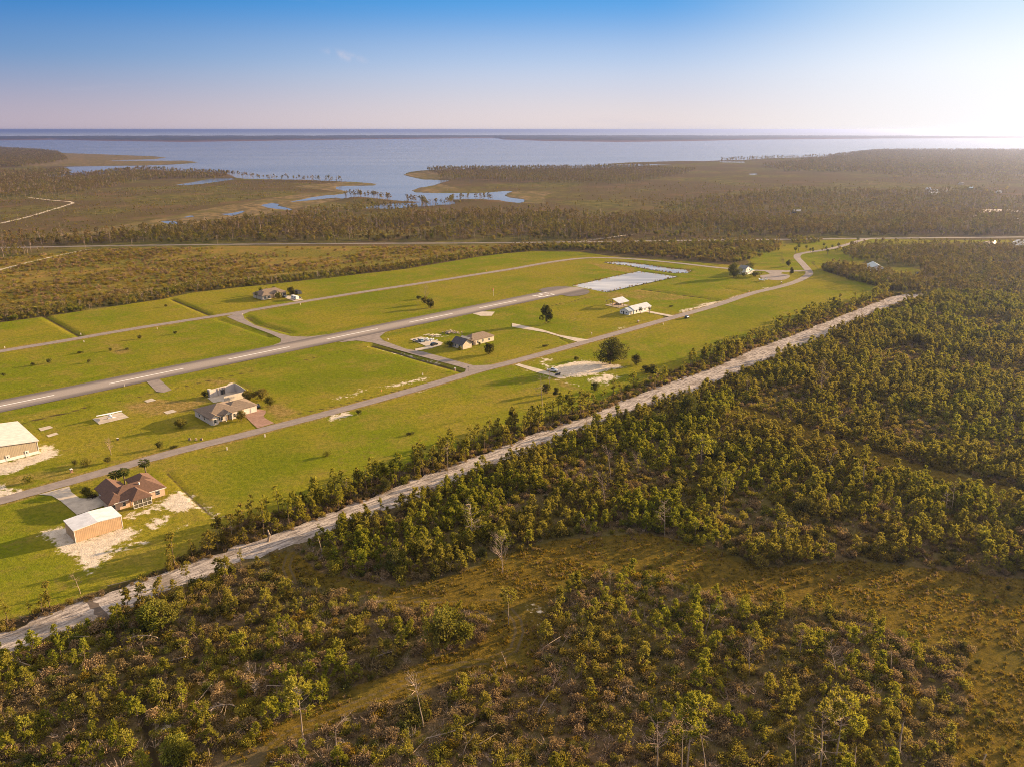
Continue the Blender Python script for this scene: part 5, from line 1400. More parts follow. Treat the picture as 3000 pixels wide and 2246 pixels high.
# ------------------------------------------------------------------ roadside and yard things
def mailbox(label, px, py, tall=False):
    t = thing('mailbox', label, 'mailbox', at(px, py), ROT)
    MB().box(-.45, .45, -.4, .4, 0, 1.25).build('pillar', M['brick'] if not tall else M['white'], t)
    MB().prism([(-.5, 1.254), (.5, 1.254), (.42, 1.45), (-.42, 1.45)], -.45, .45).build('cap', M['white'], t)
    MB().box(-.2, .2, -.5, -.41, .8, 1.1).build('letter_box', M['darkmetal'], t)
mailbox('pale brick mailbox pillar across the road from the brown-roofed house', 210, 1383)
mailbox('white-capped mailbox pillar on the grass at the taxiway corner', 1333, 1086)
mailbox('pale mailbox pillar in the ditch grass before the white house', 1870, 945)
mailbox('pale mailbox pillar near the turning circle', 2289, 831)
def marker(label, px, py, h=1.1, mat='white', r=.32, cat='utility box'):
    h *= .85; r *= .7; mat = 'offwhite' if mat == 'white' else mat
    t = thing('utility_box', label, cat, at(px, py), ROT)
    MB().prismz([(-r, -r), (r, -r), (r, r), (-r, r)], 0, h).build('cabinet', M[mat], t)
    MB().box(-r - .05, r + .05, -r - .05, r + .05, h + .004, h + .1).build('lid', M['offwhite'], t)
marker('cream utility box beside the road opposite the grey-brown house', 776, 1279, 1.2)
marker('grey-green utility box on grass left of the cream one by the road', 665, 1317, 1.1, 'block')
marker('orange marker post beside the ditch along the road', 1117, 1146, 1.0, 'orange', .18, 'marker')
marker('white utility box on the lawn near the end of the ditch', 1238, 1099, 1.1)
marker('orange and white post at the ditch end near the low-wing aircraft', 2194, 857, 1.4, 'orange', .3, 'marker')
marker('white box at the far edge of the road on the left edge of the picture', 14, 1020, 1.1)
marker('white box at the ditch end left of the far road', 237, 981, 1.1)
marker('pinkish box on the near side of the far road', 461, 965, 1.0, 'peach')
marker('small white box on the near verge of the far road at left', 246, 1003, 1.0)
marker('pale sign box at the inside corner of the far taxiway', 711, 924, 1.3, 'cream')
marker('pale box on the verge opposite the far house driveway', 880, 893, 1.1, 'cream')
marker('white post standing on grass just below the runway', 365, 1132, 1.3, 'white', .12, 'marker')
marker('small pale box on the lawn before the white pickup', 1733, 980, 1.2, 'cream')
marker('pair-sized white box on the grass across from the white house', 1943, 951, 1.0, 'white', .3)
marker('dark cabinet standing on the grass near the bare tree by the road', 345, 1288, .9, 'darkmetal', .5)
marker('small cream box beside the taxiway bend at the runway', 1137, 997, 1.0, 'cream')
marker('orange box beside the far road near its bend', 1424, 795, 1.2, 'orange', .3, 'marker')
for px, py, lab in ((556, 1288, 'pale stone lump at the left of three by the road'), (574, 1288, 'largest grey stone lump in the middle of three by the road'), (591, 1288, 'dark stone lump at the right of three by the road')):
    m = MB(); pts = [(math.cos(a) * rnd.uniform(.5, .8), math.sin(a) * rnd.uniform(.4, .7)) for a in [i * .785 for i in range(8)]]
    m.solid([(x, y, 0) for x, y in pts], [(x * .6, y * .6, rnd.uniform(.7, 1.0)) for x, y in pts])
    o = m.build('boulder', M['wood']); o.location = at(px, py); tag(o, lab, 'stone', 'stones by the road')
t = thing('windsock', 'orange and white windsock on a thin pole beyond the runway', 'windsock', at(1446, 868))
m = MB(); m.tube([(0, 0, 0), (0, 0, 6.2)], [.09, .06], 6); m.build('pole', M['white'], t)
m = MB(); m.tube([(0, 0, 6.0), (-.5, 0, 5.2), (-.7, 0, 4.0)], [.55, .45, .3], 8); m.build('sock', M['orange'], t)
t = thing('road_sign', 'thin dark street sign at the road junction by the taxiway', 'sign', at(1372, 1088))
m = MB(); m.tube([(0, 0, 0), (0, 0, 2.9)], [.06, .05], 5); m.build('post', M['darkmetal'], t); MB().box(-.5, .5, -.03, .03, 2.5, 2.8).build('sign_board', M['greypaint'], t)
def heap(name, label, cat, px, py, n, spread, h, mat, planks=False):
    m = MB()
    for _ in range(n):
        x, y = rnd.gauss(0, spread), rnd.gauss(0, spread * .6)
        z = h * rnd.random() * max(.1, 1 - math.hypot(x, y) / (spread * 2.5))
        L, W, T = (rnd.uniform(1.5, 4), .25, .08) if planks else (rnd.uniform(.4, 1.2), rnd.uniform(.4, .9), rnd.uniform(.2, .6))
        a = rnd.gauss(.7, .25) if planks else rnd.uniform(0, 3.1)
        c, s = math.cos(a), math.sin(a)
        q = [(x + c * L / 2 - s * W / 2, y + s * L / 2 + c * W / 2), (x - c * L / 2 - s * W / 2, y - s * L / 2 + c * W / 2), (x - c * L / 2 + s * W / 2, y - s * L / 2 - c * W / 2), (x + c * L / 2 + s * W / 2, y + s * L / 2 - c * W / 2)]
        zt = rnd.uniform(-.15, .15)
        m.solid([(*p, max(0, z)) for p in q], [(*p, max(0, z) + T + (zt if i < 2 else 0)) for i, p in enumerate(q)])
    o = m.build(name, M[mat]); o.location = at(px, py); return tag(o, label, cat)
heap('rubble_pile', 'pale rubble pile on the grass behind the gabled house', 'rubble', 1323, 976, 60, 2.4, 1.4, 'rubble')
heap('lumber_pile', 'grey lumber stack on the grass beyond the concrete slab', 'lumber', 1282, 985, 30, 2.4, .7, 'block', True)
heap('lumber_pile', 'long pale plank pile left of the grey lumber stack', 'lumber', 1262, 982, 14, 1.8, .5, 'cream', True)
heap('clutter_pile', 'dark clutter heap on the left part of the concrete slab', 'clutter', 1222, 1000, 26, 3.0, .8, 'greypaint')
heap('clutter_pile', 'pale clutter heap on the right part of the concrete slab', 'clutter', 1253, 997, 30, 3.0, .8, 'whitepaint')
heap('trash_heap', 'dark bin-like heap at the end of the drive on the sandy lot', 'heap', 1636, 1099, 12, .7, 1.4, 'darkmetal')
def pole(px, py, top, label):
    x, y, h, ln = lean_height((px, py), (px, top))
    t = thing('utility_pole', label, 'utility pole', (x, y, 0), R(0), 'utility poles along the highway')
    m = MB(); m.tube([(0, 0, 0), (0, 0, h)], [.22, .16], 7); m.build('pole', M['wood'], t)
    MB().box(-1.3, 1.3, -.17 - .12, -.17, h - 1.0, h - .8).build('crossarm', M['wood'], t)
    m = MB()
    for s in (-1.2, 0, 1.2): m.tube([(s, -.23, h - .8), (s, -.23, h - .55)], [.07, .05], 5)
    m.build('insulator', M['white'], t)
for a in ((250, 726, 694, 'leftmost wooden utility pole, by the dirt road at the highway'), (387, 721, 696, 'second wooden utility pole from the left along the highway'), (637, 716.5, 690, 'third wooden utility pole from the left, before the tall thin woods'),
          (982, 716, 689, 'fourth wooden utility pole from the left along the highway'), (1330, 715, 688, 'fifth wooden utility pole from the left along the highway'), (46, 729, 700, 'utility pole at the left edge of the highway')):
    pole(*a)
# ------------------------------------------------------------------ single plants
LANDMARK = []
def plant(name, kind, i, x, y, scale, rz, label, cat, group=None, mesh_names=('trunk', 'crown'), tilt=0.0):
    t = thing(name, label, cat, (x, y, -.05), rz, group, scale)
    if tilt: t.rotation_euler = (rnd.uniform(-tilt, tilt), rnd.uniform(-tilt, tilt), rz)
    pr = PROT[kind][i % len(PROT[kind])]
    for me, nm in ((pr[0], mesh_names[0]), (pr[1], mesh_names[1])):
        if me is None: continue
        o = bpy.data.objects.new(nm, me); COL.objects.link(o); o.parent = t
    return t
UNIT = {'young': 6.0, 'slim': 7.0, 'tall': 13.0, 'shrub': 2.0, 'darkshrub': 2.2, 'greenbrush': 1.5, 'dryshrub': 1.6, 'oak': 11.0, 'yard': 6.0, 'darktree': 6.5, 'palm': 6.0}
def px1(zm, x, y): return zm((x, y))[0]
def tree_px(name, kind, i, base, top, label, cat, mark=None, group=None, squash=1.0):
    x, y, h, ln = lean_height(base, top)
    t = plant(name, kind, i, x, y, max(.3, h / UNIT[kind]) , rnd.uniform(0, 6.28), label, cat, group)
    t.scale = (t.scale[0] * squash, t.scale[1] * squash, t.scale[2])
    if mark: LANDMARK.append((mark, x, y))
    return t
# tall pines that stand out
for i, (b, t_, lab, mark, sq) in enumerate((
        (px1(C2, 520, 1425), px1(C2, 455, 975), 'large lone pine with forked pale trunk at the lower left clearing', 'the large lone forked pine', 1.1),
        (px1(C2, 375, 725), px1(C2, 330, 450), 'round-crowned pine above the tangled dead branches at lower left', 'the round-crowned pine at lower left', 1.0),
        (px1(C2, 2180, 505), px1(C2, 2150, 235), 'lone pine with thin trunk beside the bend of the wheel tracks', 'the lone pine at the track bend', .95),
        (px1(C3, 1552, 1680), px1(C3, 1590, 1090), 'tall pine with round crown on a thin trunk between dead poles at bottom edge', 'the tall pine at the bottom edge', .8),
        (px1(C4, 675, 1660), px1(C4, 760, 1090), 'tall leaning dark-trunked pine with thin crown at the bottom right', 'the leaning dark-trunked pine', .9),
        (px1(C4, 390, 760), px1(C4, 440, 540), 'broad flat-crowned pine in the dry brush at lower right', 'the broad flat-crowned pine', 1.25),
        (px1(B3, 1660, 840), px1(B3, 1680, 545), 'broad-crowned pine on a tall pale trunk within the dense stand', 'the broad-crowned pine in the stand', 1.0),
        (px1(B3, 1848, 1115), px1(B3, 1840, 850), 'thin-trunked pine with small crown in the right of the dense stand', 'the thin-trunked pine in the stand', .8),
        (px1(B4, 262, 1505), px1(B4, 262, 1205), 'large full pine at the lower right edge of the dense stand', 'the full pine at the stand edge', .9),
        (px1(C1, 1520, 215), px1(C1, 1478, 0), 'slender pine growing right at the lower edge of the sandy track', 'the slender pine at the track edge', .6),
        (px1(B2, 1690, 840), px1(B2, 1660, 560), 'tall ragged pine in the strip between lawn and sandy track', None, .7),
        (px1(B2, 880, 1060), px1(B2, 810, 880), 'leaning bare-stemmed pine in the strip below the lone lawn bush', 'the leaning pine in the strip', .7),
        (px1(B1, 1880, 1390), px1(B1, 1790, 1180), 'leaning pine in the strip right of the metal hangar', 'the leaning pine right of the hangar', .7))):
    tree_px('pine_tree', 'tall', i, b, t_, lab, 'pine tree', mark, 'tall single pines', sq)

# dead standing trees, each its own shape
DEAD = [
    (px1(B2, 1890, 1420), px1(B2, 1868, 1075), 'bare', 'tall bare dead tree with fine twigs standing in the dense stand', 'the tall bare tree in the stand'),
    (px1(B2, 2132, 1640), px1(B2, 2112, 1350), 'fan', 'pale forking dead tree at the edge of the golden clearing', 'the pale forking tree by the clearing'),
    (px1(B2, 680, 1522), px1(B2, 640, 1360), 'snag', 'crooked-topped pale snag near the loop of wheel tracks', 'the crooked pale snag'),
    (px1(B2, 1092, 1390), px1(B2, 1090, 1300), 'snag', 'short thick broken trunk among the pines near the crooked snag', 'the short broken trunk'),
    (px1(B2, 1715, 1645), px1(B2, 1700, 1550), 'fork', 'small Y-shaped dead tree low at the clearing edge', 'the small Y-shaped dead tree'),
    (px1(B3, 937, 900), px1(B3, 905, 640), 'top', 'tall dead pine with twigs only at its top in the dense stand', 'the dead pine with twiggy top'),
    (px1(B3, 890, 1132), px1(B3, 862, 870), 'fan', 'bare fan-shaped dead tree spreading pale limbs in the dense stand', 'the fan-shaped dead tree'),
    (px1(B3, 1165, 860), px1(B3, 1142, 700), 'fan', 'brownish fan of dead limbs above an oak-like bush in the stand', 'the brownish fan of limbs'),
    (px1(B3, 1372, 1342), px1(B3, 1370, 1070), 'bare', 'grey dead tree near the lower edge of the dense stand', 'the grey dead tree near the clearing'),
    (px1(B3, 746, 580), px1(B3, 738, 385), 'top', 'thin dead pine just below the middle of the sandy track', 'the thin dead pine by the track'),
    (px1(B3, 820, 605), px1(B3, 824, 485), 'snag', 'bare grey pole right of the thin dead pine', 'the bare grey pole'),
    (px1(B3, 727, 1305), px1(B3, 720, 1195), 'fork', 'low forked dead tree with spread arms at the stand edge', 'the low forked dead tree'),
    (px1(B3, 705, 1000), px1(B3, 705, 830), 'bare', 'small twiggy dead tree left of the fan-shaped one', 'the small twiggy dead tree'),
    (px1(B3, 2040, 205), px1(B3, 2040, 75), 'top', 'thin dead pole tree beside the upper sandy track', 'the dead pole by the upper track'),
    (px1(B4, 630, 885), px1(B4, 645, 660), 'fork', 'antler-topped dead tree in the middle right forest', 'the antler-topped dead tree'),
    (px1(B4, 905, 955), px1(B4, 915, 765), 'snag', 'pale leaning snag with stubs right of the antler-topped tree', 'the pale stubby snag'),
    (px1(B4, 240, 480), px1(B4, 240, 340), 'fork', 'small forked dead tree beside the grassy lane', 'the small forked tree by the lane'),
    (px1(B4, 560, 225), px1(B4, 580, -20), 'fan', 'big vine-wrapped dead tree high in the right forest', 'the vine-wrapped dead tree'),
    (px1(B4, 1620, 1155), px1(B4, 1650, 920), 'top', 'tall thin dead trunk at far right of the forest', 'the tall thin trunk at far right'),
    (px1(B4, 1572, 1175), px1(B4, 1590, 1010), 'bare', 'grey dead trunk just left of the tall thin one at far right', 'the grey trunk at far right'),
    (px1(B4, 2100, 480), px1(B4, 2110, 350), 'fork', 'small dead forked tree near the right picture edge', None),
    (px1(B4, 600, 1505), px1(B4, 640, 1370), 'snag', 'leaning grey snag at the lower edge of the right forest', 'the leaning grey snag'),
    (px1(B3, 382, 300), px1(B3, 365, 40), 'bare', 'slender curved dead pine standing on the lawn edge', None),
    (px1(B3, 442, 130), px1(B3, 440, -20), 'top', 'straight dead pine beside the conifer bushes below the pickup', None),
    (px1(C1, 650, 252), px1(C1, 585, 85), 'bare', 'leaning brown dead pine in the strip at lower left', 'the leaning brown dead pine'),
    (px1(C1, 1075, 555), px1(C1, 1062, 485), 'snag', 'short pale stump pole right of the black ditch', None),
    (px1(C1, 1170, 750), px1(C1, 1150, 670), 'snag', 'short bright pole below the arched pine by the ditch', None),
    (px1(C1, 1900, 838), px1(C1, 1882, 768), 'snag', 'small bright pole left of a pair in the lower left brush', None),
    (px1(C1, 2014, 875), px1(C1, 2000, 800), 'bare', 'small twiggy pole right of a pair in the lower left brush', None),
    (px1(C1, 1697, 1592), px1(C1, 1685, 1495), 'snag', 'thick short stump at the bottom left beside the dark mud', 'the thick stump at bottom left'),
    (px1(C2, 1492, 1328), px1(C2, 1405, 930), 'top', 'tall leaning dead tree with twiggy crown in the lower middle', 'the tall leaning dead tree'),
    (px1(C2, 790, 1562), px1(C2, 780, 1340), 'snag', 'tall pale splintered trunk at the bottom middle', 'the splintered trunk at bottom'),
    (px1(C2, 2168, 852), px1(C2, 2120, 720), 'snag', 'pale broken trunk leaning by the wheel tracks', 'the broken trunk by the tracks'),
    (px1(C2, 2080, 945), px1(C2, 2072, 830), 'fork', 'pale forked stump with one long arm below the wheel tracks', 'the pale forked stump'),
    (px1(C2, 1812, 1560), px1(C2, 1880, 1380), 'fork', 'forked grey dead tree near the bottom middle edge', 'the forked grey tree at bottom'),
    (px1(C2, 130, 1110), px1(C2, 132, 950), 'bare', 'dim grey dead tree left of the large lone pine', None),
    (px1(C3, 530, 705), px1(C3, 612, 570), 'top', 'leaning dead tree with drooping limbs at the brush island edge', 'the leaning tree with drooping limbs'),
    (px1(C3, 462, 1040), px1(C3, 530, 840), 'fan', 'fan-limbed leaning dead tree on the left of the brush island', 'the fan-limbed leaning tree'),
    (px1(C3, 332, 1260), px1(C3, 430, 1068), 'snag', 'leaning broken grey trunk low in the brush island', 'the leaning broken grey trunk'),
    (px1(C3, 1703, 560), px1(C3, 1780, 335), 'fork', 'leaning forked snag at the right of the brush island top', 'the leaning forked snag'),
    (px1(C3, 2056, 915), px1(C3, 2050, 625), 'fan', 'bare grey dead tree with spread limbs at lower right', 'the spread-limbed grey tree'),
    (px1(C3, 1312, 1690), px1(C3, 1312, 1270), 'bare', 'tall straight dead tree with side limbs at the bottom edge', 'the straight dead tree at the bottom'),
    (px1(C3, 1508, 1690), px1(C3, 1520, 1310), 'top', 'thin dead pole left of the tall round-crowned bottom pine', None),
    (px1(C3, 1703, 1690), px1(C3, 1650, 1330), 'top', 'leaning dead pine right of the tall round-crowned bottom pine', 'the leaning dead pine at the bottom'),
    (px1(C3, 930, 215), px1(C3, 928, 60), 'top', 'thin grey trunk amid the dead tangle at the island top', 'the thin trunk in the dead tangle'),
    (px1(C4, 690, 935), px1(C4, 628, 640), 'bare', 'slim leaning dead tree in the dry brush at lower right', 'the slim leaning dead tree'),
    (px1(C4, 1182, 1640), px1(C4, 1228, 1285), 'snag', 'thick dark broken trunk standing at the bottom right', 'the thick broken trunk at bottom right'),
    (px1(C4, 360, 1660), px1(C4, 350, 1390), 'top', 'thin dead trunk at the bottom left of the leaning pine', 'the thin trunk left of the leaning pine'),
    (px1(C4, 565, 1690), px1(C4, 575, 1200), 'bare', 'tall thin dead pole just left of the leaning dark-trunked pine', None),
    (px1(C4, 1132, 865), px1(C4, 1135, 720), 'snag', 'small grey snag in the middle of the lower right brush', 'the small grey snag'),
    (px1(C4, 832, 1690), px1(C4, 850, 1480), 'snag', 'grey stump pole right of the leaning dark-trunked pine', None),
    (px1(ZM(0, 1180, 5.82), 1895, 880), px1(ZM(0, 1180, 5.82), 1835, 620), 'fan', 'bare brown tree rising from a dark bush beside the near road', None),
    (px1(ZM(1140, 780, 7.9), 850, 830), px1(ZM(1140, 780, 7.9), 850, 440), 'fan', 'large bare-crowned tree on the lawn beyond the runway', None),
    (px1(Q7, 1040, 675), px1(Q7, 1040, 545), 'fan', 'bare-limbed tree at the edge of the upper sandy track', 'the bare tree at the upper track'),
]
for b, t_, style, lab, mark in DEAD:
    x, y, h, ln = lean_height(b, t_)
    h = max(2.0, h)
    tb, bb = dead_tree(h, ln, style, .8)
    t = thing('dead_tree', lab, 'dead tree', (x, y, -.05), 0, 'dead standing trees')
    tb.build('trunk', M['deadwood'], t)
    if bb.v: bb.build('limb', M['twig'], t)
    if mark: LANDMARK.append((mark, x, y))
# fallen and bent trunks: pixel, height above ground
FALL = [
    ([(px1(C1, 1290, 622), .1), (px1(C1, 1265, 605), 1.6), (px1(C1, 1210, 590), 2.4), (px1(C1, 1110, 590), 2.4), (px1(C1, 1040, 610), 1.8)], .17, True, 'arched bent pine with drooping crown over the black ditch'),
    ([(px1(C1, 340, 893), .1), (px1(C1, 240, 832), .9), (px1(C1, 130, 792), 1.6), (px1(C1, 60, 790), 1.7)], .19, True, 'fallen pale trunk with green crown at the left picture edge'),
    ([(px1(C1, 550, 650), .1), (px1(C1, 552, 597), 1.6), (px1(C1, 720, 598), 1.7)], .13, False, 'snapped trunk folded sideways left of the black ditch'),
    ([(px1(C1, 1500, 762), 1.6), (px1(C1, 1330, 805), .3)], .13, False, 'fallen grey log on brown brush right of the black ditch'),
    ([(px1(C1, 1280, 935), 2.0), (px1(C1, 1180, 1120), .2)], .12, False, 'thin leaning fallen trunk beside the lower black ditch'),
    ([(px1(C1, 1712, 985), 1.6), (px1(C1, 1580, 1145), .2)], .13, False, 'pale fallen trunk in the lower left golden hollow'),
    ([(px1(C1, 1920, 1178), .1), (px1(C1, 1875, 1150), 2.2), (px1(C1, 1800, 1147), 3.0), (px1(C1, 1690, 1180), 2.4), (px1(C1, 1530, 1228), 1.2)], .2, True, 'long arched fallen pine with brown crown at lower left'),
    ([(px1(C1, 1985, 213), 1.2), (px1(C1, 1730, 380), .3)], .12, False, 'fallen grey trunk among dark shrubs near the track at left'),
    ([(px1(C1, 870, 190), .4), (px1(C1, 1050, 145), .8)], .14, False, 'fallen tan log in the strip below the hangar sand'),
    ([(px1(C2, 220, 1062), .1), (px1(C2, 220, 994), 2.2), (px1(C2, 330, 998), 2.3), (px1(C2, 450, 1002), 2.1)], .15, False, 'snapped trunk folded at a right angle left of the lone pine'),
    ([(px1(C2, 1072, 815), .1), (px1(C2, 1085, 772), 1.4), (px1(C2, 1160, 740), 1.9), (px1(C2, 1250, 715), 1.9)], .17, True, 'bent brown trunk beside the green shrubs in the lower middle'),
    ([(px1(C2, 700, 540), 1.6), (px1(C2, 772, 605), .1)], .14, False, 'short bright fallen log beside the tangled branches'),
    ([(px1(C2, 780, 560), .5), (px1(C2, 985, 490), .9)], .10, False, 'thin grey fallen trunk right of the short bright log'),
    ([(px1(C2, 755, 862), .2), (px1(C2, 920, 780), .9)], .10, True, 'dead fallen top with bare branches in the lower left middle'),
    ([(px1(C2, 1365, 1585), .2), (px1(C2, 1520, 1420), 1.0), (px1(C2, 1720, 1370), 1.2), (px1(C2, 1905, 1285), 1.6)], .16, True, 'long fallen dead tree with bare branches at bottom middle'),
    ([(px1(C2, 1943, 1505), .1), (px1(C2, 1946, 1468), 1.2), (px1(C2, 2090, 1378), 1.7)], .14, False, 'broken pale trunk bent low at the bottom middle right'),
    ([(px1(C2, 250, 1610), .5), (px1(C2, 560, 1655), .4)], .12, False, 'thin log lying beside the dark mud at the bottom'),
    ([(px1(C2, 785, 1335), 1.8), (px1(C2, 860, 1250), 2.6)], .06, True, 'broken off treetop hanging from the splintered trunk'),
    ([(px1(C3, 530, 600), 2.0), (px1(C3, 440, 655), 2.2), (px1(C3, 350, 720), .4)], .09, True, 'drooping broken limb of pale branches at the island edge'),
    ([(px1(C3, 2215, 1520), 1.6), (px1(C3, 2095, 1655), .1)], .17, False, 'bright fallen log at the bottom edge right of the dead poles'),
    ([(px1(C3, 1140, 1010), 1.0), (px1(C3, 1080, 992), 1.4), (px1(C3, 1000, 1030), .6)], .12, True, 'small fallen pine with a tan crown in the island middle'),
    ([(px1(C4, 1905, 1550), 1.3), (px1(C4, 1868, 1625), .1)], .14, False, 'short bright leaning log at the bottom right corner'),
    ([(px1(B4, 1310, 1090), 2.0), (px1(B4, 1270, 1150), .8)], .12, False, 'short pale leaning log in the far right forest'),
    ([(px1(B4, 2070, 810), .6), (px1(B4, 2205, 755), 1.6)], .14, False, 'yellowish fallen trunk at the right edge of the forest'),
    ([(px1(B1, 2170, 1390), .1), (px1(B1, 2180, 1340), 2.2), (px1(B1, 2165, 1300), 2.8)], .42, False, 'thick upright brown stump at the edge of the sandy track'),
]
for pts, rad, crown, lab in FALL:
    P = [(*G(p[0], p[1], z), z) for p, z in pts]
    o = P[0]
    t = thing('fallen_trunk', lab, 'fallen tree', (o[0], o[1], 0), 0, 'fallen and broken trunks')
    L = [Vector((p[0] - o[0], p[1] - o[1], p[2])) for p in P]
    m = MB(); m.tube(L, [rad * (1 - .55 * i / (len(L) - 1)) for i in range(len(L))], 7); m.build('trunk', M['deadwood'], t)
    bm_ = MB(); d = (L[-1] - L[-2]).normalized()
    for k in range(26 if crown else 6):
        q = rnd.uniform(.35 if crown else .2, 1.0); n_ = len(L) - 1; i = min(n_ - 1, int(q * n_)); p = L[i].lerp(L[i + 1], q * n_ - i)
        if p.z < .2 and not crown: continue
        branch(bm_, p, d * 1.0 + Vector((rnd.uniform(-1, 1), rnd.uniform(-1, 1), rnd.uniform(-.8, .6))), rnd.uniform(.8, 2.2) if crown else rnd.uniform(.3, .8), rad * .22, 1 if crown else 0, .8)
    if bm_.v: bm_.build('limb', M['twig'], t)
    if crown and ('green' in lab or 'arched' in lab or 'tan crown' in lab):
        cm = MB()
        for k in range(70):
            p = L[-1] + Vector((rnd.gauss(0, 1.3), rnd.gauss(0, 1.3), rnd.gauss(-.1, .7))) - d * rnd.uniform(0, 2)
            if p.z < .1: p.z = .1
            tuft(cm, p, (d.x, d.y), .55, 8, .07, rnd.uniform(.7, 1.2))
        cm.build('crown', M['green_brush' if 'green' in lab or 'ditch' in lab else 'brush'], t)

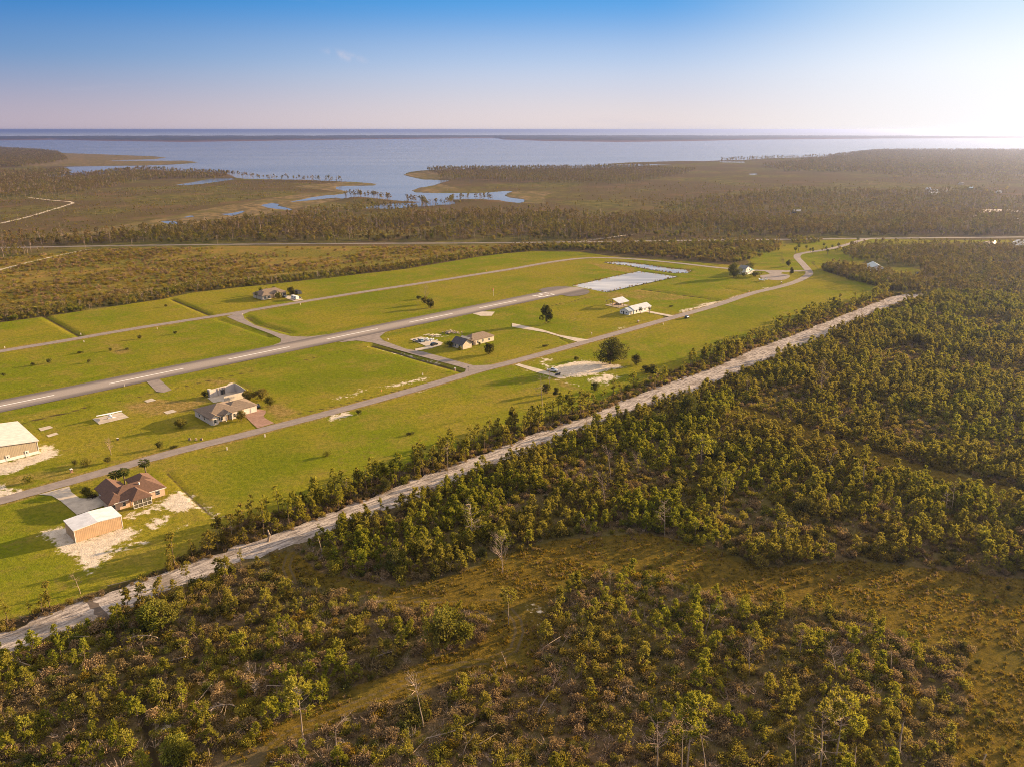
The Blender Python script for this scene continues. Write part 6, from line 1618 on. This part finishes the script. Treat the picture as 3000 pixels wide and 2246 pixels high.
# yard and lawn trees
for kind, i, b, t_, nm, lab, cat, sq in (
        ('oak', 0, (1787, 1066), (1780, 990), 'oak_tree', 'large dark spreading oak at the far edge of the sandy lot', 'oak tree', 1.12),
        ('darktree', 0, px1(LOT, 1900, 380), px1(LOT, 1895, 205), 'broadleaf_tree', 'small dark round tree right of the large oak', 'tree', .9),
        ('darktree', 1, px1(LOT, 2050, 500), px1(LOT, 2060, 385), 'broadleaf_tree', 'dark bushy tree in the strip right of the sandy lot', 'tree', 1.3),
        ('darktree', 2, px1(LOT, 2170, 540), px1(LOT, 2170, 365), 'broadleaf_tree', 'taller dark tree behind the strip right of the sandy lot', 'tree', 1.1),
        ('darktree', 0, px1(LOT, 440, 840), px1(LOT, 440, 670), 'conifer_bush', 'tallest dark conical bush beside the dead pine below the pickup', 'bush', .8),
        ('darktree', 1, px1(LOT, 600, 885), px1(LOT, 600, 735), 'conifer_bush', 'middle dark bush of three on the lawn below the sandy lot', 'bush', .75),
        ('darktree', 2, px1(LOT, 775, 950), px1(LOT, 775, 850), 'conifer_bush', 'lowest dark round bush of three on the lawn below the sandy lot', 'bush', 1.0),
        ('darktree', 0, px1(LOT, 1230, 800), px1(LOT, 1230, 650), 'broadleaf_tree', 'dark round tree at the bottom of the sandy lot', 'tree', 1.0),
        ('darkshrub', 0, px1(LOT, 930, 310), px1(LOT, 930, 240), 'shrub', 'dark shrub on the upper rim of the sandy lot', 'shrub', 1.0),
        ('yard', 0, LP(hb, 26.8, 19.4)[:2], None, 'yard_tree', 'leftmost green tree right of the roofless hangar', 'tree', 1.0),
        ('yard', 1, LP(hb, 31.5, 16.0)[:2], None, 'yard_tree', 'middle green tree right of the roofless hangar', 'tree', 1.0),
        ('yard', 2, LP(hb, 30.0, 5.5)[:2], None, 'yard_tree', 'lowest green tree beside the paved driveway', 'tree', .8),
        ('yard', 0, LP(hb, -10.3, 7.2)[:2], None, 'yard_tree', 'small round green tree on the lawn left of the grey-brown house', 'tree', .75),
        ('yard', 1, LP(hb, 12.0, -2.6)[:2], None, 'yard_tree', 'thin light tree in front of the grey-brown house', 'tree', .75),
        ('darkshrub', 1, LP(hb, 14.6, 39.5)[:2], None, 'shrub', 'dark shrub at the left corner of the roofless hangar', 'shrub', 1.3),
        ('yard', 2, LP(ha, -19.8, 17.2)[:2], None, 'yard_tree', 'dense shrub-like tree beside the concrete driveway', 'tree', .62),
        ('darktree', 0, px1(ZM(1180, 950, 7.9), 2000, 690), px1(ZM(1180, 950, 7.9), 2000, 420), 'broadleaf_tree', 'dark tree on the lawn in front of the gabled house', 'tree', .95),
        ('darkshrub', 2, px1(ZM(1180, 950, 7.9), 1090, 520), px1(ZM(1180, 950, 7.9), 1090, 400), 'shrub', 'dark shrubs at the left corner of the gabled house', 'shrub', 1.5),
        ('yard', 0, px1(ZM(1180, 950, 7.9), 1330, 600), px1(ZM(1180, 950, 7.9), 1330, 510), 'shrub', 'low pale shrub at the foot of the brick gable', 'shrub', 1.0),
        ('yard', 2, px1(ZM(1180, 950, 7.9), 1780, 490), px1(ZM(1180, 950, 7.9), 1780, 410), 'shrub', 'small dark shrub before the porch of the gabled house', 'shrub', .8),
        ('darktree', 1, (1600, 948), (1590, 892), 'broadleaf_tree', 'tall dark tree on the lawn left of the white house', 'tree', .7),
        ('darkshrub', 0, px1(ZM(1140, 780, 7.9), 690, 765), px1(ZM(1140, 780, 7.9), 680, 680), 'shrub', 'dark shrub left of the bare-crowned lawn tree', 'shrub', 1.3),
        ('darktree', 2, px1(ZM(1140, 780, 7.9), 960, 965), px1(ZM(1140, 780, 7.9), 1000, 730), 'broadleaf_tree', 'dark tree right of the bare-crowned lawn tree', 'tree', .9),
        ('yard', 1, px1(ZM(1140, 780, 7.9), 830, 880), px1(ZM(1140, 780, 7.9), 830, 690), 'broadleaf_tree', 'vine-covered tree under the bare crown on the lawn', 'tree', .8),
        ('yard', 0, LP(hd, 10.5, -3.5)[:2], None, 'yard_tree', 'round tree in front of the far house with the trailer', 'tree', .9),
        ('darktree', 0, LP(hd, 26.5, 5.5)[:2], None, 'broadleaf_tree', 'dark tree at the right end of the far house', 'tree', .9),
        ('darktree', 1, LP(hd, 25.0, 1.0)[:2], None, 'broadleaf_tree', 'lower dark tree behind the white trailer', 'tree', .7),
        ('oak', 1, px1(ZM(2120, 750, 7.373), 215, 470), px1(ZM(2120, 750, 7.373), 225, 150), 'broadleaf_tree', 'big yellow-green tree left of the two-storey white house', 'tree', .85),
        ('yard', 1, px1(ZM(2120, 750, 7.373), 570, 330), px1(ZM(2120, 750, 7.373), 545, 130), 'broadleaf_tree', 'yellow-green tree behind the two-storey white house', 'tree', 1.1),
        ('darkshrub', 1, px1(ZM(2120, 750, 7.373), 440, 440), px1(ZM(2120, 750, 7.373), 440, 360), 'shrub', 'dark hedge-like shrub below the two-storey white house', 'shrub', 1.5),
        ('darkshrub', 2, px1(ZM(2120, 750, 7.373), 680, 450), px1(ZM(2120, 750, 7.373), 680, 340), 'shrub', 'dark shrub right of the two-storey white house', 'shrub', 1.6),
        ('darktree', 2, px1(ZM(2120, 750, 7.373), 1395, 220), px1(ZM(2120, 750, 7.373), 1400, 80), 'broadleaf_tree', 'dark top-heavy tree above the turning circle', 'tree', .9),
        ('darktree', 1, px1(ZM(2120, 750, 7.373), 1455, 410), px1(ZM(2120, 750, 7.373), 1455, 240), 'broadleaf_tree', 'dark slim tree at the entrance of the turning circle', 'tree', .6),
        ('oak', 0, px1(Q7, 2050, 752), px1(Q7, 2050, 668), 'oak_tree', 'broad dark dome-shaped oak in the far right forest', 'oak tree', 1.3),
        ('oak', 1, px1(Q7, 1450, 808), px1(Q7, 1450, 728), 'oak_tree', 'dark flat-topped oak in the forest right of the track', 'oak tree', 1.25),
        ('oak', 0, px1(B3, 1560, 430), px1(B3, 1580, 215), 'oak_tree', 'big yellow-brown oak near the sandy track in the stand', 'oak tree', .8),
        ('oak', 1, px1(B3, 1720, 720), px1(B3, 1740, 560), 'oak_tree', 'wide olive oak in the middle of the stand', 'oak tree', 1.1),
        ('oak', 0, px1(B4, 430, 1180), px1(B4, 430, 1040), 'oak_tree', 'low dark-hollowed oak near the lower edge of the right forest', 'oak tree', 1.4),
        ('oak', 1, px1(B2, 1180, 1000), px1(B2, 1180, 880), 'broadleaf_tree', 'dark leaning tree hanging over the sandy track', 'tree', .75),
        ('oak', 0, px1(B2, 1240, 1640), px1(B2, 1230, 1460), 'broadleaf_tree', 'grey-green willow-like tree at the clearing edge', 'tree', .8),
        ('yard', 0, px1(C1, 1280, 520), px1(C1, 1250, 300), 'broadleaf_tree', 'golden-green dense thicket tree below the sandy track', 'tree', 1.2),
        ('yard', 2, px1(C1, 1450, 1656), px1(C1, 1450, 1400), 'broadleaf_tree', 'pale feathery bush tree at the bottom left', 'tree', .8),
        ('yard', 1, px1(C2, 1680, 700), px1(C2, 1720, 400), 'broadleaf_tree', 'dense green thicket at the right of the lower left brush', 'tree', 1.0),
        ('darktree', 0, px1(B4, 1690, 240), px1(B4, 1690, 150), 'broadleaf_tree', 'dark rounded tree high at the right of the forest', 'tree', 1.2)):
    if t_ is None:
        p = plant(nm, kind, i, b[0], b[1], sq, rnd.uniform(0, 6), lab, cat)
    else:
        tree_px(nm, kind, i, b, t_, lab, cat, None, None, sq)
# low hedge under the brown-roofed house
m = MB(); tr_, cr_ = shrub(1.0, 1.6, 500, .24)
o = cr_.build('hedge', M['mulch']); o.location = LP(ha, -18.5, 15.6); o.scale = (1.3, 1.0, .8); o.rotation_euler = (0, 0, ROT); tag(o, 'dark purplish hedge beside the concrete driveway', 'hedge')
# slash heaps and shrubs dotted on the lawns
SL = [(px1(Q4, 1345, 606), 'dark small bush on the far lawn beside the ditch'), (px1(Q4, 1135, 866), 'dark low brush heap uppermost on the left lawn'), (px1(Q4, 895, 962), 'dark brush heap with upright stem on the left lawn'), (px1(Q4, 650, 980), 'flat brown brush heap on the left lawn'),
      (px1(Q4, 1032, 952), 'pale brown flattened brush heap on the left lawn'), (px1(Q4, 722, 1056), 'dark brush heap lowest right on the left lawn'), (px1(Q4, 268, 1082), 'dark brush heap at the left of the left lawn'), (px1(Q4, 400, 1060), 'small faint brush heap on the left lawn'),
      (px1(Q4, 30, 1166), 'brush heap at the left picture edge above the runway'), (px1(Q4, 1420, 826), 'small brush heap nearest the far taxiway'), (px1(B2, 1380, 530), 'long dark brush pile on the lawn above the strip'), (px1(B2, 715, 705), 'round yellow-green bush alone on the lawn'),
      (px1(B2, 970, 366), 'small dark bush beside the sand patch by the road'), (px1(B1, 230, 912), 'wide green shrub between the road and the metal building'), (px1(B1, 605, 775), 'dark shrub under the small tree by the road'), (px1(B1, 1405, 640), 'dark flat shrub on the verge by the road'), (px1(B1, 1290, 638), 'pale weedy shrub on the verge by the road'),
      (px1(ZM(1760, 850, 7.373), 1520, 365), 'dark brush pile on the lawn right of the white house'), (px1(ZM(0, 1180, 5.82), 1835, 1010), 'dark bush at the foot of the bare brown tree'), (px1(B1, 690, 780), 'light green sapling by the near road'), (px1(ZM(1380, 780, 5.52), 1200, 1300), 'dark bush by the road near the long straight driveway')]
for k, (p, lab) in enumerate(SL):
    x, y = G(*p)
    kind = 'shrub' if 'green' in lab else 'darkshrub'
    t = plant('shrub', kind, k, x, y, {0: .8, 1: .95, 2: .7}[k % 3] * (1.25 if y < 330 else 1.1), rnd.uniform(0, 6), lab, 'shrub', 'shrubs and brush heaps on the lawns')
    if 'flat' in lab or 'long' in lab or 'pile' in lab: t.scale = (1.5, .9, .5)
# palms
PZ = ZM(2300, 680, 7.373)
PALMS = [(LP(ha, -9.0, 20.5)[:2], None, 'wide palm clump behind the brown roof'), (LP(ha, -6.6, 19.0)[:2], None, 'second palm right of the clump behind the brown roof'), (LP(ha, 1.3, 20.7)[:2], None, 'shaggy palm behind the right end of the brown roof'),
         (px1(ZM(1760, 850, 7.373), 855, 515), px1(ZM(1760, 850, 7.373), 862, 375), 'left palm in front of the white house'), (px1(ZM(1760, 850, 7.373), 1050, 515), px1(ZM(1760, 850, 7.373), 1055, 380), 'right palm in front of the white house'),
         (LP(hd, 8, 18)[:2], None, 'left palm behind the far grey-roofed house'), (LP(hd, 13, 18.5)[:2], None, 'middle palm behind the far grey-roofed house'), (LP(hd, 19, 18)[:2], None, 'right palm behind the far grey-roofed house'),
         (LP(hd, -2.5, 4)[:2], None, 'brown-fronded palm at the left end of the far grey-roofed house')]
for k, (a, b, c) in enumerate(((215, 470, 325), (287, 415, 285), (450, 420, 315), (540, 440, 350), (590, 430, 345), (600, 475, 390), (830, 350, 240), (880, 430, 330), (1010, 400, 300), (1145, 360, 240), (1430, 350, 215), (1562, 262, 140), (912, 490, 375))):
    PALMS.append((px1(PZ, a, b), px1(PZ, a, c), '%s palm along the winding entrance road, counted from the left' % ('first', 'second', 'third', 'fourth', 'fifth', 'sixth', 'seventh', 'ninth', 'eleventh', 'twelfth', 'thirteenth', 'fourteenth', 'tenth')[k]))
for k, (b, t_, lab) in enumerate(PALMS):
    if t_ is None:
        t = plant('palm_tree', 'palm', k, b[0], b[1], .8, rnd.uniform(0, 6), lab, 'palm tree', 'palm trees', ('trunk', 'crown'))
        if k < 3: t.scale = (1.3, 1.3, .85)
    else: tree_px('palm_tree', 'palm', k, b, t_, lab, 'palm tree', None, 'palm trees')

# ------------------------------------------------------------------ the young pines: the 290 that show largest are single trees, the rest one stand
def project(x, y, z):
    cy, sy = math.cos(PITCH), math.sin(PITCH)
    dz = z - CAM_H
    depth = y * cy - dz * sy; up = y * sy + dz * cy
    return 1500 + FPX * x / depth, 1123 - FPX * up / depth, depth
def in_view(x, y, z):
    a, b, d = project(x, y, z)
    return -20 < a < 3020 and b < 2240
LANDMARK += [('the metal hangar', *G(290, 1570)), ('the black ditch', *G(330, 1900)), ('the sandy track at left', *G(60, 1880)), ('the wheel-track loop', *G(850, 1650)), ('the dark mud at bottom left', *G(700, 2220)),
             ('the sandy patch at bottom left', *G(480, 2130)), ('the bottom left corner', *G(40, 2220)), ('the bottom right corner', *G(2960, 2220)), ('the lone lawn bush', *G(960, 1400)), ('the brush pile on the lawn', *G(1200, 1330)), ('the sandy lot', *G(1750, 1190))]
ORD = ['', 'second ', 'third ', 'fourth ', 'fifth ', 'sixth ', 'seventh ', 'eighth ', 'ninth ', 'tenth ', 'eleventh ', 'twelfth ', 'thirteenth ', 'fourteenth ', 'fifteenth ', 'sixteenth ', 'seventeenth ', 'eighteenth ', 'nineteenth ', 'twentieth ']
ORD += ['twenty-%s' % s for s in ('first ', 'second ', 'third ', 'fourth ', 'fifth ', 'sixth ', 'seventh ', 'eighth ', 'ninth ')] + ['thirtieth '] + ['thirty-%s' % s for s in ORD[1:9]]
ZW_ = {'strip': 'in the strip', 'dense': 'in the dense stand', 'right': 'in the brush island', 'middle': 'in the dry brush', 'left': 'in the left brush', 'clearing': 'in the clearing'}
def singles(items, n, noun):
    items = sorted(items, key=lambda q: -q[2] / project(q[0], q[1], q[2] / 2)[2] if in_view(q[0], q[1], q[2] * .6) else 1)
    one, rest = items[:n], items[n:]
    near = {}
    for it in one:
        d = sorted((math.hypot(it[0] - l[1], it[1] - l[2]), l[0]) for l in LANDMARK)[0]
        near.setdefault(d[1], []).append((d[0], it))
    out = []
    for mark, L in near.items():
        for r, (d, it) in enumerate(sorted(L, key=lambda q: q[0])):
            out.append((it, mark, ORD[min(r, len(ORD) - 1)]))
    return out, rest
one, rest = singles(PINES, 285, 'pine')
for k, ((x, y, h, kind, zone), mark, o_) in enumerate(one):
    size = 'small' if h < 3.6 else 'tall' if h > 6.0 else 'middling'
    lab = '%s %s green pine, %snearest to %s' % (size, 'slender' if kind == 'slim' else 'bushy', o_, mark)
    plant('pine_tree', kind, k, x, y, h / UNIT[kind], rnd.uniform(0, 6.28), lab, 'pine tree', 'young pines in the brush', tilt=.07)
pr = np.array([(x, y, -.05) for x, y, h, k, z in rest])
scatter('pine_stand', 'stand', pr, [q[2] / UNIT[q[3]] for q in rest], [rnd.randrange(6, 9) if q[3] == 'slim' else rnd.randrange(0, 6) for q in rest], 'dense stand of young green pines right of the sandy track', 'pine stand')
one, rest = singles(SHRUBS, 240, 'shrub')
for k, ((x, y, h, kind, zone), mark, o_) in enumerate(one):
    lab = '%s %s, %snearest to %s' % ('low' if h < 1.5 else 'tall', {'shrub': 'leafy green shrub', 'darkshrub': 'dark green shrub', 'greenbrush': 'yellow-green shrub', 'dryshrub': 'dry brown shrub'}[kind], o_, mark)
    plant('shrub', kind, k, x, y, h / UNIT[kind], rnd.uniform(0, 6.28), lab, 'shrub', 'shrubs in the brush')
scatter('scrub', 'scrub', [(x, y, -.05) for x, y, h, k, z in rest], [q[2] / 2.1 if q[3] != 'x' else 1 for q in rest], [{'dryshrub': 1, 'darkshrub': 2, 'shrub': 3, 'greenbrush': 4}[q[3]] for q in rest], 'scattered leafy scrub under and between the pines', 'scrub')

# dry undergrowth and tall grass
und, us, up_ = [], [], []
for poly, sp_, keep, lo, hi, ex in ((LOW_R, 1.35, .72, .5, 1.5, ()), (LOW_M, 1.35, .8, .5, 1.4, ()), (LOW_L, 1.4, .68, .5, 1.5, (BD_EX,)), (STRIP, 1.5, .75, .5, 1.2, ()), (STAND, 2.3, .6, .6, 1.4, (LANE,))):
    c = cells(poly, sp_, keep, exclude=ex, ymax=640) if poly is not STAND else cells(poly, 2.0, .7, exclude=(LANE_EX, TLO_EX), ymax=560)
    for x, y in c:
        w_ = (math.sin(x * .11 + 1) * math.cos(y * .13) + math.sin(x * .31 - y * .23)) * .5
        und.append((x, y, -.05)); us.append(rnd.uniform(lo, hi)); up_.append(rnd.choice((0, 1, 1, 2, 1, 3, 4, 5, 5)) if w_ > -.1 else rnd.choice((1, 2, 3, 4, 5, 5, 6, 7)))
scatter('undergrowth', 'under', und, us, up_, 'dry brown and olive brush covering the ground between trees', 'undergrowth')
gr, gs, gp = [], [], []
for poly, sp_, keep, lo, hi, ex in ((GOLD, .62, .75, .35, 1.5, tuple(WHEEL)), (LANE, 1.2, .6, .5, .9, ()), (LOW_R, 1.7, .5, .5, 1.1, ()), (LOW_L, 1.6, .5, .5, 1.1, (BD_EX,)), (LOW_M, 1.6, .5, .5, 1.1, ())):
    c = cells(poly, sp_, keep, exclude=ex, ymax=420)
    c = clump(clump(c, 5.0, .4, -.2, .6), 1.9, 1.3, -.1, .7)
    for x, y in c:
        gr.append((x, y, -.06)); gs.append(rnd.uniform(lo, hi) * .75); gp.append(rnd.choice((0, 1, 1, 2, 3, 3)))
scatter('tall_grass', 'grass', gr, gs, gp, 'golden tufted grass across the clearing and lanes', 'grass')

ep = []
for q in (TRACK_UP[:20], TRACK_LO[1:18]):
    g_ = GP(q)
    for a_, b_ in zip(g_[:-1], g_[1:]):
        for _ in range(int(math.dist(a_, b_) * .9)):
            w_ = rnd.random(); ep.append((a_[0] + (b_[0] - a_[0]) * w_ + rnd.gauss(0, .9), a_[1] + (b_[1] - a_[1]) * w_ + rnd.gauss(0, .9), -.05))
scatter('track_edge_brush', 'under', ep, [rnd.uniform(.3, .9) for _ in ep], [rnd.choice((1, 2, 3, 4, 4, 5)) for _ in ep], 'ragged dry brush along both edges of the sandy track', 'undergrowth')
# ------------------------------------------------------------------ far woods
wp, ws, wk = [], [], []
def woods(px, spacing, keep, lo, hi, picks, ex=(), cl=None):
    c = cells(GP(px), spacing, keep, exclude=ex)
    k = in_poly(LAND, c[:, 0], c[:, 1])
    for q in CREEKS + [POND, POND2, POND3]: k &= ~in_poly(q, c[:, 0], c[:, 1])
    c = c[k]
    if cl: c = clump(c, *cl)
    for x, y in c:
        wp.append((x, y, -.1)); ws.append(rnd.uniform(lo, hi)); wk.append(rnd.choice(picks))
PI_, BR_, SN_ = (0, 1, 2, 3, 4, 5), (6, 7, 8), (9, 10, 11)
mixp = PI_ * 2 + BR_ + SN_
yardclear = GP(ZM(2480, 690, 4.254)((490, 370), (820, 395), (980, 440), (820, 510), (600, 540), (480, 440)))
woods([(-200, 704), (0, 706), (150, 694), (480, 676), (700, 658), (1000, 643), (1500, 628), (2000, 642), (2500, 642), (3200, 622), (3200, 687), (2400, 692), (1500, 704), (700, 709), (330, 714), (100, 721), (-200, 723)], 4.6, .62, .5, 1.12, mixp, cl=(60, .3, -.2, .45))
woods([(1080, 600), (1400, 590), (1700, 610), (2000, 590), (2300, 560), (2600, 565), (3200, 545), (3200, 622), (2500, 642), (2000, 642), (1500, 628), (1000, 643), (700, 658), (560, 665), (900, 625)], 7.2, .6, .45, 1.1, mixp, cl=(110, 1.3, -.1, .6))
woods([(1500, 545), (3200, 515), (3200, 560), (2300, 575), (1700, 600), (1300, 575), (1300, 555)], 15, .5, .2, .6, BR_ + SN_ + (0, 2), cl=(160, 2.1, .0, .8))
woods([(2230, 490), (2560, 442), (3300, 440), (3300, 512), (2600, 507), (2300, 503)], 12.5, .7, .8, 1.25, PI_ + BR_)
woods([(2500, 505), (3300, 505), (3300, 560), (2900, 535), (2600, 520)], 11, .5, .5, 1.0, mixp, cl=(140, .8, -.2, .5))
woods([(1270, 494), (1860, 492), (2040, 500), (1980, 520), (1840, 540), (1600, 540), (1290, 527)], 9, .75, .6, 1.05, PI_ * 2 + SN_)
woods([(-300, 500), (0, 505), (340, 500), (480, 506), (680, 509), (650, 522), (420, 528), (300, 555), (100, 578), (-300, 590)], 8, .75, .6, 1.1, mixp)
woods([(-400, 436), (0, 433), (170, 447), (200, 470), (80, 489), (-400, 495)], 12, .8, .9, 1.4, PI_ + BR_)
woods([(0, 575), (300, 558), (700, 528), (1000, 532), (1000, 545), (700, 590), (400, 640), (100, 690), (-300, 700), (-300, 600)], 8.5, .6, .12, .5, BR_ * 2 + SN_ + (0,), cl=(120, .9, .0, .8))
woods([(2465, 735), (2560, 722), (2900, 724), (3200, 720), (3200, 872), (2750, 866), (2640, 858), (2560, 840), (2470, 815), (2405, 792), (2425, 784), (2500, 790), (2560, 806), (2620, 800), (2590, 765), (2490, 762)], 4.0, .8, .42, .85, mixp + BR_ + (7, 6), ex=(yardclear,))
woods([(2405, 790), (2470, 775), (2520, 800), (2620, 815), (2700, 845), (2620, 856), (2560, 840), (2470, 815)], 3.2, .9, .4, .85, BR_ * 2 + (0, 3), ex=(yardclear,))
woods([(1480, 722), (1700, 718), (2200, 707), (2290, 712), (2280, 735), (2250, 742), (2180, 738), (2230, 755), (2150, 772), (2000, 760), (1850, 748), (1700, 733), (1560, 733)], 4.2, .85, .4, .85, BR_ * 3 + (0, 2, 4))
woods([(2300, 690), (2410, 703), (2395, 714), (2320, 716)], 4, .8, .3, .6, BR_)
woods([(-300, 735), (60, 730), (150, 742), (60, 752), (-300, 795)], 5, .7, .4, .8, mixp)
woods([(2400, 735), (2560, 716), (3100, 714), (3100, 722), (2560, 726), (2460, 745)], 6, .5, .25, .55, BR_ + (0, 9))
# strip of trees on the far edge of the lots
tl = LAWN_TOP[:14]
woods(tl + [(x, y - (26 if x < 700 else 17 if x < 1200 else 11)) for x, y in tl[::-1]], 2.8, .78, .26, .60, BR_ * 3 + (0, 2, 9))
# thin trees standing along the shore
def shore(px, n, depth, lo, hi, picks=PI_ + SN_):
    P = np.array(GP(px)); seg = np.hypot(*np.diff(P, axis=0).T); cs = np.concatenate([[0], np.cumsum(seg)])
    for _ in range(n):
        s = rnd.uniform(0, cs[-1]); i = min(len(seg) - 1, int(np.searchsorted(cs, s)) - 1); i = max(0, i)
        q = P[i] + (P[i + 1] - P[i]) * ((s - cs[i]) / max(seg[i], 1e-6))
        k = q - q / np.hypot(*q) * rnd.uniform(5, depth)
        wp.append((k[0], k[1], -.2)); ws.append(rnd.uniform(lo, hi)); wk.append(rnd.choice(picks))
shore(Z2((560, 352), (800, 347), (1300, 342), (1600, 340), (1850, 332), (2000, 330)), 620, 160, .8, 1.3)
shore(Z3((250, 290), (540, 277), (950, 264), (1215, 234), (1500, 224), (2300, 228)), 900, 260, .9, 1.4)
shore(Z1((240, 398), (600, 386), (760, 366), (930, 352), (1200, 364)), 260, 60, .8, 1.3)
shore(Z1((1200, 364), (1480, 380), (1700, 411), (1950, 414), (2212, 425)), 170, 70, .8, 1.3)
shore(Z2((20, 530), (100, 524), (200, 532), (330, 547)), 60, 25, .7, 1.3)
shore(Z2((420, 553), (520, 558), (560, 585), (700, 576), (730, 545), (900, 540), (1000, 545)), 110, 25, .7, 1.2)
scatter('far_woodland', 'woods', wp, ws, wk, 'thin pine woods and thickets stretching to the bay', 'woodland', .05)
fp = cells(GP([(-300, 800), (60, 752), (300, 730), (1500, 721), (1560, 730), (1200, 772), (850, 799), (560, 830), (250, 886), (0, 922), (-300, 968)]), 3.0, .55, exclude=(ribbon(GP(ZW((-300, 735), (0, 665), (370, 570), (740, 485), (960, 440), (1190, 395))), 10.0),))
fp = clump(fp, 45.0, .7, -.15, .9)
rd = []
for q in (POND, POND2):
    for a_, b_ in zip(q, q[1:] + q[:1]):
        for _ in range(int(math.dist(a_, b_) * (.5 if q is POND else 1.4))):
            w_ = rnd.random(); rd.append((a_[0] + (b_[0] - a_[0]) * w_ + rnd.gauss(0, .9), a_[1] + (b_[1] - a_[1]) * w_ + rnd.gauss(0, .9), -.35))
scatter('pond_reeds', 'grass', rd, [rnd.uniform(.5, 1.4) for _ in rd], [rnd.choice((0, 2, 3, 3)) for _ in rd], 'uneven reeds and grass along the banks of the two ponds', 'reeds')
scatter('field_scrub', 'under', [(x, y, -.05) for x, y in fp], [rnd.uniform(.5, 1.5) ** 1.4 for _ in fp], [rnd.choice((3, 3, 4, 5, 5, 5, 7, 7)) for _ in fp], 'low mixed scrub dotting the reddish field left of the lots', 'scrub')
print('woods', len(wp), 'pines', len(PINES), 'shrubs', len(SHRUBS), 'under', len(und), 'grass', len(gr))

# ------------------------------------------------------------------ haze
hm, hnt = new_mat('haze_air')
pv = hnt.nodes.new("ShaderNodeVolumePrincipled")
pv.inputs['Color'].default_value = (.40, .49, .84, 1)
pv.inputs['Density'].default_value = HAZE
pv.inputs['Anisotropy'].default_value = .78
ho = hnt.nodes.new("ShaderNodeOutputMaterial"); hnt.links.new(pv.outputs[0], ho.inputs['Volume'])
hz = MB().box(-62000, 62000, -900, 74000, -5.0, 126.0).build('haze', hm)
tag(hz, 'pale warm haze lying over the land and the bay', 'haze', kind='stuff')
